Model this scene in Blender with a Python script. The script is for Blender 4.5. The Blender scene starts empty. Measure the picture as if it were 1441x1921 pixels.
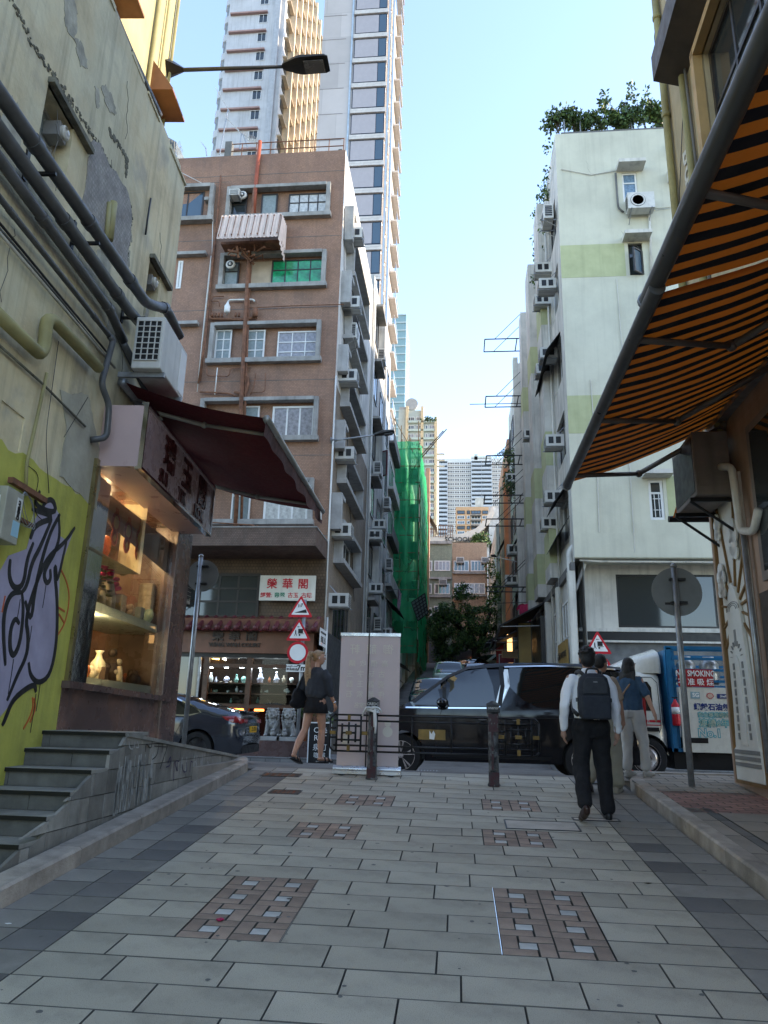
import bpy,bmesh,math,random
from mathutils import Vector,Matrix,noise
from mathutils.geometry import delaunay_2d_cdt
random.seed(7)
R=math.radians
SC=bpy.context.scene
COL=SC.collection
W0,H0,F0=1441.0,1921.0,1390.0
CX,CY=720.5,960.5
EYE=Vector((0,0,1.64))
_up=Vector((845-CX,-3980-CY,F0)).normalized()
_u=860-CX
_fw=Vector((_u,-(_up[0]*_u+_up[2]*F0)/_up[1],F0)).normalized()
_rt=_fw.cross(_up)
if _rt[0]<0:_rt=-_rt
MR=Matrix((_rt,_fw,_up))
cam_d=bpy.data.cameras.new('camera');cam=bpy.data.objects.new('camera',cam_d);COL.objects.link(cam)
c0,c1,c2=MR.col[0],-MR.col[1],-MR.col[2]
cam.matrix_world=Matrix(((c0[0],c1[0],c2[0],EYE[0]),(c0[1],c1[1],c2[1],EYE[1]),(c0[2],c1[2],c2[2],EYE[2]),(0,0,0,1)))
cam_d.sensor_fit='HORIZONTAL';cam_d.sensor_width=36;cam_d.lens=36*F0/W0
cam_d.clip_start=.05;cam_d.clip_end=3000
SC.camera=cam
SUN_EL,SUN_AZ=24.0,6.0
w=bpy.data.worlds.new('World');SC.world=w;w.use_nodes=True
nt=w.node_tree;nt.nodes.clear()
sk=nt.nodes.new('ShaderNodeTexSky');sk.sky_type='NISHITA';sk.sun_disc=False
sk.sun_elevation=R(SUN_EL);sk.sun_rotation=R(90-SUN_AZ)
sk.altitude=0;sk.air_density=1.0;sk.dust_density=.5;sk.ozone_density=2.2
bg=nt.nodes.new('ShaderNodeBackground');bg.inputs[1].default_value=.15
ow=nt.nodes.new('ShaderNodeOutputWorld')
hs=nt.nodes.new('ShaderNodeHueSaturation');hs.inputs['Saturation'].default_value=.9
nt.links.new(sk.outputs[0],hs.inputs['Color']);nt.links.new(hs.outputs[0],bg.inputs[0]);nt.links.new(bg.outputs[0],ow.inputs[0])
sd=bpy.data.lights.new('sun','SUN');so=bpy.data.objects.new('sun',sd);COL.objects.link(so)
sd.energy=2.0;sd.angle=R(.5);sd.color=(1.0,.80,.56)
sdir=Vector((math.cos(R(SUN_EL))*math.cos(R(SUN_AZ)),math.cos(R(SUN_EL))*math.sin(R(SUN_AZ)),math.sin(R(SUN_EL))))
so.rotation_euler=sdir.to_track_quat('Z','Y').to_euler()
so.location=(0,0,120)
vs=SC.view_settings;vs.view_transform='Standard';vs.look='None';vs.gamma=1;vs.exposure=2.2
vs.use_curve_mapping=False
SC.render.engine='CYCLES'
try:
 SC.cycles.max_bounces=8;SC.cycles.diffuse_bounces=4;SC.cycles.transparent_max_bounces=16
except Exception:pass
def ray(px,py):return MR@Vector((px-CX,py-CY,F0))
def atY(px,py,y):d=ray(px,py);return EYE+d*(y/d[1])
def atX(px,py,x):d=ray(px,py);return EYE+d*(x/d[0])
def atZ(px,py,z):d=ray(px,py);return EYE+d*((z-EYE[2])/d[2])
def atP(px,py,p,n):d=ray(px,py);return EYE+d*((Vector(p)-EYE).dot(n)/d.dot(n))
SLOPE=.087
def gz(y):
 k=[(-50,-50*SLOPE),(11.2,.974),(13.6,.78),(22,.46),(62,6.3),(400,30)]
 for(a,za),(b,zb)in zip(k,k[1:]):
  if y<=b:return za+(zb-za)*(y-a)/(b-a)
 return k[-1][1]
def atG(px,py,a=0.):
 d=ray(px,py);t=(a-EYE[2])/(d[2]-SLOPE*d[1]);return EYE+d*t
MATS={}
def pm(name,col,rough=.75,metal=0.,var=.12,vs=2.5,bump=.0,bs=60.,streak=0.,grid=None,orand=0.,spec=.4,col2=None,patch=0.,pscale=.8,emit=0.,coat=0.,dirt=0.,speck=0.,alpha=1.):
 if name in MATS:return MATS[name]
 m=bpy.data.materials.new(name);m.use_nodes=True;t=m.node_tree;N=t.nodes;Lk=t.links
 b=N['Principled BSDF'];b.inputs['Roughness'].default_value=rough;b.inputs['Metallic'].default_value=metal
 b.inputs['Specular IOR Level'].default_value=spec
 if coat:b.inputs['Coat Weight'].default_value=coat;b.inputs['Coat Roughness'].default_value=.04
 if alpha<1:b.inputs['Alpha'].default_value=alpha
 tc=N.new('ShaderNodeTexCoord');co=tc.outputs['Object']
 def nz(scale,detail=4,vec=None,rough_=.6):
  n=N.new('ShaderNodeTexNoise');n.inputs['Scale'].default_value=scale;n.inputs['Detail'].default_value=detail;n.inputs['Roughness'].default_value=rough_
  Lk.new(vec or co,n.inputs['Vector']);return n.outputs['Fac']
 def mixc(fac,a,bcol,mode='MIX'):
  x=N.new('ShaderNodeMix');x.data_type='RGBA';x.blend_type=mode
  for s,v in((x.inputs[0],fac),(x.inputs[6],a),(x.inputs[7],bcol)):
   if isinstance(v,(int,float)):s.default_value=v
   elif isinstance(v,tuple):s.default_value=(*v,1)
   else:Lk.new(v,s)
  return x.outputs[2]
 def ramp(v,a,bq,lo=0.,hi=1.):
  r=N.new('ShaderNodeMapRange');r.inputs[1].default_value=a;r.inputs[2].default_value=bq;r.inputs[3].default_value=lo;r.inputs[4].default_value=hi
  Lk.new(v,r.inputs[0]);return r.outputs[0]
 cur=tuple(col)
 if col2:cur=mixc(ramp(nz(pscale,5),.42,.58),cur,tuple(col2))
 if grid:
  gw,gh,gm,gcol=grid
  mp=N.new('ShaderNodeSeparateXYZ');Lk.new(co,mp.inputs[0])
  ad=N.new('ShaderNodeMath');Lk.new(mp.outputs[0],ad.inputs[0]);Lk.new(mp.outputs[1],ad.inputs[1])
  cb=N.new('ShaderNodeCombineXYZ');Lk.new(ad.outputs[0],cb.inputs[0]);Lk.new(mp.outputs[2],cb.inputs[1])
  br=N.new('ShaderNodeTexBrick');br.inputs['Scale'].default_value=1;br.inputs['Brick Width'].default_value=gw;br.inputs['Row Height'].default_value=gh
  br.inputs['Mortar Size'].default_value=gm;br.inputs['Color1'].default_value=(1,1,1,1);br.inputs['Color2'].default_value=(.72,.72,.72,1);br.inputs['Mortar'].default_value=(*gcol,1)
  Lk.new(cb.outputs[0],br.inputs['Vector']);cur=mixc(.85,cur,br.outputs['Color'],'MULTIPLY')
 if var:
  g=ramp(nz(vs,6),.3,.7,1-var*1.3,1+var*.7)
  cur=mixc(1.,cur,g,'MULTIPLY')
 if patch:cur=mixc(ramp(nz(pscale*1.7,6),.56,.66,0,patch),cur,(.30,.29,.27))
 if dirt:cur=mixc(ramp(nz(1.1,7,None,.7),.5,.75,0,dirt),cur,(.05,.045,.04))
 if streak:
  mp2=N.new('ShaderNodeMapping');mp2 .inputs['Scale'].default_value=(5,5,.22);Lk.new(co,mp2 .inputs[0])
  s1=ramp(nz(1.0,5,mp2 .outputs[0],.65),.5,.72,0,streak)
  cur=mixc(s1,cur,(.07,.065,.055))
 if speck:cur=mixc(ramp(nz(230,2),.56,.7,0,speck),cur,(.03,.03,.03));
 if orand:
  oi=N.new('ShaderNodeObjectInfo');cur=mixc(1.,cur,ramp(oi.outputs['Random'],0,1,1-orand,1+orand),'MULTIPLY')
 if isinstance(cur,tuple):b.inputs['Base Color'].default_value=(*cur,1)
 else:Lk.new(cur,b.inputs['Base Color'])
 if rough>.12 and not emit:
  Lk.new(ramp(nz(vs*3,4),.3,.7,max(.04,rough-.12),min(1,rough+.1)),b.inputs['Roughness'])
 if bump:
  bp=N.new('ShaderNodeBump');bp.inputs['Strength'].default_value=bump;bp.inputs['Distance'].default_value=.01
  Lk.new(nz(bs,6),bp.inputs['Height']);Lk.new(bp.outputs[0],b.inputs['Normal'])
 if emit:
  b.inputs['Emission Color'].default_value=(*col,1);b.inputs['Emission Strength'].default_value=emit
 MATS[name]=m;return m
RM={}
def rootm(o):
 while o is not None:
  if o.name in RM:return RM[o.name]
  o=o.parent
 return Matrix.Identity(4)
def thing(name,label,cat,loc=(0,0,0),rz=0.,group=None,kind=None):
 o=bpy.data.objects.new(name,None);COL.objects.link(o);o.empty_display_size=.2
 o.location=loc;o.rotation_euler=(0,0,rz)
 if label:o['label']=label
 if cat:o['category']=cat
 if group:o['group']=group
 if kind:o['kind']=kind
 RM[o.name]=Matrix.Translation(Vector(loc))@Matrix.Rotation(rz,4,'Z')
 return o
def tag(o,label=None,cat=None,group=None,kind=None):
 for k,v in(('label',label),('category',cat),('group',group),('kind',kind)):
  if v:o[k]=v
 return o
def piece(name,mesh,parent,M=None,label=None):
 """an object sharing a mesh, placed by a world matrix under its thing"""
 o=bpy.data.objects.new(name,mesh);COL.objects.link(o)
 if parent is not None:
  o.parent=parent
  if M is not None:o.matrix_local=chain_inv(parent)@M
 elif M is not None:o.matrix_world=M
 if label:o['label']=label
 return o
def chain_inv(parent):
 m=Matrix.Identity(4);p=parent;mats=[]
 while p is not None:
  mats.append(RM[p.name]if p.name in RM else p.matrix_local.copy());p=p.parent
 for q in reversed(mats):m=m@q
 return m.inverted()
class MB:
 def __init__(s):s.v=[];s.f=[];s.m=[]
 def add(s,vs_,fs,m=0):
  k=len(s.v);s.v+=[Vector(p)for p in vs_];s.f+=[tuple(i+k for i in f)for f in fs];s.m+=[m]*len(fs);return s
 def quad(s,a,b,c,d,m=0):return s.add((a,b,c,d),[(0,1,2,3)],m)
 def fbox(s,Fm,u0,v0,n0,u1,v1,n1,m=0):
  P=[Fm@Vector(p)for p in((u0,v0,n0),(u1,v0,n0),(u1,v1,n0),(u0,v1,n0),(u0,v0,n1),(u1,v0,n1),(u1,v1,n1),(u0,v1,n1))]
  return s.add(P,[(3,2,1,0),(4,5,6,7),(0,1,5,4),(1,2,6,5),(2,3,7,6),(3,0,4,7)],m)
 def box(s,x0,y0,z0,x1,y1,z1,m=0):return s.fbox(Matrix.Identity(4),min(x0,x1),min(y0,y1),min(z0,z1),max(x0,x1),max(y0,y1),max(z0,z1),m)
 def cyl(s,p0,p1,r0,r1=None,n=10,caps=True,m=0):
  p0,p1=Vector(p0),Vector(p1);r1=r0 if r1 is None else r1;d=(p1-p0)
  if d.length<1e-6:return s
  d.normalize();a=d.cross(Vector((0,0,1))if abs(d.z)<.9 else Vector((1,0,0))).normalized();b=d.cross(a)
  V_=[]
  for p,r in((p0,r0),(p1,r1)):V_+=[p+(a*math.cos(2*math.pi*i/n)+b*math.sin(2*math.pi*i/n))*r for i in range(n)]
  fs=[(i,(i+1)%n,n+(i+1)%n,n+i)for i in range(n)]
  if caps:fs+=[tuple(reversed(range(n))),tuple(range(n,2*n))]
  return s.add(V_,fs,m)
 def tube(s,pts,r,n=8,m=0,rr=None):
  pts=[Vector(p)for p in pts];rings=[];prev=None
  for i,p in enumerate(pts):
   d=(pts[min(i+1,len(pts)-1)]-pts[max(i-1,0)]).normalized()
   if prev is None:a=d.cross(Vector((0,0,1))if abs(d.z)<.9 else Vector((1,0,0))).normalized()
   else:a=(prev-d*prev.dot(d)).normalized()
   prev=a;b=d.cross(a);q=rr[i]if rr else r
   rings.append([p+(a*math.cos(2*math.pi*k/n)+b*math.sin(2*math.pi*k/n))*q for k in range(n)])
  V_=[x for rg in rings for x in rg];fs=[]
  for i in range(len(pts)-1):
   for k in range(n):fs.append((i*n+k,i*n+(k+1)%n,(i+1)*n+(k+1)%n,(i+1)*n+k))
  fs+=[tuple(reversed(range(n))),tuple(range((len(pts)-1)*n,len(pts)*n))]
  return s.add(V_,fs,m)
 def lathe(s,base,prof,n=16,ax=(0,0,1),m=0,caps=True):
  base=Vector(base);ax=Vector(ax).normalized();a=ax.cross(Vector((0,0,1))if abs(ax.z)<.9 else Vector((1,0,0))).normalized();b=ax.cross(a)
  V_=[]
  for r,z in prof:V_+=[base+ax*z+(a*math.cos(2*math.pi*i/n)+b*math.sin(2*math.pi*i/n))*r for i in range(n)]
  fs=[]
  for j in range(len(prof)-1):
   for i in range(n):fs.append((j*n+i,j*n+(i+1)%n,(j+1)*n+(i+1)%n,(j+1)*n+i))
  if caps:fs+=[tuple(reversed(range(n))),tuple(range((len(prof)-1)*n,len(prof)*n))]
  return s.add(V_,fs,m)
 def prism(s,pts,d,m=0):
  """extrude a planar polygon by vector d"""
  n=len(pts);P=[Vector(p)for p in pts];Q=[p+Vector(d)for p in P]
  return s.add(P+Q,[tuple(reversed(range(n))),tuple(range(n,2*n))]+[(i,(i+1)%n,n+(i+1)%n,n+i)for i in range(n)],m)
 def ell(s,c,r,rot=None,n=14,k=9,m=0):
  c=Vector(c);V_=[];r=Vector(r)if not isinstance(r,(int,float))else Vector((r,r,r))
  q=rot.to_matrix()if rot is not None else Matrix.Identity(3)
  for j in range(1,k):
   t=math.pi*j/k
   for i in range(n):V_.append(c+q@Vector((r.x*math.sin(t)*math.cos(2*math.pi*i/n),r.y*math.sin(t)*math.sin(2*math.pi*i/n),r.z*math.cos(t))))
  V_+=[c+q@Vector((0,0,r.z)),c-q@Vector((0,0,r.z))];a,b=len(V_)-2,len(V_)-1;fs=[]
  for j in range(k-2):
   for i in range(n):fs.append((j*n+i,(j+1)*n+i,(j+1)*n+(i+1)%n,j*n+(i+1)%n))
  for i in range(n):fs.append((a,i,(i+1)%n));fs.append((b,(k-2)*n+(i+1)%n,(k-2)*n+i))
  return s.add(V_,fs,m)
 def cap(s,p0,r0,p1,r1,m=0):
  s.cyl(p0,p1,r0,r1,12);s.ell(p0,r0,None,12,7);s.ell(p1,r1,None,12,7);return s
 def loft(s,rings,n=16,m=0):
  """rings: (centre, rx, ry, turn about z)"""
  V_=[]
  for c,rx,ry,t in rings:
   c=Vector(c)
   for i in range(n):
    a=2*math.pi*i/n;x,y=rx*math.cos(a),ry*math.sin(a)
    V_.append(c+Vector((x*math.cos(t)-y*math.sin(t),x*math.sin(t)+y*math.cos(t),0)))
  fs=[(j*n+i,j*n+(i+1)%n,(j+1)*n+(i+1)%n,(j+1)*n+i)for j in range(len(rings)-1)for i in range(n)]
  fs+=[tuple(reversed(range(n))),tuple(range((len(rings)-1)*n,len(rings)*n))]
  return s.add(V_,fs,m)
 def mesh(s,name,mats,smooth=False,M=None,fixn=True):
  me=bpy.data.meshes.new(name);V_=[M@p for p in s.v]if M is not None else s.v
  me.from_pydata([tuple(p)for p in V_],[],s.f)
  for mm in(mats if isinstance(mats,(list,tuple))else[mats]):me.materials.append(mm)
  me.polygons.foreach_set('material_index',s.m)
  me.polygons.foreach_set('use_smooth',[smooth]*len(s.f));me.update()
  if fixn and len(s.f)<60000:
   b=bmesh.new();b.from_mesh(me);bmesh.ops.recalc_face_normals(b,faces=b.faces);b.to_mesh(me);b.free()
  if smooth=='auto' or smooth==2:
   try:me.set_sharp_from_angle(angle=R(35))
   except Exception:pass
  return me
 def build(s,name,mats,parent=None,smooth=False,local=False,label=None,bevel=0.,fixn=True):
  M=None
  if parent is not None and not local:M=chain_inv(parent)
  me=s.mesh(name,mats,bool(smooth),M,fixn)
  if smooth==2:
   try:me.set_sharp_from_angle(angle=R(38))
   except Exception:pass
  o=bpy.data.objects.new(name,me);COL.objects.link(o)
  if parent is not None:o.parent=parent
  if label:o['label']=label
  if bevel:
   bv=o.modifiers.new('bevel','BEVEL');bv.width=bevel;bv.segments=2;bv.limit_method='ANGLE';bv.angle_limit=R(40)
  return o
def frame(O,U,V):
 U,V=Vector(U).normalized(),Vector(V).normalized();N=U.cross(V).normalized();O=Vector(O)
 return Matrix(((U.x,V.x,N.x,O.x),(U.y,V.y,N.y,O.y),(U.z,V.z,N.z,O.z),(0,0,0,1)))
def blob(name,mb,voxel,mat,parent,smooth_it=3,label=None,disp=0.):
 """closed overlapping shapes fused into one continuous skin"""
 me=mb.mesh(name+'_m',mat,True,None,True);o=bpy.data.objects.new(name,me);COL.objects.link(o)
 r=o.modifiers.new('r','REMESH');r.mode='VOXEL';r.voxel_size=voxel;r.use_smooth_shade=True
 sm=o.modifiers.new('s','SMOOTH');sm.iterations=smooth_it;sm.factor=.5
 dg=bpy.context.evaluated_depsgraph_get();ev=o.evaluated_get(dg);m2=bpy.data.meshes.new_from_object(ev)
 o.modifiers.clear();o.data=m2;bpy.data.meshes.remove(me);m2 .name=name
 if not m2 .materials:m2 .materials.append(mat)
 if disp:
  for v in m2 .vertices:
   q=Vector((v.co.x*9,v.co.y*9,v.co.z*5));v.co+=v.normal*disp*(noise.noise(q)+.6*noise.noise(q*2.3))
 m2 .polygons.foreach_set('use_smooth',[True]*len(m2 .polygons))
 if parent is not None:o.parent=parent
 if label:o['label']=label
 return o
def text(body,size,O,U,V,mat,parent,name='lettering',ext=.004,bold=0.,sx=1.,align='CENTER',label=None,shear=0.):
 c=bpy.data.curves.new(name,'FONT');c.body=body;c.size=size;c.align_x=align;c.align_y='CENTER';c.extrude=ext;c.offset=bold;c.resolution_u=2;c.shear=shear
 t=bpy.data.objects.new(name,c);COL.objects.link(t);dg=bpy.context.evaluated_depsgraph_get()
 me=bpy.data.meshes.new_from_object(t.evaluated_get(dg));bpy.data.objects.remove(t);bpy.data.curves.remove(c)
 U,V=Vector(U).normalized(),Vector(V).normalized();N=U.cross(V);O=Vector(O);inv=chain_inv(parent)if parent is not None else Matrix.Identity(4)
 for v in me.vertices:v.co=inv@(O+U*(v.co.x*sx)+V*v.co.y+N*v.co.z)
 me.materials.clear();me.materials.append(mat);me.name=name
 o=bpy.data.objects.new(name,me);COL.objects.link(o)
 if parent is not None:o.parent=parent
 if label:o['label']=label
 return o
X_,Y_,Z_=Vector((1,0,0)),Vector((0,1,0)),Vector((0,0,1))
M_conc=pm('concrete_grey',(.31,.30,.28),.9,var=.25,bump=.5,bs=35,streak=.35)
M_concd=pm('concrete_dark',(.14,.138,.13),.9,var=.25,bump=.5,bs=35,streak=.3)
M_brown=pm('brown_mosaic_tile',(.35,.20,.13),.62,var=.2,vs=.7,grid=(.05,.05,.006,(.45,.42,.38)),streak=.22,dirt=.25,bump=.3,bs=90)
M_sidew=pm('white_render_dirty',(.66,.64,.60),.85,var=.18,vs=1.2,streak=.5,dirt=.2,bump=.3,bs=25)
M_glassd=pm('window_glass_dark',(.025,.032,.036),.05,var=0,spec=.9)
M_glassb=pm('window_glass_blue',(.05,.085,.12),.05,var=0,spec=.9)
M_frost=pm('window_glass_frosted',(.22,.26,.26),.3,var=.1)
M_curt=pm('curtain_behind_glass',(.28,.27,.29),.12,var=.35,vs=9,spec=.8)
M_curtw=pm('white_curtain_behind_glass',(.5,.5,.48),.12,var=.3,vs=9,spec=.8)
M_wfr=pm('window_frame_white',(.68,.68,.66),.5,var=.1)
M_dfr=pm('window_frame_bronze',(.035,.03,.028),.4,var=.1)
M_acw=pm('air_conditioner_casing',(.58,.57,.53),.5,var=.12,streak=.35)
M_blk=pm('black_metal',(.012,.012,.013),.4,var=.2)
M_steel=pm('galvanised_steel',(.30,.31,.32),.42,metal=.6,var=.25,vs=8)
M_silver=pm('polished_steel',(.65,.65,.65),.12,metal=1,var=.05)
M_rust=pm('rusty_brown_pipe',(.19,.085,.045),.75,var=.4,vs=6,bump=.3)
M_pvcw=pm('white_plastic_pipe',(.62,.61,.57),.45,var=.15,streak=.3)
M_pvcg=pm('grey_plastic_pipe',(.085,.088,.092),.42,var=.25,vs=4,streak=.2,dirt=.15)
M_white=pm('white_paint',(.75,.75,.73),.5,var=.06)
M_red=pm('sign_red',(.50,.012,.025),.4,var=.06)
M_black=pm('sign_black',(.01,.01,.01),.5,var=0)
# ================================================================== GROUND
ground=None
def sheet(name,x0,x1,ys,zf,mat,dz=0.,nx=2):
 mb=MB();xs=[x0+(x1-x0)*i/nx for i in range(nx+1)]
 for a,b in zip(ys,ys[1:]):
  for i in range(nx):mb.quad((xs[i],a,zf(a)+dz),(xs[i+1],a,zf(a)+dz),(xs[i+1],b,zf(b)+dz),(xs[i],b,zf(b)+dz))
 o=mb.build(name,mat);o['kind']='structure';return o
M_earth=pm('far_ground',(.12,.12,.11),.95,var=.2,vs=.05)
M_joint=pm('dark_joint_sand',(.085,.08,.07),.95,var=.3)
M_asph=pm('worn_asphalt',(.17,.15,.13),.9,var=.28,vs=1.5,bump=.9,bs=120,speck=.55)
M_pave=pm('granite_paver',(.445,.40,.315),.82,var=.3,vs=2.2,bump=.5,bs=140,orand=.13,speck=.7,dirt=.45)
M_paved=pm('dark_border_paver',(.235,.215,.185),.8,var=.2,vs=3,bump=.3,bs=140,orand=.18,speck=.4,dirt=.2)
M_pavedd=pm('charcoal_border_paver',(.145,.135,.125),.8,var=.2,vs=3,bump=.3,bs=140,orand=.25,speck=.3)
M_kerb=pm('granite_kerb',(.36,.31,.26),.85,var=.28,vs=5,bump=.6,bs=60,orand=.12,dirt=.35,speck=.3)
M_brick=pm('brown_paving_brick',(.31,.225,.17),.85,var=.25,vs=6,bump=.6,bs=90,orand=.18,speck=.5)
M_inlay=pm('pale_inlay_stone',(.44,.43,.40),.75,var=.2,vs=8,orand=.15)
far=MB();far.quad((-900,-300,-9),(900,-300,-9),(900,1200,-9),(-900,1200,-9));far.build('ground',M_earth)['kind']='structure'
sheet('alley_bed',-3.05,2.2,[-12,0,5,10.9],gz,M_joint,-.03)
road=sheet('road',-40,40,[10.9+i*.35 for i in range(0,2)]+[11.8,12.6,13.6,16,19,20.3],gz,M_asph,-.012,20)
sheet('hill_street',-3.2,2.6,[20.3,22,26,32,40,50,62,72],gz,M_asph,-.02,4)
alley=thing('paving',None,None,(0,0,0),kind='structure')
sl=math.atan(SLOPE)
def gmat(x,y,dz=0.,rz=0.):return Matrix.Translation((x,y,SLOPE*y+dz))@Matrix.Rotation(sl,4,'X')@Matrix.Rotation(rz,4,'Z')
def slabmesh(w_,d_,mat,h=.05,gap=.0055,ch=.003):
 a,b=w_/2-gap/2,d_/2-gap/2;mb=MB()
 lo=[(-a,-b,-h),(a,-b,-h),(a,b,-h),(-a,b,-h)];mi=[(-a,-b,-ch),(a,-b,-ch),(a,b,-ch),(-a,b,-ch)];t=ch
 hi=[(-a+t,-b+t,0),(a-t,-b+t,0),(a-t,b-t,0),(-a+t,b-t,0)]
 mb.add(lo+mi+hi,[(8,9,10,11)]);mb.f+=[(i,(i+1)%4,4+(i+1)%4,4+i)for i in range(4)]+[(4+i,4+(i+1)%4,8+(i+1)%4,8+i)for i in range(4)];mb.m+=[1]*8
 return mb.mesh('slab',[mat,M_joint])
ROW=.3;L0,L1,R0_,R1_=-2.27,-2.88,1.50,2.13
patches=[(-1.64,4.66,2,4),(.24,4.66,2,4)]
cA=atG(590,1556);cB=atG(645,1498);cC=atG(985,1578);cD=atG(965,1512)
def snap(y):return 4.66+round((y-4.66)/ROW)*ROW
patches+=[(-1.64+.1,snap(cA.y-.3),2,2),(-1.35,snap(cB.y-.3),2,2),(.22,snap(cC.y-.3),2,2),(.26,snap(cD.y-.3),2,2)]
slabc={}
rowy=4.66-6*ROW;k=0
y=rowy
rng=random.Random(3)
while y<10.75:
 cuts=[(px,px+n*.31)for(px,py,n,m)in patches if py-.01<=y<py+m*ROW-.01]
 spans=[];x0=L0
 for a,b in sorted(cuts):spans.append((x0,a));x0=b
 spans.append((x0,R0_))
 off=max(0,(0,.3)[int(round((y-rowy)/ROW))%2]+rng.choice([0,0,.05,-.05,.12]))
 for a,b in spans:
  x=a;first=True
  while x<b-.02:
   wdt=.6 if not first else(.6-off if .6-off>.12 else .6)
   first=False
   if b-x-wdt<.12:wdt=b-x
   kk=round(wdt,3)
   if kk not in slabc:slabc[kk]=slabmesh(wdt,ROW,M_pave)
   piece('paving_slab',slabc[kk],alley,gmat(x+wdt/2,y+ROW/2,rng.uniform(-.0015,.0015))@Matrix.Rotation(rng.uniform(-.003,.003),4,'X'))
   x+=wdt
 y+=ROW
bs1=slabmesh(.31,ROW,M_paved);bs2=slabmesh(.31,ROW,M_pavedd);bs3=slabmesh(.62,ROW,M_paved)
y=rowy
while y<10.75:
 for xe,s_ in((L0,-1),(R0_,1)):
  if rng.random()<.1:
   piece('border_slab',bs3,alley,gmat(xe+s_*.31,y+ROW/2,rng.uniform(-.001,.001)))
  else:
   inner=bs2 if rng.random()<.42 else bs1
   piece('border_slab',inner,alley,gmat(xe+s_*.155,y+ROW/2,rng.uniform(-.001,.001)))
   piece('border_slab',bs1 if rng.random()<.93 else bs2,alley,gmat(xe+s_*.465,y+ROW/2,rng.uniform(-.001,.001)))
 y+=ROW
bk=slabmesh(.2033,.1,M_brick,gap=.004);bk2=slabmesh(.1,.2033,M_brick,gap=.004);inl=slabmesh(.11,.1,M_inlay,gap=.004);
for px,py,n,m in patches:
 for i in range(n):
  for j in range(m):
   cx,cy=px+(i+.5)*.31,py+(j+.5)*ROW
   for dx,dy,me in((-.053,-.1,bk),(.104,-.05,bk2),(.053,.1,bk),(-.104,.05,bk2)):
    piece('paving_brick',me,alley,gmat(cx+dx,cy+dy,rng.uniform(-.001,.001)))
   piece('inlay_square',inl,alley,gmat(cx,cy,-.001))
for px,py,n,m in patches[:2]:
 e=MB();w_,d_=n*.31,m*ROW;Fm=gmat(px,py,0)
 for a in((-.004,0,-.02,.0,d_,.003),(w_,0,-.02,w_+.004,d_,.003)):e.fbox(Fm,*a)
 e.build('panel_edging',M_silver,alley)
def cover(px,py,w_,d_,label,mat,rz=0.):
 c=atG(px,py);t=thing('service_cover',label,'service cover',(c.x,c.y,SLOPE*c.y),0,'service covers let into the paving')
 mb=MB();Fm=gmat(c.x,c.y,.0035,rz)
 mb.fbox(Fm,-w_/2,-d_/2,-.004,w_/2,d_/2,0);mb.build('plate',mat,t)
 mb=MB()
 for a in((-w_/2-.015,-d_/2-.015,w_/2+.015,-d_/2),(-w_/2-.015,d_/2,w_/2+.015,d_/2+.015),(-w_/2-.015,-d_/2,-w_/2,d_/2),(w_/2,-d_/2,w_/2+.015,d_/2)):
  mb.fbox(Fm,a[0],a[1],-.003,a[2],a[3],.003)
 mb.build('rim',M_blk,t)
 if mat is M_rustc:
  mb=MB()
  for i in range(5):
   for j in range(4):mb.fbox(Fm,-w_/2+.03+i*(w_-.06)/5,-d_/2+.02+j*(d_-.04)/4,0,-w_/2+.03+i*(w_-.06)/5+w_*.1,-d_/2+.02+j*(d_-.04)/4+d_*.12,.003)
  tag(mb.build('tread_pattern',M_rust,t))
M_rustc=pm('cast_iron_cover',(.10,.07,.05),.7,metal=.3,var=.3,vs=10)
M_pavef=pm('granite_cover_infill',(.48,.42,.35),.82,var=.2,vs=3.0,bump=.35,bs=140,speck=.5)
cover(535,1486,.34,.22,'small rusty iron cover by the left border of the paving',M_rustc)
cover(528,1454,.5,.24,'rusty iron cover at the top end of the dark left border',M_rustc)
cover(1016,1549,.68,.36,'large paved cover with dark steel rim between two brick panels',M_pavef)
cover(1118,1538,.44,.1,'narrow paved cover under the foot of the man with the backpack',M_pavef)
mb=MB();rg=random.Random(31)
for _ in range(130):
 x,y_=rg.uniform(-2.7,2.0),3.4+7*rg.random()**1.3;r=rg.uniform(.006,.02);z=SLOPE*y_+.0015;n=7;ph=rg.random()*6
 mb.add([(x+r*rg.uniform(.7,1.2)*math.cos(ph+6.283*i/n),y_+r*rg.uniform(.7,1.2)*math.sin(ph+6.283*i/n),z+SLOPE*r*math.sin(ph+6.283*i/n))for i in range(n)],[tuple(range(n))])
tag(mb.build('gum_spots',pm('old_gum',(.13,.125,.115),.8,var=.3),None,fixn=False),'old dark gum spots trodden into the paving','stain',kind='stuff')
c=atG(413,1726,.004);mb=MB()
for i in range(4):
 a=i*1.6;mb.ell((c.x+.012*math.cos(a),c.y+.016*math.sin(a),SLOPE*c.y+.008),(.014,.018,.006),None,8,5)
tag(mb.build('petal',pm('magenta_petal',(.35,.01,.07),.6),None,True),'crumpled magenta flower petal lying on the left brick panel','petal')
def litter(px,py,s_,mat,label):
 c=atG(px,py,.003);mb=MB();mb.prism([(c.x-s_,c.y,c.z),(c.x,c.y-s_*.4,c.z),(c.x+s_,c.y+s_*.2,c.z),(c.x+s_*.2,c.y+s_*.5,c.z)],(0,0,.003));tag(mb.build('litter',mat),label,'litter')
litter(15,1733,.02,M_white,'white scrap of paper on the dark border near the left kerb')
litter(1216,1657,.03,pm('dead_leaf',(.06,.04,.02),.8),'small dark dead leaf on the pale slabs by the right border')
kerb=thing('kerb',None,None,(0,0,0),kind='structure')
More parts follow.
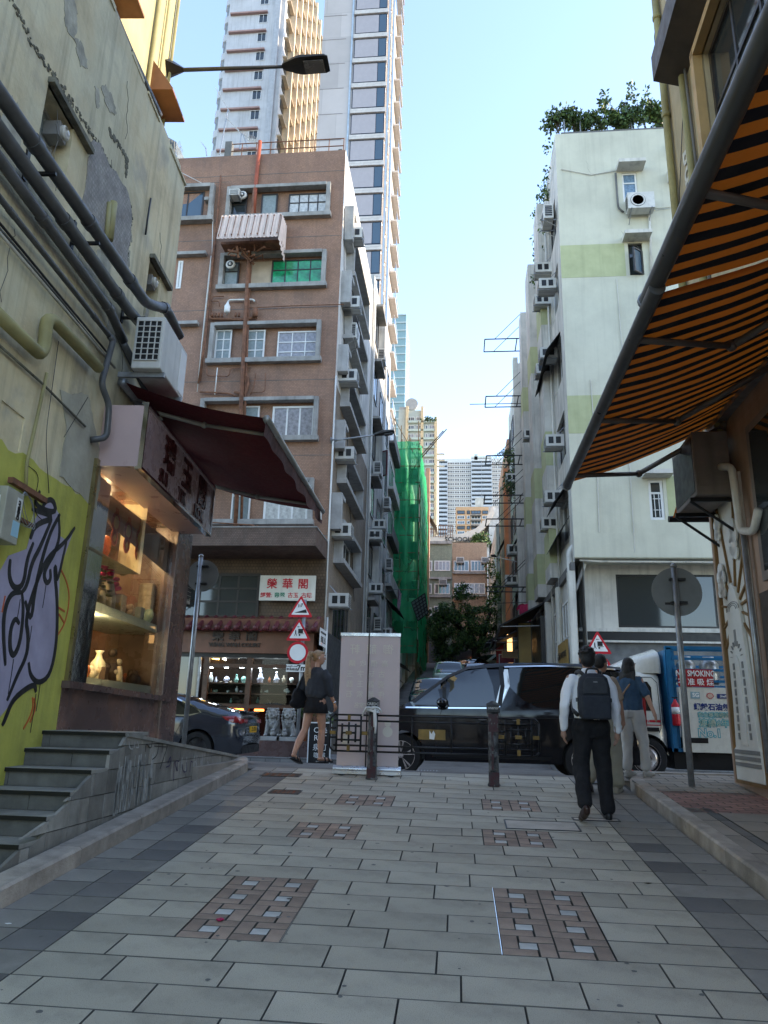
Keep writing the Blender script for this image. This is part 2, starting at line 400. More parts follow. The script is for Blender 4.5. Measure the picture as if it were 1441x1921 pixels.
def kerbstones(path,w_,h_,side):
 for(x0,y0),(x1,y1)in zip(path,path[1:]):
  a=Vector((x0,y0,gz(y0)));b=Vector((x1,y1,gz(y1)));d=(b-a);n=Vector((d.y,-d.x,0)).normalized()*side
  g=d.normalized()*.005;mb=MB();a2,b2=a+g,b-g;c_=.018
  P=lambda p,o,z:p+n*o+Z_*z
  pr=[(0,-.1),(0,h_-c_),(c_,h_),(w_,h_),(w_,-.1)]
  V_=[P(a2,o,z)for o,z in pr]+[P(b2,o,z)for o,z in pr];m_=len(pr)
  mb.add(V_,[tuple(range(m_)),tuple(range(2*m_-1,m_-1,-1))]+[(i,(i+1)%m_,m_+(i+1)%m_,m_+i)for i in range(m_)])
  mb.build('kerb_stone',M_kerb,kerb)
ly=[.5,1.6,2.7,3.8,4.85,5.95,7.05,8.15,9.2,10.2]
kerbstones([(-2.89,v)for v in ly]+[(-2.9,10.6),(-3.0,10.95),(-3.25,11.25),(-3.6,11.4),(-5.0,11.45),(-7,11.45),(-9,11.45)],.2,.13,-1)
ry=[.5,1.5,2.5,3.5,4.6,5.7,6.75,7.8,8.85,9.75]
kerbstones([(2.14,v)for v in ry]+[(2.16,10.2),(2.28,10.55),(2.55,10.75),(3.4,10.8),(5,10.8),(7,10.8),(9,10.8)],.15,.13,1)
pav=thing('pavement',None,None,(0,0,0),kind='structure')
M_pavr=pm('pavement_granite_tan',(.30,.26,.215),.85,var=.25,vs=2,bump=.4,bs=110,orand=.12,speck=.4,dirt=.3)
M_redb=pm('red_pavement_brick',(.28,.15,.12),.85,var=.25,vs=6,bump=.5,bs=90,orand=.2,dirt=.2)
mb=MB();mb.quad((2.27,-6,gz(-6)+.09),(7,-6,gz(-6)+.09),(7,10.8,gz(10.8)+.09),(2.27,10.8,gz(10.8)+.09));mb.build('pavement_bed',M_joint,pav)
rb=slabmesh(.198,.1,M_redb,gap=.005);sb=slabmesh(.6,.4,M_pavr,h=.03);sdk=slabmesh(.1,.6,M_pavedd,h=.03)
y=.6
while y<9.4:
 x=2.56+(0 if int(y/.4)%2 else-.0)
 first=True
 while x<3.6:
  wd=.3 if(first and int(round(y/.4))%2)else .6
  first=False
  if wd not in slabc:pass
  me=sb if wd==.6 else slabc.setdefault('r3',slabmesh(.3,.4,M_pavr,h=.03))
  if not(y>8.1):piece('pavement_slab',me,pav,gmat(x+wd/2,y+.2,.127))
  x+=wd
 y+=.4
y=.6
nsl=slabmesh(.16,.6,M_pavr,h=.03)
while y<8.1:piece('dark_strip_slab',sdk,pav,gmat(2.5,y+.3,.127));piece('pavement_slab',nsl,pav,gmat(2.37,y+.3,.127));y+=.6
y=8.15;j=0
while y<9.25:
 x=2.3-(.1 if j%2 else 0)
 while x<3.5:piece('pavement_brick',rb,pav,gmat(x+.1,y+.05,.127));x+=.2
 y+=.1;j+=1
gb=slabc.setdefault('gb',slabmesh(.3,.2,M_pavr,h=.03));j=0
y=9.25
while y<10.65:
 x=2.3-(.15 if j%2 else 0)
 while x<4.4:piece('pavement_slab',gb,pav,gmat(x+.15,y+.1,.127));x+=.3
 y+=.2;j+=1
mb=MB();mb.quad((-40,20.3,gz(20.3)+.12),(40,20.3,gz(20.3)+.12),(40,22.4,gz(22)+.12),(-40,22.4,gz(22)+.12));mb.quad((-40,20.3,gz(20.3)+.12),(40,20.3,gz(20.3)+.12),(40,20.3,.2),(-40,20.3,.2))
M_pavfar=pm('far_pavement',(.22,.21,.20),.85,var=.2,vs=2,grid=(.4,.3,.012,(.4,.4,.4)))
for nm,xa,xb in(('far_pavement',-40,-3.2),('far_pavement',2.6,40)):
 mb=MB();mb.box(xa,20.3,0,xb,23,gz(21)+.13);mb.build(nm,M_pavfar)['kind']='structure'
mb=MB();mb.prism([(-9,11.4,0),(-3.6,11.35,0),(-3.3,11.25,0),(-3.05,10.95,0),(-3.0,10.6,0),(-3.06,9,0),(-9,9,0)],(0,0,gz(11)+.10));mb.build('corner_pavement',M_pavr)['kind']='structure'
for px,py,w_,d_ in((800,1428,.5,.3),(1005,1438,.5,.35),(1115,1470,.3,.25)):
 c=atZ(px,py,gz(12));tz=gz(c.y)+.0
 t=thing('gully_grate','iron gully grate in the asphalt '+{800:'behind the left bollard',1005:'right of the middle of the railing',1115:'beside the walking man'}[px],'grate',(c.x,c.y,tz),0,'iron grates in the road')
 mb=MB();mb.box(c.x-w_/2,c.y-d_/2,tz-.01,c.x+w_/2,c.y+d_/2,tz+.004);mb.build('plate',M_blk,t)
 mb=MB()
 for i in range(8):mb.box(c.x-w_/2+.03+i*w_/8.6,c.y-d_/2+.02,tz+.004,c.x-w_/2+.05+i*w_/8.6,c.y+d_/2-.02,tz+.012)
 mb.build('bars',M_steel,t)
# ================================================================== LEFT SIDE
LK=-.075
LO=Vector((-4.0,7.37,0));LD=Vector((LK,1,0)).normalized();LN=Vector((LD.y,-LD.x,0))
def lw(px,py,off=0.):return atP(px,py,LO+LN*off,LN)
def LW(y,z,off=0.):t=(y-LO.y)/LD.y;return Vector((LO.x,LO.y,z))+LD*t+LN*off
LF=frame(LO,LD,Z_)
def lu(p):return(Vector(p)-LO).dot(LD)
M_wallL=pm('old_painted_render',(.70,.60,.38),.9,var=.2,vs=1.2,col2=(.58,.54,.38),pscale=.6,streak=.4,bump=.7,bs=14,dirt=.35,patch=.5)
M_walllow=pm('bright_yellow_paint',(.47,.46,.09),.8,var=.16,vs=2,streak=.25,bump=.5,bs=18,dirt=.25)
M_yel=pm('pale_yellow_render',(.50,.44,.23),.85,var=.12,vs=1,streak=.25,bump=.3,bs=20)
M_bare=pm('bare_grey_render',(.38,.36,.335),.95,var=.2,vs=5,grid=(.05,.05,.008,(.7,.7,.7)),bump=1.,bs=40,patch=.3)
def holed(mb,F_,u0,v0,u1,v1,holes,depth,m=0):
 us=sorted({u0,u1,*[h[0]for h in holes],*[h[2]for h in holes]});vs_=sorted({v0,v1,*[h[1]for h in holes],*[h[3]for h in holes]})
 us=[u for u in us if u0<=u<=u1];vs_=[v for v in vs_ if v0<=v<=v1]
 for a,b in zip(us,us[1:]):
  for c,d in zip(vs_,vs_[1:]):
   mu,mv=(a+b)/2,(c+d)/2
   if any(h[0]<mu<h[2]and h[1]<mv<h[3]for h in holes):continue
   mb.quad(*[F_@Vector(p)for p in((a,c,0),(b,c,0),(b,d,0),(a,d,0))],m)
 for h in holes:
  a,c,b,d=h[:4]
  for p,q in(((a,c),(b,c)),((b,c),(b,d)),((b,d),(a,d)),((a,d),(a,c))):
   mb.quad(F_@Vector((*p,0)),F_@Vector((*q,0)),F_@Vector((*q,-depth)),F_@Vector((*p,-depth)),m)
WPROTO={}
def window(parent,F_,u0,v0,u1,v1,nx=2,ny=1,fr=None,glass=None,fw=.05,rec=.0,th=.06,sub=True,label=None,rows=None,jit=True,sill=False):
 """a glazed frame set in plane F_ between (u0,v0) and (u1,v1); each pane a child"""
 fr=fr or M_wfr;glass=glass or M_glassd;w_,h_=round(u1-u0,2),round(v1-v0,2)
 rows=rows or[i/ny for i in range(ny+1)]
 key=(w_,h_,nx,tuple(rows),fr.name,glass.name,fw,sub)
 if key not in WPROTO:
  mb=MB();I=Matrix.Identity(4)
  for a in((0,0,fw,h_),(w_-fw,0,w_,h_),(fw,0,w_-fw,fw),(fw,h_-fw,w_-fw,h_)):mb.fbox(I,a[0],a[1],-th/2,a[2],a[3],th/2)
  mw=fw*.75;cells=[]
  xs=[fw+(w_-2*fw)*i/nx for i in range(nx+1)];ys=[fw+(h_-2*fw)*r for r in rows]
  for x in xs[1:-1]:mb.fbox(I,x-mw/2,fw,-th*.35,x+mw/2,h_-fw,th*.35)
  for y in ys[1:-1]:mb.fbox(I,fw,y-mw/2,-th*.38,w_-fw,y+mw/2,th*.38)
  fm=mb.mesh('window',fr);pn=[]
  if sub:
   cache={}
   for a,b in zip(xs,xs[1:]):
    for c,d in zip(ys,ys[1:]):
     kk=(round(b-a,3),round(d-c,3))
     if kk not in cache:q=MB();q.fbox(I,0,0,-.004,b-a,d-c,.004);cache[kk]=q.mesh('pane',glass)
     pn.append((cache[kk],a,c))
  else:
   q=MB();q.fbox(I,fw*.5,fw*.5,-.004,w_-fw*.5,h_-fw*.5,.004);pn=[(q.mesh('pane',glass),0,0)]
  WPROTO[key]=(fm,pn)
 fm,pn=WPROTO[key]
 M=F_@Matrix.Translation((u0,v0,rec));o=piece('window',fm,parent,M,label)
 for me,a,c in pn:
  q=bpy.data.objects.new('pane',me);COL.objects.link(q);q.parent=o
  q.matrix_local=Matrix.Translation((a,c,0))@(Matrix.Rotation(random.uniform(-.008,.008),4,'X')@Matrix.Rotation(random.uniform(-.008,.008),4,'Y')if jit else Matrix.Identity(4))
 if sill:
  q=MB();q.fbox(Matrix.Identity(4),-.06,-.08,-.05,w_+.06,0,.12);me=q.mesh('sill',M_conc);s_=bpy.data.objects.new('sill',me);COL.objects.link(s_);s_.parent=o
 return o
lb=thing('old_building','old green-grey rendered building at left with big grey pipes and a graffiti covered yellow base','building',(LO.x,LO.y,0))
ucor=lu(lw(347,347));ztop=9.45
pA=lw(82,140);pB=lw(70,270);pC=lw(112,305);pD=lw(128,215)
hA=(lu(pB),pB.z-.1,lu(pC)+.15,pA.z)
pE=lw(283,465);pF=lw(268,590);pG=lw(303,497)
hB=(lu(pF),pF.z-.25,lu(pG),pE.z-.15)
pV=lw(15,760);pW=lw(45,830);hC=(lu(lw(-5,800)),lw(22,838).z,lu(lw(46,790)),lw(22,765).z)
mb=MB()
topA=lu(lw(193,0));
us0=lu(lw(108,1330))
holed(mb,LF,-7.2,3.4,ucor,ztop,[hA,hB,hC,(us0,3.4,ucor,4.4)],.32)
mb.quad(LF@Vector((ucor,5.0,0)),LF@Vector((ucor,5.0,-8)),LF@Vector((ucor,ztop,-8)),LF@Vector((ucor,ztop,0)))
mb.quad(LF@Vector((-7.2,ztop,0)),LF@Vector((ucor,ztop,0)),LF@Vector((ucor,ztop,-8)),LF@Vector((-7.2,ztop,-8)))
mb.quad(LF@Vector((-7.2,0,-8)),LF@Vector((ucor,0,-8)),LF@Vector((ucor,ztop,-8)),LF@Vector((-7.2,ztop,-8)))
mb.quad(LF@Vector((-7.2,3.4,-.34)),LF@Vector((us0,3.4,-.34)),LF@Vector((us0,ztop,-.34)),LF@Vector((-7.2,ztop,-.34)))
mb.quad(LF@Vector((us0,5.0,-.34)),LF@Vector((ucor,5.0,-.34)),LF@Vector((ucor,ztop,-.34)),LF@Vector((us0,ztop,-.34)))
mb.build('wall',M_wallL,lb)
mb=MB();rg=random.Random(5);u=-7.2
while u<ucor:
 d=rg.uniform(.15,.5);mb.fbox(LF,u,ztop-.02,-.5,min(u+d,ucor),ztop+rg.uniform(.0,.09),rg.uniform(-.02,.03));u+=d
mb.build('broken_coping',M_wallL,lb)
def ragged(pts,off,th,mat,name,F_,amp=.03,step=.07,seed=1):
 rg=random.Random(seed);P=[]
 for(a,b),(c,d)in zip(pts,pts[1:]+pts[:1]):
  n=max(1,int(math.hypot(c-a,d-b)/step))
  for i in range(n):
   t=i/n;P.append((a+(c-a)*t+rg.uniform(-amp,amp),b+(d-b)*t+rg.uniform(-amp,amp)))
 mb=MB();N_=F_.to_3x3()@Vector((0,0,1));mb.prism([F_@Vector((p[0],p[1],off))for p in P],N_*th)
 return mb.build(name,mat,lb)
def L2(px,py):p=lw(px,py);return(lu(p),p.z)
flk=[];rq=random.Random(17);M_und=pm('old_undercoat',(.40,.385,.31),.95,var=.3,vs=6,bump=.8,bs=30)
for k in range(16):
 cu,cv,r1,r2=rq.uniform(-3.5,ucor-.3),rq.uniform(4.9,9.2),rq.uniform(.05,.22),rq.uniform(.06,.3)
 pp=[(cu+r1*rq.uniform(.5,1.2)*math.cos(a*.7),cv+r2*rq.uniform(.5,1.2)*math.sin(a*.7))for a in range(9)]
 flk.append(pp)
for k in range(9):
 cu,cv=rq.uniform(-3.5,ucor-.4),rq.uniform(5,9.2);pp=[(cu,cv)]
 for i in range(9):pp.append((pp[-1][0]+rq.uniform(-.03,.09),pp[-1][1]-rq.uniform(.02,.14)))
 mb=MB();mb.tube([LF@Vector((a,b,.001))for a,b in pp],.004,4);mb.build('crack',M_concd,lb)
ragged([L2(172,262),L2(186,268),L2(205,310),L2(235,350),L2(247,395),L2(243,440),L2(235,500),L2(200,480),L2(152,385)],.0,.012,M_bare,'bare_render_patch',LF,.03,.08,2)
M_crumb=pm('crumbling_render_edge',(.16,.155,.12),.95,var=.4,vs=8,bump=1.,bs=30)
for k,pp in enumerate(flk):ragged(pp,.0008,.004,M_und,'flaked_paint',LF,.022,.03,40+k)
def crumble(path,w_,seed):
 rg=random.Random(seed);mb=MB()
 for(a,b),(c,d)in zip(path,path[1:]):
  n=max(2,int(math.hypot(c-a,d-b)/.018))
  for i in range(n):
   t=i/n;u,v=a+(c-a)*t+rg.uniform(-.03,.03),b+(d-b)*t+rg.uniform(-.03,.03)
   p=LF@Vector((u,v,.002));mb.ell(p,(rg.uniform(.004,.014),rg.uniform(.006,.03)*w_,rg.uniform(.006,.026)*w_),None,5,4)
 return mb.build('crumbled_edge',M_crumb,lb)
crumble([L2(20,0),L2(45,45),L2(60,85),L2(90,125),L2(125,175),L2(170,250),L2(188,275),L2(215,330),L2(240,370),L2(247,405),L2(243,440),L2(236,495)],1.,4)
crumble([L2(205,245),L2(222,270),L2(238,300),L2(235,330)],1.6,5)
M_fan=pm('grey_fan_plastic',(.25,.25,.25),.5)
def fan(F_,u,v,n,r=.13,ear='left'):
 t=thing('extractor_fan',f'white and grey extractor fan in the {ear} window of the old green-grey wall','fan',F_@Vector((u,v,n)),0,'extractor fans in the old wall')
 c=F_@Vector((u,v,n));N_=F_.to_3x3()@Vector((0,0,1));mb=MB();mb.fbox(F_,u-r,v-r,n,u+r,v+r,n+.16);mb.build('housing',M_fan,t)
 mb=MB();mb.lathe(c+N_*.16,[(r*.85,0),(r*.9,.03),(r*.7,.045),(r*.62,.03)],20,N_);mb.build('grille_ring',M_acw,t,2)
 mb=MB();mb.lathe(c+N_*.212,[(r*.28,0),(r*.28,.008),(r*.1,.01)],14,N_);mb.build('hub',M_white,t,2)
for(a,c,b,d),nm in((hA,'left'),(hB,'right')):
 o=window(lb,LF,a,c,b,d,1,2,pm('aluminium_frame',(.45,.46,.46),.4,metal=.4),M_frost,.045,-.2,rows=[0,.62,1])
 fan(LF,b-.13,d-.17,-.19,.08,nm)
 mb=MB();mb.fbox(LF,a-.02,d,-.02,b+.35,d+.06,.07);mb.build('lintel',M_crumb,lb)
mb=MB()
for i in range(4):mb.fbox(LF,hC[0],hC[1]+.05+i*.12,-.25,hC[2],hC[1]+.075+i*.12,-.08)
mb.build('louvre',M_blk,lb)
zp=[L2(0,830),L2(40,855),L2(60,865),L2(95,890),L2(140,925),L2(165,945),L2(185,960)]
mb=MB();base=[(-7.2,0),(lu(lw(106,1372)),0),(lu(lw(106,1372))+.02,zp[-1][1])]
pts=[(-7.2,0),(base[1][0],0),(base[1][0],zp[-1][1])]+list(reversed(zp[:-1]))+[(-7.2,zp[0][1]+0)]
zz=[]
for(a,b),(c,d)in zip(pts[2:],pts[3:]):
 n=max(1,int(abs(c-a)/.1))
 for i in range(n):t=i/n;zz.append((a+(c-a)*t,b+(d-b)*t+rg.uniform(-.03,.03)))
pts=pts[:2]+zz+[pts[-1]]
mb.prism([LF@Vector((a,b,-.3))for a,b in pts],LN*.312);mb.build('painted_base',M_walllow,lb)
mb=MB();u_=base[1][0];mb.fbox(LF,-7.2,0,-.3,u_-.02,4.6,-.012);mb.build('lower_wall',M_wallL,lb)
mb=MB();q=[L2(112,735),L2(165,740),L2(190,870),L2(180,960),L2(140,920),L2(110,890),L2(125,800)]
ragged(q,.001,.008,pm('pale_stripped_render',(.40,.38,.30),.9,var=.2,bump=.6,bs=20),'stripped_render_patch',LF,.02,.08,8)
M_gbl=pm('graffiti_black',(.012,.012,.014),.5,var=.1);M_glil=pm('graffiti_lilac',(.36,.33,.44),.6,var=.15,vs=3);M_gor=pm('graffiti_orange',(.50,.10,.02),.6)
gf=thing('graffiti','large lilac graffiti letters outlined in black on the yellow wall','graffiti',LF@Vector((-.8,2.6,.015)))
def ribbon(mb,pts,w_,off,th=.003,F_=LF,wv=None):
 P=[]
 for _ in range(2):
  q=[pts[0]]
  for a,b in zip(pts,pts[1:]):q+=[(a[0]*.75+b[0]*.25,a[1]*.75+b[1]*.25),(a[0]*.25+b[0]*.75,a[1]*.25+b[1]*.75)]
  pts=q+[pts[-1]]
 n=len(pts);Lf,Rt=[],[]
 for i,p in enumerate(pts):
  a,b=pts[max(i-1,0)],pts[min(i+1,n-1)];dx,dy=b[0]-a[0],b[1]-a[1];l=math.hypot(dx,dy)or 1
  ww=w_*(wv(i/(n-1))if wv else 1)/2
  Lf.append((p[0]-dy/l*ww,p[1]+dx/l*ww));Rt.append((p[0]+dy/l*ww,p[1]-dx/l*ww))
 k=len(mb.v);V_=[]
 for i in range(n):
  for p,o in((Lf[i],off),(Rt[i],off),(Rt[i],off+th),(Lf[i],off+th)):V_.append(F_@Vector((p[0],p[1],o)))
 fs=[tuple(4*i+a for a in(0,))for i in range(0)]
 for i in range(n-1):
  for a in range(4):b=(a+1)%4;fs.append((4*i+a,4*i+b,4*i+4+b,4*i+4+a))
 fs+=[(0,1,2,3),(4*n-1,4*n-2,4*n-3,4*n-4)]
 mb.add(V_,fs)
def g3(x,y):return L2(x/3.2,880+y/3.2)
body=[g3(*p)for p in((-60,1500),(-60,700),(40,520),(150,480),(190,330),(235,230),(300,190),(345,270),(350,400),(390,430),(440,350),(350,600),(335,1000),(290,1250),(215,1290),(170,1290),(60,1400),(-20,1500))]
mb=MB();mb.prism([LF@Vector((a,b,.013))for a,b in body],LN*.003);mb.build('lilac_fill',M_glil,gf)
strokes=[[(230,130),(190,220),(330,270),(310,180),(260,190),(240,250)],[(340,270),(350,400),(320,500),(270,580),(250,640),(270,690),(295,660),(290,600)],[(440,350),(380,440),(270,530),(200,700),(140,900),(160,1000),(150,1120),(90,1240),(30,1390)],[(390,430),(330,700),(325,580),(315,600),(335,800),(330,1050),(290,1240),(220,1290),(170,1240),(160,1160)],[(205,1340),(200,1290),(140,1320),(60,1390),(20,1500),(0,1540)],[(300,300),(230,470),(180,560),(150,700),(120,740)],[(190,440),(150,540),(130,700),(70,720),(40,640),(50,540)],[(120,740),(60,740),(20,820),(5,950),(20,1180)],[(120,740),(130,850),(110,1040),(70,1130),(45,1080),(50,960),(80,890),(105,930)],[(140,790),(175,930),(200,700),(280,400),(350,270)],[(180,240),(330,290),(200,330),(170,420)]]
mb=MB()
for s_ in strokes:ribbon(mb,[g3(*p)for p in s_],.045,.017,.003,LF,lambda t:.55+.7*math.sin(math.pi*t)**.5)
for px,py,l in((205,1350,.35),(180,940,.2),(70,1140,.3),(230,1290,.25),(110,780,.18),(265,695,.22),(335,1000,.16)):u,v=g3(px,py);ribbon(mb,[(u,v),(u+.004,v-l*.5),(u,v-l)],.009,.0172,.002)
mb.build('black_outline',M_gbl,gf)
og=thing('graffiti','thin orange spray circle and strokes on the yellow wall beside the lilac letters','graffiti',LF@Vector((-.2,2.4,.015)))
mb=MB()
for s_ in([(355,600),(395,680),(410,780),(385,920),(335,1000)],[(340,830),(380,855)],[(345,870),(375,920)],[(185,1370),(190,1430),(165,1500),(130,1560)],[(195,1375),(205,1440),(170,1520)],[(20,760),(0,860)]):ribbon(mb,[g3(*p)for p in s_],.02,.0145)
mb.build('orange_strokes',M_gor,og)
def Lp(px,py,off):return lw(px,py,off)
def pipe_run(label_,name,ptsn,r,mat,parent=None,couplings=True,n=12):
 mb=MB();pts=[Lp(*p)for p in ptsn]
 mb.tube(pts,r,n);o=mb.build(name,mat,parent or lb,True)
 return o
def sweep(pts,r=.12):
 """round the corners of a polyline"""
 out=[pts[0]]
 for a,b,c in zip(pts,pts[1:],pts[2:]):
  a,b,c=Vector(a),Vector(b),Vector(c);d1=(a-b);d2=(c-b);k=min(r,d1 .length*.45,d2 .length*.45);p=b+d1 .normalized()*k;q=b+d2 .normalized()*k
  for i in range(6):t=i/5;out.append(p*(1-t)**2+b*2*t*(1-t)+q*t*t)
 return out+[Vector(pts[-1])]
def couplings(parent,pts,r,mat,every=1.6):
 mb=MB();d=0.
 for a,b in zip(pts,pts[1:]):
  a,b=Vector(a),Vector(b);l=(b-a).length;t=every-d
  while t<l:p=a+(b-a)*(t/l);q=(b-a).normalized()*.05;c_=MB();c_.cyl(p-q,p+q,r*1.17,None,12);c_.build('pipe_coupling',mat,parent,2);t+=every
  d=(d+l)%every
def ext(a,b,k):a,b=Vector(a),Vector(b);return a+(a-b)*k
pa,pb=Lp(0,177,.22),Lp(273,567,.22)
P1=[ext(pa,pb,1.2),pb,Lp(290,574,.24),Lp(312,578,.24),Lp(337,632,.30)]
P2=[ext(Lp(0,245,.14),Lp(240,580,.14),1.),Lp(240,580,.14),Lp(268,612,.14)]
P3=[ext(Lp(0,300,.10),Lp(205,580,.10),1.),Lp(205,580,.10),Lp(232,640,.10)]
P4=[ext(Lp(0,372,.08),Lp(150,560,.08),1.),Lp(150,560,.08),Lp(205,630,.08)]
for i,(pp,r)in enumerate(((P1,.066),(P2,.064),(P3,.052),(P4,.028))):
 sp=sweep(pp,.15);mb=MB();mb.tube(sp,r,14);mb.build('drain_pipe',M_pvcg,lb,True);couplings(lb,pp,r,M_pvcg,1.15+.2*i)
e0=P1[-1]
sp=sweep([P4[-1],Lp(212,640,.1),Lp(190,720,.1),Lp(205,760,.14),Lp(200,822,.14),Lp(170,825,.02)],.08);mb=MB();mb.tube(sp,.035,12);mb.build('down_pipe',M_pvcg,lb,True)
M_wcond=pm('old_white_conduit',(.42,.40,.34),.6,var=.3,vs=5);M_ypipe=pm('painted_yellow_pipe',(.30,.27,.12),.7,var=.2,dirt=.2)
for pts,r,mat in(([(-20,415,.05),(167,633,.05),(215,690,.05)],.014,M_wcond),([(-20,575,.1),(75,665,.1),(83,650,.1),(88,600,.1),(100,600,.1),(185,690,.1)],.06,M_ypipe),([(-10,640,.03),(80,720,.03),(160,800,.03)],.012,M_crumb),([(88,700,.04),(75,760,.04),(50,870,.04),(48,930,.04)],.016,M_ypipe),([(-20,395,.04),(200,660,.04)],.012,M_blk),([(-20,405,.03),(120,570,.03),(200,670,.03)],.01,M_pvcg),([(283,372,.02),(277,410,.03),(273,440,.02)],.012,M_blk),([(213,380,.03),(205,450,.05)],.045,M_ypipe),([(205,380,.03),(198,470,.04)],.025,M_ypipe)):
 mb=MB();mb.tube(sweep([Lp(*p)for p in pts],.06),r,10);mb.build('wall_pipe',mat,lb,True)
mb=MB()
for px,py in((40,330),(130,460),(225,600)):
 p=lw(px,py);u=lu(p);mb.fbox(LF,u,p.z-.02,0,u+.05,p.z+.3,.02);mb.fbox(LF,u,p.z+.02,0,u+.03,p.z+.05,.3)
mb.build('pipe_bracket',M_blk,lb)
for pts in([(48,870,.01),(75,890,.02),(60,960,.03),(92,985,.01)],[(110,640,.02),(85,820,.05),(92,925,.02)],[(165,745,.02),(120,820,.03)]):
 mb=MB();mb.tube(sweep([Lp(*p)for p in pts],.2),.0035,5);mb.build('loose_wire',M_blk,lb)
mt=thing('meter_box','pale metal meter box numbered 33836 at the left edge of the yellow wall','meter box',LW(6.2,2.8,.1))
q1=L2(8,925);q2=L2(42,1028)
u0,u1=lu(lw(3,980,.0)),lu(lw(38,980,.22));v0,v1=lw(20,1030,.1).z,lw(20,928,.1).z
u0b=lu(lw(38,975,.22))-.26
mb=MB();mb.fbox(LF,u0b,v0,.012,u0b+.27,v1,.22);mb.build('box',pm('meter_box_grey',(.33,.32,.26),.6,var=.25,streak=.4),mt,bevel=.008)
M_stick=pm('white_sticker',(.6,.6,.57),.6,var=.15)
mb=MB();mb.fbox(LF,u0b+.17,v0+.22,.22,u0b+.25,v1-.05,.222);mb.build('number_strip',M_stick,mt)
for i,ch in enumerate('33836'):text(ch,.1,LF@Vector((u0b+.21,v1-.11-i*(v1-v0-.32)/5,.2225)),LD,Z_,M_gbl,mt,'digit',.001,.003)
Fs=frame(LF@Vector((u0b,0,.012)),LN,Z_)
mb=MB();fs=frame(LF@Vector((u0b-.001,v0,.03)),LN*-1,Z_)
I=Matrix.Identity(4)
mb=MB();mb.fbox(LF,u0b-.002,v1-.2,.07,u0b,v1-.08,.17);mb.build('sticker',M_stick,mt)
mb=MB();mb.fbox(LF,u0b-.003,v1-.18,.1,u0b-.002,v1-.1,.14);mb.build('sticker_print',M_red,mt)
mb=MB();mb.fbox(LF,u0b+.15,v0+.06,.22,u0b+.26,v0+.19,.222);mb.build('blue_sticker',pm('pale_blue_sticker',(.3,.5,.6),.5),mt)
mb=MB();mb.fbox(LF,u0b+.27,v0+.55,.05,u0b+.9,v0+.6,.1);mb.fbox(LF,u0b+.27,v0+.28,.05,u0b+.75,v0+.31,.09);mb.build('rusty_bracket',M_rust,mt)
mb=MB()
for k in range(4):mb.tube([LF@Vector((u0b+.55+.14*math.cos(t/3+k),v0+.38+.14*math.sin(t/3+k*.7),.1+.01*k))for t in range(20)],.003,4)
mb.build('coiled_wire',M_steel,mt)
YO=.25
yb=thing('yellow_building','pale yellow upper storeys with orange canopies above the old left building','building',(-5.2,9,0))
yoff=-1.2
yc=lu(lw(318,115,yoff));zt=16.5
M_orng=pm('orange_brown_metal',(.24,.10,.04),.6,var=.2)
mb=MB();mb.fbox(LF,-7.2,ztop-1,-9,yc,zt,yoff);mb.build('wall',M_yel,yb)
def yl(px,py,o=0.):p=lw(px,py,yoff+o);return lu(p),p.z
a=yl(217,70);
for(x0,x1,yy)in((205,262,20),(290,335,200)):
 ze=lw(x1-12,yy+22,yoff+.2).z;ue=lu(lw(x1-6,yy+22,yoff+.3))if yy<100 else yc+.02
 mb=MB();mb.prism([LF@Vector(p)for p in((ue-.75,ze+.62,yoff),(ue-.75,ze,yoff+.42),(ue-.75,ze-.04,yoff+.42),(ue-.75,ze-.04,yoff))],LD*.75);mb.build('canopy',M_orng,yb)
mb=MB()
for dx,r in((0,.035),(14,.02)):
 p0=yl(262+dx*2.0,0,.06);p1=yl(312,125,.06)
 mb.cyl(LF@Vector((yc-.9+dx*.03,ztop-1,yoff+.05)),LF@Vector((yc-.9+dx*.03,zt-1,yoff+.05)),r,None,10)
mb.cyl(LF@Vector((yc-.04,ztop,yoff+.05)),LF@Vector((yc-.04,zt,yoff+.05)),.03,None,8)
mb.build('down_pipe',M_ypipe,yb,True)
mb=MB();mb.tube([lw(205,0,-.6),lw(245,95,-.6),lw(300,215,-.6)],.045,8);mb.build('conduit',M_pvcg,yb,True)
mb=MB();a=lw(0,0,0);
for wx in(-3.5,-1.):mb.fbox(LF,wx,10.9,yoff-.05,wx+1.3,12.6,yoff+.02)
mb.build('window',M_dfr,yb)
mb=MB()
for wx in(-3.5,-1.):mb.fbox(LF,wx+.06,10.96,yoff+.02,wx+1.24,12.54,yoff+.03)
mb.build('pane',M_glassd,yb)
sl_=thing('street_lamp','dark wall-mounted street lamp with a long arm reaching out from the yellow corner','street lamp',LF@Vector((yc,14,yoff)))
b0=LF@Vector((yc-.02,atP(315,128,LF@Vector((yc,0,0)),LD).z,yoff));
ys=b0 .y
b1=atY(345,131,ys);h0=atY(530,125,ys);h1=atY(617,119,ys)
mb=MB();mb.cyl(b0+Vector((-.1,0,0)),b1,.26,.045,4);mb.build('bracket',M_blk,sl_)
mb=MB();mb.cyl(b1,h0,.038,.03,10);mb.build('arm',pm('dark_grey_metal',(.045,.045,.045),.5,var=.2),sl_,True)
d=(h1-h0).normalized();up_=Vector((-d.z,0,d.x))
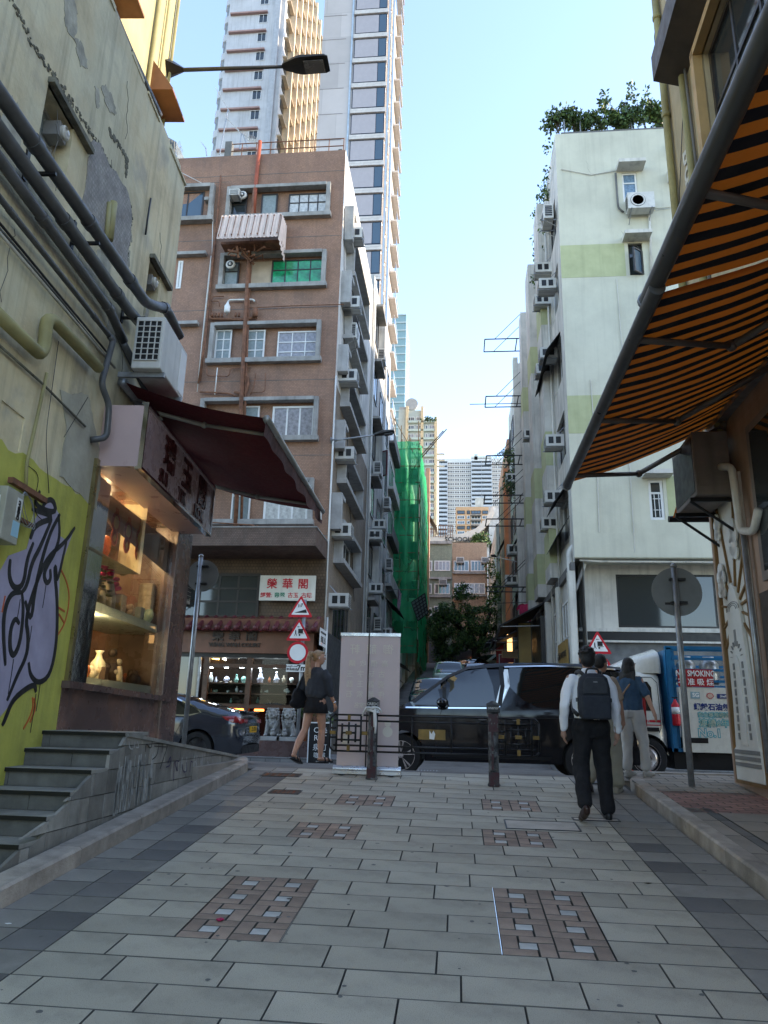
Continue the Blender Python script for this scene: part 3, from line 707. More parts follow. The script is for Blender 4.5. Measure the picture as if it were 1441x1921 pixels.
def lamphead(parent,a,b,wd,mat,th=.11):
 d=(b-a);L=d.length;d.normalize();s_=d.cross(Z_).normalized();u=s_.cross(d)
 st=[(0,.05,.05),(.06,.09,.07),(.3,wd*.9,th*.8),(.42,wd,th),(.92,wd,th*.6),(1.,wd*.85,th*.25)];mb=MB();V_=[]
 for t,w_,h_ in st:
  for k in range(8):
   an=2*math.pi*(k+.5)/8;V_.append(a+d*L*t+s_*w_*math.cos(an)*1.05+u*(h_*math.sin(an)*(.35 if math.sin(an)<0 else 1)))
 n=8;fs=[(j*n+i,j*n+(i+1)%n,(j+1)*n+(i+1)%n,(j+1)*n+i)for j in range(len(st)-1)for i in range(n)]+[tuple(range(n)),tuple(range(5*n,6*n))]
 mb.add(V_,fs);mb.build('lamp_head',mat,parent,2)
 mb=MB();Fm=frame(a+d*L*.48-u*(th*.45),d,s_);mb.fbox(Fm,0,-wd*.7,-.0,L*.42,wd*.7,.012);mb.build('lens',pm('lamp_lens',(.10,.10,.10),.25,spec=.7),parent)
M_lamp=pm('lamp_head_black',(.018,.018,.018),.45,var=.2)
lamphead(sl_,h0,h1,.2,M_lamp)
# ================================================================== JADE SHOP AT LEFT, TERRACE AND STEPS
M_marb=pm('red_brown_marble',(.22,.125,.095),.28,var=.35,vs=1.2,col2=(.10,.062,.055),pscale=.9,spec=.6)
M_gran=pm('weathered_granite_facing',(.27,.255,.225),.8,var=.3,vs=3,bump=.4,bs=120,orand=.3,speck=.45,streak=.45,dirt=.4)
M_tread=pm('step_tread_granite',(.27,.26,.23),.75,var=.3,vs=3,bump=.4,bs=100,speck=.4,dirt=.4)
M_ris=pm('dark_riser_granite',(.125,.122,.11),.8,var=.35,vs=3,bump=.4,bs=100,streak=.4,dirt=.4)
TX=-3.13
ter=thing('terrace','raised granite faced terrace and steps in front of the left shop','terrace',(TX,7,.6))
def wtop(y):return 1.47 if y<=7.07 else 1.47+(1.08-1.47)*(y-7.07)/(11.2-7.07)
steps=[(7.07,1.47),(6.77,1.32),(6.47,1.17),(6.15,1.02),(5.83,.87),(5.5,.72),(5.17,.57),(4.85,.42)]
mb=MB()
for(y0,z0)in steps:mb.box(-6.5,y0+.012,-1,TX-.012,7.5,z0-.04)
mb2=MB();mb2 .prism([(TX-.03,7.08,0),(TX-.03,11.2,0),(TX-.03,11.2,wtop(11.2)-.03),(TX-.03,7.08,1.44)],(-.5,0,0));mb.v;
mb.build('core',M_joint,ter)
mb2 .build('wall_core',M_joint,ter)
for i,(y0,z0)in enumerate(steps):
 y1=steps[i-1][0]if i else 7.6
 zlow=steps[i+1][1]if i+1<len(steps)else z0-.15
 x=TX-.0
 while x>-5.4:
  wd=min(1.05,x+5.4);mb=MB();mb.box(x-wd+.003,y0-.02,z0-.035,x-.003,y1-.005+.0,z0);mb.build('tread',M_tread,ter,bevel=.004);q_=MB();q_.box(x-wd+.003,y0-.026,z0-.034,x-.003,y0-.021,z0-.002);q_.build('nosing_shadow',M_blk,ter);x-=wd  # black strip stands in for the contact shadow under each nosing
 x=TX-.01
 off=.35 if i%2 else .75
 while x>-5.4:
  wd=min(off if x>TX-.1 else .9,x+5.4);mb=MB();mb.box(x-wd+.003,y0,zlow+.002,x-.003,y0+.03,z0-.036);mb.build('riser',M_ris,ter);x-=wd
def kb(y):return SLOPE*y+.125
ys_=4.85
courses=5
rg=random.Random(11)
for c in range(9):
 zc0,zc1=-0.1+.2*c+.05,.2*(c+1)-.1+.05
 y=3.6+(.22 if c%2 else 0)
 while y<11.15:
  y2=min(y+.45,11.15)
  def topz(v):
   if v>=7.07:return wtop(v)-.035
   for(s0,z0)in steps:
    if v>=s0-.001:return z0-.036
   return-9
  ed=sorted({y,y2,*[s0 for s0,_ in steps if y<s0<y2]})
  for a,b in zip(ed,ed[1:]):
   ta,tb=topz(a+.001),topz(b-.001);za0,zb0=kb(a)-.03,kb(b)-.03
   lo0,lo1=max(zc0,za0),max(zc0,zb0);hi0,hi1=min(zc1,ta),min(zc1,tb)
   if hi0-lo0<.012 and hi1-lo1<.012:continue
   hi0,hi1=max(hi0,lo0+.004),max(hi1,lo1+.004)
   g=.005;mb=MB();P=[(TX,a+g,lo0+g),(TX,b-g,lo1+g),(TX,b-g,hi1-g*.5),(TX,a+g,hi0-g*.5)]
   mb.prism([Vector(p)+Vector((rg.uniform(-.0015,.0015),0,0))for p in P],(-.03,0,0));mb.build('facing_slab',M_gran,ter)
  y=y2
y=7.07
while y<11.1:
 y2=min(y+.62,11.2);mb=MB();w0=wtop(y);w1=wtop(y2)
 mb.prism([(TX+.015,y+.003,w0-.035),(TX+.015,y2-.003,w1-.035),(TX+.015,y2-.003,w1),(TX+.015,y+.003,w0)],(-.32,0,0));mb.build('edging_stone',M_tread,ter);y=y2
mb=MB();mb.prism([(TX-.3,7.5,0),(TX-.3,11.2,0),(TX-.3,11.2,wtop(11.2)-.01),(TX-.3,7.5,wtop(7.5)-.01)],(-3,0,0));mb.build('terrace_paving',M_tread,ter)
M_lime=pm('lime_stain',(.42,.42,.40),.9,var=.3,vs=12,bump=.3,alpha=.8)
M_tag1=pm('purple_marker',(.03,.018,.07),.6);M_tagw=pm('white_chalk',(.5,.5,.48),.8,alpha=.7)
TF=frame((TX,0,0),Y_,Z_)
def T2(px,py):p=atX(px,py,TX);return(p.y,p.z)
def zA(x,y):return(x/2.771,1340+y/2.771)
st=thing('lime_stain','white lime streaks running down the granite wall below the shop','stain',(TX,7.6,1.1))
mb=MB();rg=random.Random(9)
for i in range(70):
 px,py=zA(rg.uniform(610,800),290);u,v=T2(px,py);v=1.05+rg.uniform(-.05,.22);l=rg.uniform(.1,.5);w_=rg.uniform(.006,.03)
 v0=max(v-l,kb(u)+.01);
 if v0<v:mb.fbox(TF,u,v0,.0022,u+w_,v,.0034)
for u in(8.6,8.75,9.0,9.1,9.3):mb.fbox(TF,u,1.0,.0022,u+.02,1.18,.0034)
mb.build('lime_runs',M_lime,st)
tg=thing('graffiti','small black and purple scribbled tags on the granite wall under the shop','graffiti',(TX,8.3,1.2))
def scrib(strs,mat,name):
 mb=MB()
 for s_ in strs:ribbon(mb,[T2(*zA(*p))for p in s_],.012,.004,.001,TF)
 mb.build(name,mat,tg)
scrib([[(755,195),(757,145),(782,185),(790,140)],[(800,165),(860,170)],[(825,150),(815,215),(790,235)],[(845,150),(840,200)],[(875,145),(830,285)]],M_gbl,'black_tag')
scrib([[(862,275),(885,265),(888,210),(870,255)],[(905,245),(900,350)],[(920,250),(922,310),(905,240),(930,245)],[(945,260),(950,300),(970,300),(968,250)],[(985,300),(990,240),(1000,250)]],M_tag1,'purple_tag')
scrib([[(668,140),(672,180),(690,180)],[(700,145),(695,175)],[(712,140),(722,175),(705,172)],[(1003,350),(1010,215),(1030,320),(1050,215),(1052,340)],[(1070,330),(1078,220),(1090,320)]],M_tagw,'white_tag')
SW=0.0
shop=thing('jade_shop','small jade shop with a lit display window, marble base and maroon name box','shop',LF@Vector((1.5,1.4,0)))
us0=lu(lw(108,1330));us1=lu(lw(354,1020));usg1=lu(lw(305,1330))
zl0,zl1=1.90,1.84
zgt=4.15
up0=lu(lw(318,1100));up1=lu(lw(354,1020))
SD=1.5
M_shopin=pm('shop_interior_wall',(.42,.33,.17),.8,var=.15)
mb=MB()
mb.fbox(LF,us0+.05,1.0,-SD-.1,up1,5.2,-SD);mb.fbox(LF,us0+.05,zgt+.25,-SD,up1,5.0,-.12);mb.fbox(LF,us0+.05,1.0,-SD,us1,zl0-.25,-.1)
mb.fbox(LF,us0,1.0,-SD,us0+.05,5.0,-.05);mb.build('interior_shell',M_shopin,shop)
mb=MB();mb.fbox(LF,up1-.35,.9,-3,up1,5.0,-.12);mb.fbox(LF,us0,4.35,-SD,up1,5.05,-.05);mb.build('outer_shell',M_marb,shop)
mb=MB();mb.prism([LF@Vector(p)for p in((us0,1.0,.02),(up0+.02,.9,.02),(up0+.02,zl1,.02),(us0,zl0,.02))],LN*-.3);mb.build('marble_base',M_marb,shop)
mb=MB();mb.prism([LF@Vector(p)for p in((us0-.02,zl0-.02,.1),(usg1+.1,zl1-.02,.1),(usg1+.1,zl1+.05,.1),(us0-.02,zl0+.05,.1))],LN*-.42);mb.build('ledge',M_marb,shop)
mb=MB();mb.fbox(LF,up0,.9,-.3,up1,4.42,.06);mb.build('pillar',M_marb,shop,bevel=.01)
ug0=lu(lw(172,1250));
M_mir=pm('mirror_steel',(.75,.75,.75),.06,metal=1,var=.03,bump=.25,bs=3)
mb=MB();mb.fbox(LF,us0+.03,zl0+.05,-.02,us0+.1,zgt+.2,.05);mb.build('brass_trim',pm('dull_brass',(.30,.25,.12),.35,metal=.8,var=.2),shop)
mb=MB();mb.fbox(LF,us0+.1,zl0+.05,-.08,ug0,zgt+.1,-.04);mb.build('mirror_panel',M_mir,shop)
mb=MB();mb.fbox(LF,usg1+.02,zl1+.05,-.1,usg1+.1,zgt,.0);mb.build('black_frame',M_blk,shop)
mb=MB();mb.fbox(LF,usg1+.1,1.35,-.1,up0,zgt+.1,.0);mb.build('chrome_pilaster',M_mir,shop)
M_gold=pm('gold_wood',(.42,.24,.07),.4,var=.15)
mb=MB();mb.fbox(LF,usg1-.12,2.85,-.16,usg1+.02,zgt,-.05);mb.build('gold_jamb',M_gold,shop)
M_glass=pm('clear_shop_glass',(.9,.95,.93),.02,var=0)
bsdf=M_glass.node_tree.nodes['Principled BSDF'];
t_=M_glass.node_tree;tr=t_.nodes.new('ShaderNodeBsdfTransparent');gl=t_.nodes.new('ShaderNodeBsdfGlossy');gl.inputs['Roughness'].default_value=.01;mx=t_.nodes.new('ShaderNodeMixShader');fr_=t_.nodes.new('ShaderNodeFresnel');fr_.inputs[0].default_value=1.6
tr.inputs[0].default_value=(.86,.9,.88,1)
t_.links.new(fr_.outputs[0],mx.inputs[0]);t_.links.new(tr.outputs[0],mx.inputs[1]);t_.links.new(gl.outputs[0],mx.inputs[2]);t_.links.new(mx.outputs[0],t_.nodes['Material Output'].inputs[0])
mb=MB();mb.quad(*[LF@Vector(p)for p in((ug0,zl0+.05,-.04),(usg1+.02,zl1+.05,-.04),(usg1+.02,zgt,-.04),(ug0,zgt,-.04))]);mb.build('window_glass',M_glass,shop)
M_shelf=pm('pale_green_shelf_edge',(.38,.44,.42),.35,var=.1)
zs=2.78
for z0,nm in((zl0+.02,'low'),(zs,'mid')):
 mb=MB();mb.fbox(LF,us0+.1,z0,-.95,usg1+.02,z0+.11,-.12);mb.build('shelf',M_shelf,shop)
mb=MB();mb.fbox(LF,us0+.1,3.55,-1.3,usg1,3.57,-.9);mb.build('glass_shelf',M_frost,shop)
M_spot=pm('warm_spot_lamp',(1,.75,.4),.5,var=0,emit=5)
k=0
for uu,vv,nn in((us0+.4,zs-.015,-.3),(us0+.8,zs-.015,-.35),(us0+1.2,zs-.015,-.3),(us0+.35,zgt+.2,-.6),(us0+1.1,zgt+.2,-.8),(us0+1.9,zgt+.2,-.6)):
 mb=MB();c=LF@Vector((uu,vv,nn));mb.cyl(c,c-Z_*.012,.045,None,12);mb.build('spot_lamp',M_spot,shop)
 ld=bpy.data.lights.new('shop_light','POINT');ld.energy=4 if k<3 else 8;ld.color=(1,.72,.38);ld.shadow_soft_size=.04;lo_=bpy.data.objects.new('shop_light',ld);COL.objects.link(lo_);lo_.location=c-Z_*.06;k+=1
pl_=thing('pendant_lamp','small warm cone pendant lamp hanging inside the left shop window','lamp',LF@Vector((us0+.75,3.75,-.4)))
c=LF@Vector((us0+.75,3.78,-.4));mb=MB();mb.lathe(c,[(.075,0),(.02,.1),(.01,.14)],14);mb.build('shade',pm('glowing_shade',(1,.7,.35),.5,var=0,emit=2.2),pl_,True);mb=MB();mb.cyl(c+Z_*.14,c+Z_*.45,.004,None,5);mb.build('cord',M_blk,pl_)
rl=thing('red_lantern','tiny red paper lantern hanging in the left shop window','lantern',LF@Vector((us0+.72,3.5,-.3)))
c=LF@Vector((us0+.78,3.5,-.3));mb=MB();mb.ell(c,(.05,.05,.038));mb.build('shade',pm('red_paper',(.5,.02,.03),.5),rl,True);mb=MB();mb.cyl(c+Z_*.03,c+Z_*.3,.003,None,5);mb.cyl(c-Z_*.1,c-Z_*.03,.006,None,5);mb.build('cord',M_red,rl)
M_cer=pm('cream_ceramic',(.62,.55,.40),.25,var=.1,spec=.6);M_jade=pm('pale_jade',(.30,.42,.33),.3,var=.3,vs=14);M_amb=pm('amber_carving',(.35,.10,.03),.3,var=.4,vs=25);M_mag=pm('magenta_orchid',(.55,.02,.18),.6,var=.3,vs=20)
M_leaf=pm('green_leaf',(.06,.11,.03),.6,var=.4,vs=20);M_dwood=pm('dark_wood',(.05,.028,.018),.5,var=.3);M_stone=pm('soapstone',(.42,.36,.27),.5,var=.3,vs=16)
VASE=[(.03,0),(.055,.02),(.075,.1),(.07,.16),(.035,.21),(.025,.25),(.045,.28)]
def ornament(kind,name,label,uu,vv,nn,s_,mat,grp='ornaments in the left shop window'):
 uu=ug0+.16+(uu-us0-.45)/1.55*(usg1-ug0-.32);nn=-.2+(nn+.2)*.35;s_*=.85 if kind=='vase' else 1.45
 c=LF@Vector((uu,vv,nn));t=thing(name,label,name.replace('_',' '),c,0,grp);mb=MB()
 if kind=='vase':mb.lathe(c,[(r*s_,z*s_)for r,z in VASE],18);mb.build('body',mat,t,True)
 elif kind=='figure':
  mb.loft([(c,.06*s_,.05*s_,0),(c+Z_*.08*s_,.055*s_,.05*s_,0),(c+Z_*.16*s_,.035*s_,.03*s_,0)],12);mb.ell(c+Z_*.2*s_,.032*s_);mb.ell(c+Vector((0,.05,.12))*s_,.025*s_);mb.ell(c+Vector((0,-.05,.1))*s_,.025*s_);mb.build('body',mat,t,True)
 elif kind=='rock':
  rg=random.Random(int(uu*1000))
  for i in range(7):mb.ell(c+Vector((rg.uniform(-.03,.03),rg.uniform(-.05,.05),rg.uniform(.02,.1)))*s_,(.04*s_,.035*s_,.05*s_),None,8,6)
  mb.build('body',mat,t,True)
 elif kind=='flower':
  rg=random.Random(3)
  for i in range(34):a=rg.uniform(0,1);mb.ell(c+(LD*(a*.34)+Z_*(.02-a*.28*a)+Vector((rg.uniform(-.03,.03),rg.uniform(-.03,.03),rg.uniform(-.03,.03))))*s_,(.024*s_,.03*s_,.014*s_),None,6,4)
  mb.build('petals',mat,t,True)
  mb=MB();mb.tube([c+Z_*-.25*s_,c+Z_*.02,c+LD*.2*s_,c+LD*.34*s_-Z_*.25*s_],.006,6);mb.build('stem',M_leaf,t)
 elif kind=='plant':
  rg=random.Random(5)
  for i in range(60):a=rg.uniform(0,6.28);l=rg.uniform(.05,.2)*s_;p=c+Z_*rg.uniform(.05,.2)*s_+Vector((math.cos(a)*l*.5,math.sin(a)*l,0));mb.ell(p,(.02*s_,.025*s_,.008*s_),None,6,3)
  mb.build('leaves',mat,t,True);mb=MB();mb.lathe(c,[(.04*s_,0),(.06*s_,.08*s_)],12);mb.build('pot',M_cer,t,True)
 elif kind=='block':
  mb.fbox(LF,uu-.06*s_,vv,nn-.04*s_,uu+.06*s_,vv+.16*s_,nn+.04*s_);mb.build('body',mat,t,bevel=.01)
 return t
z1=zl0+.13;z2=zs+.11;z3=3.57
for a in(('vase','vase','white and blue round vase under the lower spot lamps',us0+.95,z1,-.5,1.5,M_cer),('rock','ornament','dark clustered carving at the left of the lower shelf',us0+.55,z1,-.4,1.1,M_amb),('figure','figurine','pale seated figurine right of the vase on the lower shelf',us0+1.3,z1,-.35,.9,M_stone),('rock','ornament','grey rock ornament left of the vase on the lower shelf',us0+.7,z1,-.25,.8,M_stone),('figure','figurine','dark standing figurine behind the seated pale one',us0+1.28,z1,-.6,1.3,M_dwood),('block','ornament','black lacquer block in front of the white vase',us0+.95,z1,-.25,.7,M_dwood),('rock','ornament','low black ornament at the right end of the lower shelf',us0+1.65,z1,-.3,1.,M_dwood),('plant','plant','yellow green bonsai at the left of the upper shelf',us0+.55,z2,-.4,1.4,pm('yellow_green_leaf',(.16,.15,.03),.6,var=.4,vs=20)),('figure','figurine','small cream figurine pair left of the candle',us0+.7,z2,-.25,.8,M_cer),('figure','figurine','small cream figurine beside the bonsai pot',us0+.82,z2,-.22,.7,M_cer),('block','candle','cream block candle in the middle of the upper shelf',us0+1.1,z2,-.25,1.,M_cer),('rock','ornament','pale rounded stone right of the candle',us0+1.32,z2,-.25,.8,M_stone),('rock','ornament','cloudy jade carving at the right end of the upper shelf',us0+1.85,z2,-.25,1.2,M_jade),('block','ornament','tall pale stone slab by the gold jamb',us0+1.95,z2+.2,-.5,1.7,M_stone),('vase','vase','cream vase with dark letters behind the pink orchid',us0+.5,z3-.1,-1.1,1.35,M_cer),('rock','ornament','orange carved treasure ornament above the orchid',us0+.98,z3-.05,-1.0,1.6,M_amb),('flower','orchid','magenta orchid spray trailing across the upper shelf',us0+.75,z2+.52,-.5,1.4,M_mag),('vase','vase','brass urn at the back right of the window',us0+1.6,z3-.05,-1.1,1.4,pm('old_brass',(.25,.17,.06),.3,metal=.8)),('figure','figurine','round cream boulder figurine behind the bonsai',us0+.95,z2,-.55,1.6,M_stone),('rock','ornament','brown wood carving behind the candle',us0+1.35,z2,-.6,1.5,pm('brown_wood',(.2,.11,.05),.5,var=.3)),('block','ornament','glass paperweight near the right of the upper shelf',us0+1.6,z2,-.25,.8,M_frost)):
 ornament(*a)
rg_=random.Random(44)
for i in range(14):
 kd=['vase','figure','rock','block'][i%4];row=i//7;mm_=[M_cer,M_stone,M_amb,M_jade,M_dwood][rg_.randrange(5)]
 ornament(kd,['vase','figurine','ornament','ornament'][i%4],f"{['first', 'second', 'third', 'fourth', 'fifth', 'sixth', 'seventh'][i % 7]} small piece from the left in the back row of the {['lower', 'upper'][row]} shelf",us0+.5+(i%7)*.23,(z1,z2)[row],-1.0,rg_.uniform(.55,.9),mm_)
M_pap=pm('red_gold_paper',(.42,.10,.05),.6,var=.4,vs=18);M_papg=pm('gold_paper',(.52,.33,.10),.5,var=.2)
for i in range(4):
 uu=us0+.62+i*.42;t=thing('paper_decoration',['leftmost','second from left','third from left','rightmost'][i]+' red and gold paper decoration on the shop glass','decoration',LF@Vector((uu,3.9,-.06)),0,'paper decorations on the shop glass')
 mb=MB();mb.lathe(LF@Vector((uu,3.88,-.07)),[(.13,0),(.13,.004)],20,LN);mb.lathe(LF@Vector((uu,3.70,-.07)),[(.11,0),(.11,.004)],14,LN);mb.fbox(LF,uu-.05,3.96,-.07,uu+.05,4.06,-.066);mb.build('red_shape',M_pap,t)
 mb=MB();mb.lathe(LF@Vector((uu,3.88,-.065)),[(.08,0),(.08,.004)],16,LN);mb.lathe(LF@Vector((uu,3.69,-.065)),[(.05,0),(.05,.004)],4,LN);mb.build('gold_disc',M_papg,t)
mb=MB();mb.prism([LF@Vector(p)for p in((us0+.3,zgt,-.075),(usg1,zgt,-.075),(usg1,zgt-.5,-.075),(us0+.9,zgt-.35,-.075),(us0+.3,zgt-.25,-.075))],LN*.004);mb.build('paper_backing',pm('tan_backing_paper',(.40,.25,.17),.7),shop)
sg=thing('shop_sign_box','pale pink name box reading SUI YIK KOK under the maroon awning','sign',LF@Vector((1.5,4.6,.2)))
sb0=lu(lw(183,870));so_=.48
sb0=lu(lw(262,870,so_));sb1=lu(lw(397,955,so_));zb=(lw(258,872,so_).z+lw(390,1000,so_).z)/2;zt_=(lw(270,764,so_).z+lw(401,910,so_).z)/2
print('signbox',sb0,sb1,zb,zt_,lw(258,872,so_),lw(390,1000,so_),lw(270,764,so_),lw(401,910,so_))
M_pink=pm('pale_pink_panel',(.52,.38,.36),.35,var=.1,vs=1)
mb=MB();mb.fbox(LF,sb0,zb,-.05,sb1,zt_,so_);mb.build('box',M_pink,sg)
mb=MB()
for a in((sb0,zb-.03,sb1,zb+.0),(sb0,zt_,sb1,zt_+.04)):mb.fbox(LF,a[0]-.01,a[1],so_-.05,a[2]+.01,a[3],so_+.03)
mb.fbox(LF,sb0-.012,zb,so_-.02,sb0+.012,zt_,so_+.03);mb.fbox(LF,sb1-.012,zb,so_-.02,sb1+.012,zt_,so_+.03);mb.build('trim',M_silver,sg)
M_lettr=pm('dark_red_letters',(.05,.010,.008),.35,var=.2);hh=zt_-zb;ln=sb1-sb0;mb=MB();mb.fbox(LF,sb0+.03,zb+.02,so_+.001,sb1-.03,zt_-.02,so_+.006);mb.build('sign_face',pm('shaded_pink_face',(.36,.25,.24),.3,var=.1),sg)  # front face is a darker pink, its shade put into the colour
for ch,t0 in(('瑞',.30),('玉',.55),('閣',.80)):text(ch,hh*.62,LF@Vector((sb0+ln*t0,zt_-hh*.40,so_+.012)),LD,Z_,M_lettr,sg,'lettering',.012,.012)
for ch,t0 in(('SUI',.25),('YIK',.5),('KOK',.77)):text(ch,hh*.3,LF@Vector((sb0+ln*t0,zb+hh*.17,so_+.012)),LD,Z_,M_lettr,sg,'lettering',.012,.008)
aw=thing('awning','dark maroon retractable awning over the left jade shop','awning',LF@Vector((1.8,5.2,1)))
M_mar=pm('maroon_canvas',(.095,.006,.012),.9,var=.15,vs=6)
A0=lw(228,690,.05);A1=lw(410,905,.05);zw=5.45;u0_=lu(A0);u1_=u0_+3.75
def fr_on(px,py,z):d=ray(px,py);return EYE+d*((z-EYE[2])/d[2])
B0=fr_on(500,785,5.0);B1=fr_on(605,960,5.0);print('awnbar',B0,B1,A0,A1)
W0_=LF@Vector((lu(B0),zw,.05));W1_=LF@Vector((lu(B1),zw,.05))
nb=10;mb=MB();V_=[]
for j in range(9):
 t=j/8
 for i in range(nb+1):s_=i/nb;p=(W0_*(1-s_)+W1_*s_)*(1-t)+(B0*(1-s_)+B1*s_)*t;p.z-=.06*math.sin(math.pi*t)+.012*math.sin(s_*14+t*3);V_.append(p)
mb.add(V_+[p+Z_*.006 for p in V_],[(j*(nb+1)+i,j*(nb+1)+i+1,(j+1)*(nb+1)+i+1,(j+1)*(nb+1)+i)for j in range(8)for i in range(nb)]+[tuple(99+q for q in(j*(nb+1)+i,(j+1)*(nb+1)+i,(j+1)*(nb+1)+i+1,j*(nb+1)+i+1))for j in range(8)for i in range(nb)])
mb.build('canvas',M_mar,aw,True,fixn=False)
mb=MB();mb.cyl(B0,B1,.045,None,12);mb.build('front_bar',pm('awning_bar_grey',(.35,.35,.33),.4,metal=.5),aw,True)
mb=MB();mb.cyl(W0_,W1_,.06,None,12);mb.build('roller',M_steel,aw,True)
mb=MB();V_=[];n=40
for i in range(n+1):s_=i/n;p=B0*(1-s_)+B1*s_;dr=.21+.015*math.sin(s_*28);V_+=[p-Z_*.02,p-Z_*dr+X_*.02*math.sin(s_*33)-X_*.02]
mb.add(V_,[(2*i,2*i+1,2*i+3,2*i+2)for i in range(n)])
mb.build('valance',pm('valance_cloth',(.09,.045,.045),.9,var=.4,vs=10),aw,True)
mb=MB();p=B0*.07+B1*.93;d_=(B1-B0).normalized();mb.quad(p-Z_*.06+X_*.012,p+d_*.18-Z_*.06+X_*.012,p+d_*.18-Z_*.17+X_*.012,p+d_*.05-Z_*.19+X_*.012);mb.build('valance_mark',M_white,aw)
for s_ in(.12,.88):
 a=W0_*(1-s_)+W1_*s_-Z_*.12;b=B0*(1-s_)+B1*s_-Z_*.03;m_=a*.5+b*.5+LD*(.0)-Z_*.05
 mb=MB();mb.cyl(a,m_,.028,None,8);mb.cyl(m_,b,.024,None,8);mb.ell(m_,.04);mb.build('folding_arm',pm('arm_grey',(.30,.29,.26),.5,metal=.3),aw,True)
def grille(mb,F_,u0,v0,u1,v1,n,nx=9,ny=9,w_=.008):
 for i in range(nx+1):u=u0+(u1-u0)*i/nx;mb.fbox(F_,u-w_/2,v0,n,u+w_/2,v1,n+.012)
 for j in range(ny+1):v=v0+(v1-v0)*j/ny;mb.fbox(F_,u0,v-w_/2,n+.002,u1,v+w_/2,n+.014)
ac=thing('air_conditioner','large white outdoor unit above the maroon awning on the left building','air conditioner',LF@Vector((1,5.6,.5)))
ao=.62;ub0=lu(lw(300,660,ao));ub1=lu(lw(345,690,ao));zb_=lw(262,690,.6).z;zb2=lw(305,615,ao).z
u0c=lu(lw(302,650,ao));
q0=lw(300,690,ao);q1=lw(303,622,ao);q2=lw(342,682,ao)
print('ac',q0,q1,q2,lw(262,685,.25))
uc0=lu(q0);uc1=uc0+.92;zc0=lw(298,688,ao).z;zc1=zc0+.66
mb=MB();mb.fbox(LF,uc0,zc0,.28,uc1,zc1,ao);mb.build('casing',M_acw,ac,bevel=.015)
Fe=frame(LF@Vector((uc0-.001,zc0,.28)),LN,Z_)
Fe2=Matrix(Fe);mb=MB();FE=frame(LF@Vector((uc0,zc0,.28)),LN*1,Z_)
mb.fbox(LF,uc0-.004,zc0+.1,.31,uc0-.001,zc1-.06,ao-.04);mb.build('coil_opening',M_blk,ac)
mb=MB()
for i in range(5):nn=.31+i*.073;mb.fbox(LF,uc0-.016,zc0+.1,nn-.006,uc0-.004,zc1-.06,nn+.006)
for j in range(8):vv=zc0+.1+j*(zc1-zc0-.16)/7;mb.fbox(LF,uc0-.018,vv-.005,.31,uc0-.006,vv+.005,ao-.04)
mb.build('end_grille',M_acw,ac)
mb=MB();mb.fbox(LF,uc0+.1,zc0-.06,.1,uc0+.14,zc0,ao+.02);mb.fbox(LF,uc1-.14,zc0-.06,.0,uc1-.1,zc0,ao+.02);mb.build('bracket',M_steel,ac)
mb=MB();mb.fbox(LF,uc0+.66,zc0+.04,ao,uc1-.03,zc1-.05,ao+.006);mb.build('front_panel',M_white,ac)
for o_,r in((.1,.05),(.22,.04)):
 mb=MB();p0=LF@Vector((uc1-.8,6.1-o_*1.3,-.1+o_));p1=LF@Vector((up1+.1,5.15,-.1+o_));mb.tube([p0,p1],r,10);mb.build('drain_pipe',M_pvcg,lb,True)
def disc_sign(px_foot,px_top,ydist,zf,cdisc,rad,label,side=-1):
 f=atY(*px_foot,ydist);f.z=zf;tp=atY(*px_top,ydist);t=thing('traffic_sign',label,'traffic sign',f,0,'round signs seen from behind')
 mb=MB();mb.cyl(f,(f.x,f.y,tp.z),.038,None,12);mb.lathe((f.x,f.y,tp.z),[(.042,0),(.042,.03),(.02,.05)],12);mb.build('pole',M_steel,t,True)
 c=atY(*cdisc,ydist+.06);mb=MB();mb.lathe(c,[(rad,0),(rad,.006)],40,(0,1,0));mb.build('disc',pm('sign_back_grey',(.20,.21,.215),.6,metal=.2,var=.15),t)
 mb=MB()
 for dz in(-.15,.15):mb.box(f.x-.06,ydist-.02,c.z+dz-.015,c.x+.1,ydist+.055,c.z+dz+.015)
 mb.build('clamp',M_blk,t);return t,c
disc_sign((345,1395),(370,1045),12.2,gz(12),(380,1080),.28,'grey back of a round sign on a steel pole beside the left shop pillar')
rs,cc=disc_sign((1297,1462),(1268,1064),9.7,gz(9.7)+.11,(1270,1110),.315,'grey back of a round sign on a steel pole on the right pavement')
mb=MB();mb.box(cc.x-.16,cc.y-.004,cc.z-.17,cc.x-.06,cc.y-.002,cc.z-.14);mb.build('sticker',M_gbl,rs)
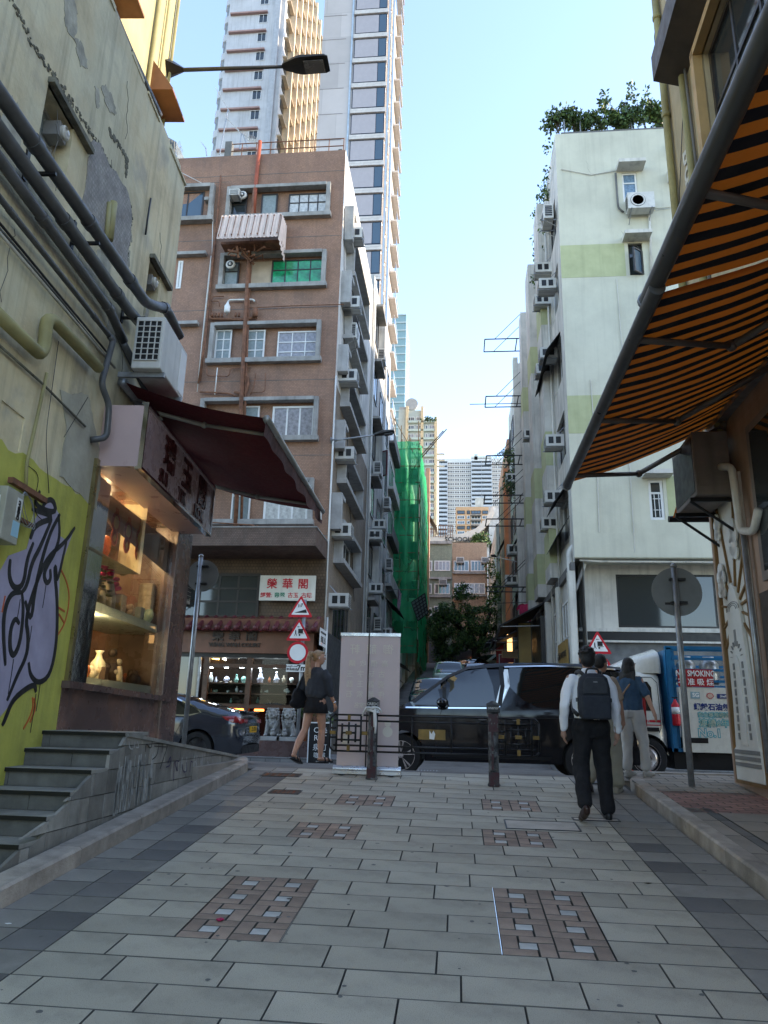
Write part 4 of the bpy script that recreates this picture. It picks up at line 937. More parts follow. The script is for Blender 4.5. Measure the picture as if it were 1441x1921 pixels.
# ================================================================== BROWN CORNER BUILDING
BFm=frame((0,22,0),X_,Z_)
BSm=frame((-4.0,0,0),Y_,Z_)
I4=Matrix.Identity(4)
def rF(a,b,c,d,y=22.):
 """pixel rectangle on a facade parallel to the picture's cross street -> u0,v0,u1,v1"""
 mx_,my_=(a+c)/2,(b+d)/2
 return(atY(a,my_,y).x,atY(mx_,d,y).z,atY(c,my_,y).x,atY(mx_,b,y).z)
AC={}
def ac_unit(F_,u,v,label,kind='window',grp='air conditioners on the facades',s_=1.,mat=None):
 key=(kind,s_)
 if key not in AC:
  w_,h_,d_=(.62*s_,.42*s_,.62*s_)if kind=='window' else(.82*s_,.58*s_,.34*s_)
  n0=0 if kind=='window' else .12;L=[]
  mb=MB();mb.fbox(I4,0,0,n0,w_,h_,n0+d_);L.append(('casing',mb.mesh('casing',M_acw)))
  mb=MB()
  if kind=='window':
   for a in(0,1):
    n_=w_+.002 if a else-.006
    for k_ in range(2):mb.fbox(I4,n_,h_*.22,n0+d_*(.18+.4*k_),n_+.004,h_*.8,n0+d_*(.45+.4*k_))
   mb.fbox(I4,w_*.08,h_*.1,n0+d_,w_*.92,h_*.9,n0+d_+.004)
  else:
   mb.lathe((w_*.38,h_/2,n0+d_+.002),[(h_*.40,0),(h_*.40,.006)],24)
   mb.fbox(I4,-.004,h_*.1,n0+.04,-.001,h_*.9,n0+d_-.04);mb.fbox(I4,w_+.001,h_*.1,n0+.04,w_+.004,h_*.9,n0+d_-.04)
  L.append(('grille',mb.mesh('grille',M_blk)))
  mb=MB()
  if kind=='window':
   for k_ in range(6):mb.fbox(I4,w_*.08,h_*(.16+.13*k_),n0+d_+.004,w_*.92,h_*(.16+.13*k_)+.014,n0+d_+.012)
  else:
   for k_ in range(5):mb.lathe((w_*.38,h_/2,n0+d_+.01),[(h_*.08*(k_+.6),0),(h_*.08*(k_+.6)+.006,.004)],24)
   for k_ in range(6):q=h_*(.12+.14*k_);mb.fbox(I4,-.012,q,n0+.03,-.005,q+.012,n0+d_-.03);mb.fbox(I4,w_+.005,q,n0+.03,w_+.012,q+.012,n0+d_-.03)
  L.append(('slats',mb.mesh('slats',M_acw)))
  mb=MB()
  for q in(w_*.1,w_*.85):
   mb.fbox(I4,q,-.035,0,q+.03,-.002,n0+d_+.05);mb.cyl((q+.015,h_+.25 if kind=='window' else-.3,0),(q+.015,-.01,n0+d_),.012,None,6)
  L.append(('bracket',mb.mesh('bracket',M_steel)));AC[key]=L
 o=thing('air_conditioner',label,'air conditioner',F_@Vector((u,v,0)),0,grp)
 for nm,me in AC[key]:piece(nm,me,o,F_@Matrix.Translation((u,v,0)))
 return o
bb=thing('brown_building','six storey corner building with brown mosaic front and dirty white side wall','building',(-8,24,.5))
BX0,BX1,BY1=-14.0,-4.0,31.0;BT=21.5;zcan0,zcan1=6.34,6.87
SB=[rF(*r)for r in((426,350,620,412),(413,475,612,543),(394,606,602,682),(375,748,597,829),(365,899,588,985))]
SBL=[rF(*r)for r in((322,352,402,420),(318,478,386,546),(300,608,370,684))]
mb=MB();holes=[(a+.12,b+.12,c-.12,d-.12)for a,b,c,d in SB]
holed(mb,BFm,BX0,zcan1-.2,BX1,BT,holes,.16)
for a,b,c,d in holes:mb.fbox(BFm,a,b,-.6,c,d,-.16)
mb.build('front_wall',M_brown,bb)
M_side=M_sidew
mb=MB();mb.box(BX0,22.35,0,BX1-.3,BY1,BT-.02)
mb.quad((BX0,22,BT),(BX1,22,BT),(BX1,BY1,BT),(BX0,BY1,BT));mb.quad((BX0,22,0),(BX0,BY1,0),(BX0,BY1,BT),(BX0,22,BT))
mb.build('core',M_concd,bb)
bays=[]
zfl=[(19.35,17.95,18.9),(16.7,15.45,16.1),(13.85,12.85,13.3),(11.1,10.1,10.5),(8.6,7.4,7.9)]
SH=[];
for k,(zt1,zb1,_)in enumerate(zfl):SH.append((23.25,zb1+.05-.85,27.6,zt1-.75))
SH.append((23.5,2.9,27.3,5.6))
mb=MB();holed(mb,BSm,22,0,BY1,12.35,SH,.25);mb.build('lower_side_wall',pm('tan_side_mosaic',(.33,.265,.205),.8,var=.18,vs=1,streak=.35,dirt=.25,grid=(.05,.05,.006,(.5,.48,.44)),bump=.3),bb)
mb=MB();holed(mb,BSm,22,12.35,BY1,BT,[h for h in SH if h[1]>11.5],.25);mb.quad((BX1-.26,22,0),(BX1-.26,BY1,0),(BX1-.26,BY1,BT),(BX1-.26,22,BT));mb.build('side_wall',M_side,bb)
def surround(F_,r,th,n0,n1,mat,parent,name='surround',top=None,bot=None):
 a,b,c,d=r;mb=MB();bt=bot or th;tp=top or th
 mb.fbox(F_,a,b,n0,a+th,d,n1);mb.fbox(F_,c-th,b,n0,c,d,n1+.004);mb.fbox(F_,a+th,d-tp,n0,c-th,d,n1+.03);mb.fbox(F_,a-.04,b-.02,n0,c+.06,b+bt,n1+.06)
 return mb.build(name,mat,parent,bevel=.01)
for r in SB:surround(BFm,r,.15,-.1,.14,M_conc,bb,top=.13,bot=.15)
for i,r in enumerate(SBL):
 if i:
  mb=MB();mb.fbox(BFm,r[0],r[3]-.12,-.1,r[2],r[3],.22);mb.build('sunshade',M_conc,bb)
 else:surround(BFm,r,.15,-.05,.2,M_conc,bb)
 if i:window(bb,BFm,r[0]+.3,r[1]+.1,r[2]-.85,r[3]-.25,1,1,M_wfr,M_curtw if i==1 else M_curt,.06,.0)
 else:
  window(bb,BFm,r[0],r[1]+.2,r[0]+1.2,r[3]-.2,2,1,M_dfr,M_glassb,.06,.0)
  mb=MB();mb.fbox(BFm,r[0]+1.3,r[3]-.75,.0,r[2]-.15,r[3]-.62,.25);mb.build('ledge',M_conc,bb)
W=lambda r,**k:window(bb,BFm,*rF(*r),rec=-.10,**k)
W((540,360,615,410),nx=4,rows=[0,.68,1],fr=M_dfr,glass=M_curtw);W((489,361,519,400),nx=1,fr=M_dfr,glass=M_frost,label='window with a tilted beige blind behind bronze frame');W((431,360,462,402),nx=1,rows=[0,.5,1],fr=M_dfr)
W((508,484,607,541),nx=4,rows=[0,.68,1],fr=M_dfr,glass=pm('painted_net_reflection',(.02,.30,.13),.08,var=.6,vs=3,spec=.9),label='four-light window with a green netting reflection coloured into its glass');W((418,490,446,541),nx=1,rows=[0,.68,1],fr=M_dfr,glass=M_frost)  # green reflection of the netting is put into the glass colour
mb=MB();mb.fbox(BFm,*[(q)for q in(rF(470,487,508,541)[0],rF(470,487,508,541)[1],-.16,rF(470,487,508,541)[2],rF(470,487,508,541)[3],-.12)]);mb.build('beige_panel',pm('beige_board',(.40,.32,.23),.8,var=.15),bb)
for q in((402,617,432,677),(461,617,495,677)):W(q,nx=2,rows=[0,.36,.72,1],glass=M_frost)
W((519,619,599,678),nx=3,rows=[0,.33,.67,1],glass=M_curt)
W((509,760,589,825),nx=3,glass=M_curt,fw=.07);W((455,760,484,825),nx=1,rows=[0,.62,1],glass=M_frost)
W((494,905,577,982),nx=3,glass=M_curtw,fw=.07);W((433,905,468,982),nx=1,rows=[0,.7,1],glass=M_frost)
def small_fan(px,py,label):
 c=atY(px,py,21.95);t=thing('extractor_fan',label,'fan',c,0,'extractor fans in the brown front');mb=MB();mb.lathe(c,[(.17,0),(.17,.05),(.12,.07),(.05,.07),(.05,.09)],18,(0,-1,0));mb.build('ring',M_acw,t,True);mb=MB();mb.lathe(c+Vector((0,-.072,0)),[(.1,0),(.1,.003)],14,(0,-1,0));mb.build('blades',M_blk,t)
small_fan(433,497,'round fan above the frosted window on the second storey from top');small_fan(452,919,'round fan above the narrow window just over the canopy');small_fan(455,367,'round fan beside the small box under the roof of the brown front')
ac_unit(BFm,rF(436,362,447,374)[0],rF(436,362,447,374)[1]-.1,'small beige box unit in the top left window of the brown front','window',s_=.6)
ac_unit(BFm,rF(341,1104,360,1135)[0]-.9,rF(341,1104,360,1135)[1],'beige outdoor unit behind the round sign back at the mezzanine','split',s_=1.5)
cg=rF(410,394,532,450);cz1,cz0=atY(470,393,21.0).z,atY(470,447,21.0).z;cx0,cx1=atY(410,420,21.).x,atY(524,420,21.).x
M_corr=pm('pink_corrugated_sheet',(.62,.50,.43),.5,var=.1,streak=.25)
mb=MB();n=66;V_=[];
for i in range(n+1):t=i/n;off=.02*math.cos(t*math.pi*32);V_+=[(cx0+(cx1-cx0)*t,21.25-off,cz1),(cx0+(cx1-cx0)*t,20.95-off,cz0)]
mb.add(V_,[(2*i,2*i+1,2*i+3,2*i+2)for i in range(n)]);V_=[]
for i in range(25):t=i/24;off=.02*math.cos(t*math.pi*11);V_+=[(cx1+off,21.25+.75*t,cz1),(cx1+off,20.95+1.05*t,cz0-.0-.35*t)]
mb.add(V_,[(2*i,2*i+1,2*i+3,2*i+2)for i in range(24)]);mb.build('corrugated_screen',M_corr,bb)
mb=MB()
for i in range(10):x=cx0+.07+(cx1-cx0-.1)*i/9;mb.cyl((x,21.2,cz1-.08),(x,20.92,cz0+.05),.012,None,5);mb.ell((x,20.92,cz0+.12),.03,None,6,4);mb.ell((x,21.19,cz1-.12),.03,None,6,4)
mb.build('screen_ties',M_rust,bb)
mb=MB();rg=random.Random(4)
for i in range(16):x=rg.uniform(cx0+.3,cx1-.4);mb.cyl((x,rg.uniform(21.3,21.9),cz0+rg.uniform(-.5,.1)),(x+rg.uniform(-.5,.5),rg.uniform(21.3,21.9),cz0+rg.uniform(-.4,.1)),rg.uniform(.02,.05),None,6)
mb.box(cx0,21.4,cz0+.1,cx1,22,cz0+.2);mb.build('pipe_tangle',M_rust,bb)
def fpipe(pts,r,mat,y=21.9,name='drain_pipe',parent=None,rad=.12):
 mb=MB();mb.tube(sweep([atY(p[0],p[1],p[2]if len(p)>2 else y)for p in pts],rad),r,8);return mb.build(name,mat,parent or bb,True)
M_redp=pm('red_oxide_pipe',(.30,.07,.03),.6,var=.25)
fpipe([(488,265),(480,345),(476,400)],.075,M_redp)
fpipe([(478,350),(463,545,21.82),(455,700,21.82),(441,1000,21.82)],.07,M_rust);fpipe([(470,478),(462,690),(452,1000)],.045,M_rust)
fpipe([(414,330),(405,440),(385,640),(372,720)],.035,M_rust);fpipe([(401,455),(388,600),(376,715)],.03,M_rust);fpipe([(396,480),(381,620),(370,735)],.016,M_pvcw);fpipe([(400,370),(398,480),(380,640)],.014,M_pvcw)
fpipe([(395,594),(396,598),(455,600),(482,595)],.055,M_rust);fpipe([(426,590),(428,563),(475,562),(478,566)],.035,M_pvcw);fpipe([(396,597),(396,562),(400,556),(420,556)],.02,M_rust);fpipe([(396,565),(412,565),(412,575)],.018,M_rust)
fpipe([(388,690),(388,705),(430,706),(432,690),(470,690)],.018,M_rust);fpipe([(408,690),(403,740)],.02,M_pvcw);fpipe([(480,700),(476,728),(470,740)],.02,M_rust);fpipe([(440,735),(460,740),(466,720),(465,706),(452,706)],.05,M_rust);fpipe([(498,700),(497,735),(470,737)],.018,M_rust)
fpipe([(375,735),(430,738),(445,745)],.035,M_rust);fpipe([(400,1003),(440,1003),(445,1010)],.03,M_rust);fpipe([(418,1000),(430,1008),(435,1015)],.04,M_pvcw)
for q in((427,572,.09,.4),):
 c=atY(*q[:2],21.8);mb=MB();mb.lathe(c-Z_*.3,[(.05,0),(.1,.04),(.1,.25),(.06,.32),(.03,.4)],14);mb.build('tank',M_white,bb,True)
mb=MB()
for px in(398,404,410,416,442,448):c=atY(px,594,21.82);mb.cyl(c,c+Z_*.14,.045,None,8)
c=atY(478,594,21.82);mb.cyl(c,c+Z_*.3,.09,None,10);mb.build('valves',M_rust,bb,True)
fpipe([(462,578),(500,576),(560,573),(636,571),(645,571)],.016,M_rust,name='cable');fpipe([(337,322),(395,352)],.012,M_pvcw,name='cable')
fpipe([(330,345),(435,341)],.008,M_concd,name='cable')
mb=MB();mb.cyl((-3.97,21.96,2.5),(-3.97,21.96,12.5),.03,None,8);mb.build('corner_pipe',M_pvcw,bb,True)
mb=MB()
for zz in(7.1,9.75,12.4,15.1,17.9,20.6):mb.fbox(BFm,BX0,zz,0,BX1,zz+.018,.006)
mb.build('floor_seam',M_concd,bb)
mb=MB();mb.prism([(BX0,22,zcan0),(BX0,20.1,zcan0),(-4.0,20.1,zcan0),(-4.0,22,zcan0)],(0,0,zcan1-zcan0));mb.build('canopy_slab',pm('brown_mosaic_canopy',(.17,.115,.09),.7,var=.25,grid=(.05,.05,.006,(.4,.38,.36)),streak=.3),bb)
mb=MB();mb.box(BX0,20.08,zcan1,-3.98,22,zcan1+.04);mb.build('canopy_edge',M_conc,bb)
mb=MB();a=atY(475,985,20.5);b=atY(482,1016,20.5);mb.cyl(a,b,.03);mb.cyl(a+X_*.12,b+X_*.12,.02);mb.cyl(atY(395,980,20.5),a,.02);mb.build('rail_stub',M_rust,bb)
M_boxc=pm('concrete_box_light',(.38,.375,.36),.85,var=.2,streak=.3,bump=.3)
ordn=['topmost','second from top','third from top','fourth from top','fifth from top','lowest']
for k,(zt1,zb1,zac)in enumerate(zfl):
 mb=MB();mb.fbox(BSm,22.3,zb1,0,22.55,zt1,.34);mb.fbox(BSm,22.55,zt1-.14,0,23.1,zt1,.34);mb.fbox(BSm,22.55,zb1,0,23.1,zb1+.1,.3);mb.build('window_box',M_boxc,bb,bevel=.01)
 surround(BSm,(23.15,SH[k][1]-.1,27.75,SH[k][3]+.1),.14,-.1,.3,M_boxc,bb,'side_surround')
 window(bb,BSm,SH[k][0],SH[k][1],SH[k][2],SH[k][3],4,1,M_wfr if k!=2 else M_dfr,M_curt if k%2 else M_glassd,.07,-.15)
 ac_unit(BSm,22.6,zac-.65,f'{ordn[k]} window air conditioner beside the corner of the brown building','window')
window(bb,BSm,SH[5][0],SH[5][1],SH[5][2],SH[5][3],5,2,M_dfr,M_glassd,.07,-.1)
ac_unit(BSm,22.6,5.0,'white window air conditioner low on the side wall above the street name plate','window')
ac_unit(BSm,23.2,15.15-.55,'slung outdoor unit under the second box of the side wall','split')
ac_unit(BSm,28.6,1.9,'white grille outdoor unit behind the pull-up banner','split')
mb=MB();mb.fbox(BSm,22,0,0,31,4.2,.04);mb.build('grey_base_cladding',pm('dark_grey_cladding',(.055,.058,.06),.6,var=.2,grid=(.6,.6,.01,(.3,.3,.3)),streak=.2),bb)
mb=MB();mb.tube([(-3.95,22.4,16.4),(-3.7,23.0,16.3),(-3.6,24,15.7),(-3.9,24.6,15.5)],.015,6);mb.tube([(-3.96,22,19),(-3.96,23,15),(-3.96,25.5,10),(-3.96,28,6)],.012,5);mb.build('cable',M_blk,bb)
l2=thing('street_lamp','dark street lamp on a long arm from the corner of the brown building','street lamp',(-3.97,22.1,11))
a=atY(621,827,22.);b=atY(703,816,22.);c=atY(740,810,22.);mb=MB();mb.cyl(a,a+(b-a)*.16,.14,.03,4);mb.build('bracket',M_steel,l2);mb=MB();mb.cyl(a,b,.03,None,8);mb.build('arm',M_steel,l2,True);lamphead(l2,b,c,.14,M_lamp,.12)
l3=thing('street_lamp','slim dark street lamp reaching left from the far right facades over the tree','street lamp',(3.4,48,12))
a=atY(948,1050,48.);b=atY(932,1045,48.);c=atY(921,1042,48.);mb=MB();mb.cyl(atX(975,1055,3.4),b,.03,None,8);mb.build('arm',M_steel,l3,True);lamphead(l3,b,c,.16,M_lamp,.12)
rr=thing('roof_railing','rusty low pipe railing along the roof of the brown building','railing',(-6,22.1,BT))
mb=MB();xa,xb=atY(427,285,22.1).x,-4.1
for z in(.28,.6):mb.cyl((xa,22.1,BT+z),(xb,22.1,BT+z),.02,None,6)
for i in range(9):x=xa+(xb-xa)*i/8;mb.cyl((x,22.1,BT),(x,22.1,BT+.62),.018,None,6)
mb.build('rails',M_rust,rr)
mb=MB();mb.box(xa-.1,22.05,BT,xa+.15,22.3,BT+.7);mb.build('end_post',M_concd,rr)
mb=MB();rg=random.Random(2)
for i in range(26):mb.ell((-4.5+rg.uniform(-.35,.3),22.5+rg.uniform(-.2,.2),BT+rg.uniform(.05,.35)),(.13,.1,.06),None,6,4)
tag(mb.build('rubble_heap',M_concd),'dark heap of netting on the roof corner of the brown building','heap')
def antenna(base,top,tip,label,nel=12):
 t=thing('antenna',label,'antenna',base,0,'rooftop aerials');mb=MB();mb.cyl(base,top,.022,None,6);mb.build('mast',M_steel,t)
 a,b=Vector(top),Vector(tip);d=(b-a);s_=d.cross(Z_).normalized()*.9+Z_*.3;s_.normalize();mb=MB();mb.cyl(a-d*.15,b,.018,None,6);mb.build('boom',M_steel,t);mb=MB()
 for i in range(nel):p=a+d*(i/(nel-1));l=.16+.08*(i/nel);mb.cyl(p-s_*l,p+s_*l,.01,None,4)
 mb.build('elements',M_steel,t)
ay=24.0
antenna(atY(412,290,ay),atY(428,205,ay),atY(407,168,ay),'tall thin television aerial left of the roof railing',10)
antenna(atY(450,280,ay),atY(453,250,ay),atY(425,222,ay),'long television aerial tilting up left above the roof railing',8)
antenna(atY(465,278,ay),atY(456,252,ay),atY(483,268,ay),'short television aerial tilting down beside the red pipe',9)
antenna(atY(388,292,ay),atY(386,278,ay),atY(380,270,ay),'tiny aerial at the far left of the brown roof',6)
antenna(atY(333,300,ay),atY(330,285,ay),atY(340,275,ay),'tiny aerial beside the broken top of the left building',6)
ws=thing('antique_shop','antique shop with lit glass cabinets under a tiled eave and brown fascia','shop',(-7,21.4,.5))
SY=21.3;gfl=gz(21.5)+.13
def zY(px,py,y):return atY(px,py,y).z
zt0=zY(450,1225,SY);zf1=zY(450,1181,SY);
M_fasc=pm('brown_fascia',(.17,.075,.042),.45,var=.3,vs=2,dirt=.2)
M_mezz=pm('mezzanine_tiles',(.13,.085,.05),.6,var=.2,grid=(.1,.1,.01,(.4,.38,.36)))
xr=-4.15;xl=BX0
mb=MB();mb.box(xl,21.9,zY(450,1180,21.9)-.3,BX1,22.3,zcan0);mb.build('mezzanine_wall',M_mezz,ws)
mb=MB();mb.box(xl,SY,zt0,xr,22,zf1+.05);mb.box(xr-.2,SY,gfl,xr+.1,22,zt0);mb.build('fascia',M_fasc,ws)
mb=MB();mb.box(xl,SY+.1,zt0-.12,xr-.2,22,zt0);mb.build('shutter_box',M_blk,ws)
r=rF(395,1076,487,1160,21.88);window(ws,frame((0,21.88,0),X_,Z_),r[0]-1.0,r[1],r[2],r[3],4,1,M_dfr,M_glassd,.08,.02,rows=[0,.35,.68,1])
M_tile=pm('maroon_roof_tile',(.13,.03,.035),.5,var=.25,orand=.2)
ex0=xl;ex1=atY(590,1170,21.0).x;ztl=zY(450,1160,21.6);zte=zY(450,1178,20.95);n=0
pitch=(atY(468,1170,21).x-atY(450,1170,21).x)
mb=MB();V_=[]
for i in range(7):a=math.pi*i/6;V_+=[(-.075*math.cos(a),0,.075*math.sin(a)),(-.075*math.cos(a),.8,.075*math.sin(a))]
mb.add(V_,[(2*i,2*i+1,2*i+3,2*i+2)for i in range(6)]);mb.cyl((0,-.01,0),(0,.02,0),.085,None,12);tm=mb.mesh('roof_tile',M_tile,True)
mb=MB();V_=[]
for i in range(7):a=math.pi*i/6;V_+=[(-(pitch/2)*math.cos(a),0,-.05*math.sin(a)-.01),(-(pitch/2)*math.cos(a),.8,-.05*math.sin(a)-.01)]
mb.add(V_,[(2*i,2*i+1,2*i+3,2*i+2)for i in range(6)]);mb.prism([(-.07,-.005,-.03),(0,-.005,-.1),(.07,-.005,-.03)],(0,.015,0));pmn=mb.mesh('pan_tile',M_tile,True)
rot=Matrix.Rotation(math.atan2(ztl-zte,.65),4,'X');x=ex1
while x>-11:
 piece('roof_tile',tm,ws,Matrix.Translation((x,20.95,zte))@rot);piece('pan_tile',pmn,ws,Matrix.Translation((x-pitch/2,20.97,zte-.01))@rot);x-=pitch
mb=MB();mb.prism([(ex1+.1,21.05,zte-.06),(ex1+.1,21.9,zte-.06),(ex1+.1,21.9,ztl+.1),(ex1+.1,21.3,ztl-.05)],(-7,0,0));mb.build('eave_board',M_fasc,ws)
M_carve=pm('dark_bronze_letters',(.045,.035,.03),.4,metal=.4)
yl_=zY(450,1192,SY)
for ch,px in(('榮',409),('華',440),('閣',472)):text(ch,.36,atY(px,1193,SY-.02),X_,Z_,M_carve,ws,'lettering',.02,.008)
text('WING WAH COURT',.16,atY(440,1210,SY-.02),X_,Z_,M_carve,ws,'lettering',.012,.004,1.05)
text('明',.5,atY(586,1237,SY+.3),X_,Z_,M_carve,ws,'lettering',.01)
M_cab=pm('dark_wood_cabinet',(.085,.04,.022),.35,var=.3,vs=4)
yg=SY+.12;yb_=SY+1.0;zs0=gfl+.75
mb=MB();mb.box(xl,yb_,gfl,xr,yb_+.1,zt0);mb.box(xl,yg,gfl,xr-.2,yb_,gfl+.25);mb.build('back_panel',pm('cabinet_back',(.02,.014,.012),.8,spec=.1),ws)
def xw(px):return atY(px,1290,yg).x
mb=MB()
for px in(384,465):x=xw(px);mb.box(x-.07,yg-.03,gfl+.2,x+.07,yg+.12,zt0-.12)
for px in(500,515):pass
for zz in(zY(450,1249,yg),zY(450,1325,yg)):mb.box(xw(378),yg-.02,zz-.05,xr-.2,yg+.1,zz+.05)
mb.build('cabinet_posts',M_cab,ws)
mb=MB();
for px in(352,371):x=xw(px);mb.box(x-.03,yg-.02,gfl,x+.03,yg+.05,zt0-.12)
mb.build('door_frame',M_steel,ws)
for z_ in(1282,1301,1321):
 zz=zY(450,z_,yg+.3);mb=MB();mb.box(xw(378),yg+.15,zz-.02,xr-.25,yb_,zz+.015);mb.build('shelf',M_cab,ws)
mb=MB();mb.quad((xw(378),yg+.02,zs0-.2),(xr-.2,yg+.02,zs0-.2),(xr-.2,yg+.02,zt0-.12),(xw(378),yg+.02,zt0-.12));M_gl2=M_glass.copy();M_gl2 .name='clear_show_glass';[setattr(n.inputs[0],'default_value',1.33)for n in M_gl2 .node_tree.nodes if n.type=='FRESNEL'];mb.build('show_glass',M_gl2,ws)
mb=MB();mb.box(xw(352),yg+.03,gfl+.1,xw(371),yg+.04,zt0-.12);mb.build('door_pane',M_glassd,ws)
mb=MB();mb.box(xl,yg,gfl,xw(352),yg+.3,zt0-.12);mb.build('left_bay',M_glassd,ws)
M_led=pm('white_led_spot',(.85,.92,1),.5,var=0,emit=14)
i=0
for px in(396,425,454,489,518,545):
 c=atY(px,1252,yg+.35);mb=MB();mb.cyl(c,c-Z_*.015,.06,None,12);mb.build('spot_lamp',M_led,ws)
 ld=bpy.data.lights.new('cabinet_light','POINT');ld.energy=1.1;ld.color=(.8,.9,1);ld.shadow_soft_size=.05;q=bpy.data.objects.new('cabinet_light',ld);COL.objects.link(q);q.location=c-Z_*.08-Y_*.08;i+=1
M_warm=pm('warm_ceiling_glow',(1,.55,.12),.5,var=0,emit=4.5);M_orl=pm('orange_tube_lamp',(1,.16,.03),.5,var=0,emit=3.5)
mb=MB();p=atY(380,1226,yg+.6);mb.prism([atY(380,1225,yg+.6),atY(412,1226,yg+.6),atY(411,1238,yg+.6),atY(398,1236,yg+.6)],(0,.02,0));mb.build('lit_ceiling',M_warm,ws)  # ceiling patch that glows by itself, apart from the tubes
M_tubew=pm('white_tube_lamp',(1,.9,.7),.5,var=0,emit=6)
for a,b in(((398,1226),(411,1233)),((418,1235),(424,1238)),((443,1231),(449,1235))):mb=MB();mb.cyl(atY(*a,yg+.5),atY(*b,yg+.5),.025,None,6);mb.build('tube_lamp',M_tubew,ws)
for a,b in(((425,1329),(457,1331)),((475,1333),(492,1331))):mb=MB();mb.box(atY(*a,yg).x,yg+.12,zY(440,1333,yg),atY(*b,yg).x,yg+.2,zY(440,1329,yg));mb.build('tube_lamp',M_orl,ws)
M_cool=pm('white_jade',(.62,.68,.66),.25,var=.2,vs=20,spec=.6);M_teal=pm('teal_jade',(.22,.45,.40),.25,var=.3,vs=20,spec=.6);M_cryst=pm('pale_crystal',(.55,.58,.72),.2,var=.4,vs=30,spec=.7)
def cabobj(kind,px,py,s_,mat,name,label):
 c=atY(px,py,yg+.38);t=thing(name,label,name.replace('_',' '),c,0,'ornaments in the antique shop cabinets');mb=MB()
 if kind=='vase':mb.lathe(c,[(r*s_,z*s_)for r,z in VASE],12)
 elif kind=='disc':mb.lathe(c+Z_*.12*s_,[(.1*s_,0),(.1*s_,.02)],20,(0,-1,.15));mb.box(c.x-.05*s_,c.y-.03,c.z,c.x+.05*s_,c.y+.03,c.z+.03)
 elif kind=='fig':mb.loft([(c,.07*s_,.05,0),(c+Z_*.12*s_,.06*s_,.04,0),(c+Z_*.22*s_,.03*s_,.03,0)],8);mb.ell(c+Z_*.26*s_,.035*s_,None,8,6);mb.ell(c+Vector((.05,0,.1))*s_,.035*s_,None,8,5);mb.ell(c+Vector((-.05,0,.07))*s_,.035*s_,None,8,5)
 else:
  rg=random.Random(int(px))
  for i in range(6):mb.ell(c+Vector((rg.uniform(-.07,.07),0,rg.uniform(.02,.08)))*s_,(.045*s_,.03,.045*s_),None,7,5)
 mb.build('body',mat,t,True)
row1=[('vase',395,1.05,M_cool,'vase','white gourd vase first on the top shelf'),('fig',405,.6,M_cryst,'figurine','small pale pagoda figurine beside the gourd vase'),('rock',413,.5,M_stone,'ornament','little yellow stone on the top shelf'),('disc',425,.85,M_cryst,'plate','round pale blue disc on the top shelf'),('rock',433,.5,M_stone,'ornament','small grey stone beside the pale blue disc'),('fig',443,.85,M_teal,'figurine','teal green carved figure between the two discs'),('disc',457,.85,M_teal,'plate','round teal disc at the end of the left cabinet'),('fig',488,1.3,M_cryst,'figurine','tall crystal figure under the brightest spot'),('vase',505,.6,M_amb,'vase','small amber jar beside the crystal figure'),('fig',518,1.1,M_cryst,'figurine','narrow pale statue in the right cabinet'),('vase',532,.75,M_stone,'vase','slim olive vase in the right cabinet'),('disc',547,.7,M_cool,'plate','bright white disc behind the traffic sign pole')]
for k_,px,s_,m_,nm,lab in row1:cabobj(k_,px,1281,s_,m_,nm,lab)
for k_,px,s_,m_,nm,lab in[('rock',382,.4,M_amb,'ornament','tiny amber stone at left of the second shelf'),('rock',404,.8,M_jade,'ornament','round green stone on the second shelf'),('vase',396,.4,M_amb,'vase','tiny brass cup on the second shelf'),('rock',428,.5,M_cool,'ornament','small white bird carving on the second shelf'),('vase',444,.65,M_cool,'vase','white cylinder jar on the second shelf'),('rock',452,.5,M_cryst,'ornament','pale ring carving on the second shelf'),('rock',500,.6,M_cool,'ornament','white lotus carving on the second shelf'),('rock',537,1.,M_cool,'ornament','cluster of white stones on the second shelf'),('fig',490,.35,M_stone,'figurine','tiny figurine on the second shelf of the right cabinet')]:cabobj(k_,px,1299,s_,m_,nm,lab)
for k_,px,s_,m_,nm,lab in[('rock',392,.9,M_dwood,'ornament','stack of dark books on the third shelf'),('vase',433,.5,M_teal,'vase','small pale green bowl on the third shelf'),('rock',447,.9,M_dwood,'ornament','dark carved ornament on the third shelf'),('fig',483,.6,M_teal,'figurine','dark teal figurine on the third shelf'),('rock',505,.9,M_dwood,'ornament','dark wooden model in the right cabinet')]:cabobj(k_,px,1319,s_,m_,nm,lab)
pln=thing('plinth','low red-brown marble plinth carrying the stone lions','plinth',(-6,21,.5))
px0=atY(478,1400,20.6).x;px1=atY(577,1400,20.6).x;zpl=zY(520,1390,20.6);mb=MB();mb.box(px0-1.6,20.6,gz(20.6)-.02,px1,21.25,zpl);mb.build('body',M_marb,pln)
pln2=MB();pln2 .box(px1+.01,20.9,gfl-.1,xr+.1,21.3,zpl-.1);tag(pln2 .build('door_step',M_concd),'grey stone step right of the lion plinth','step')
M_lion=pm('carved_grey_stone',(.30,.29,.27),.85,var=.3,vs=9,dirt=.5,bump=.6,bs=60)
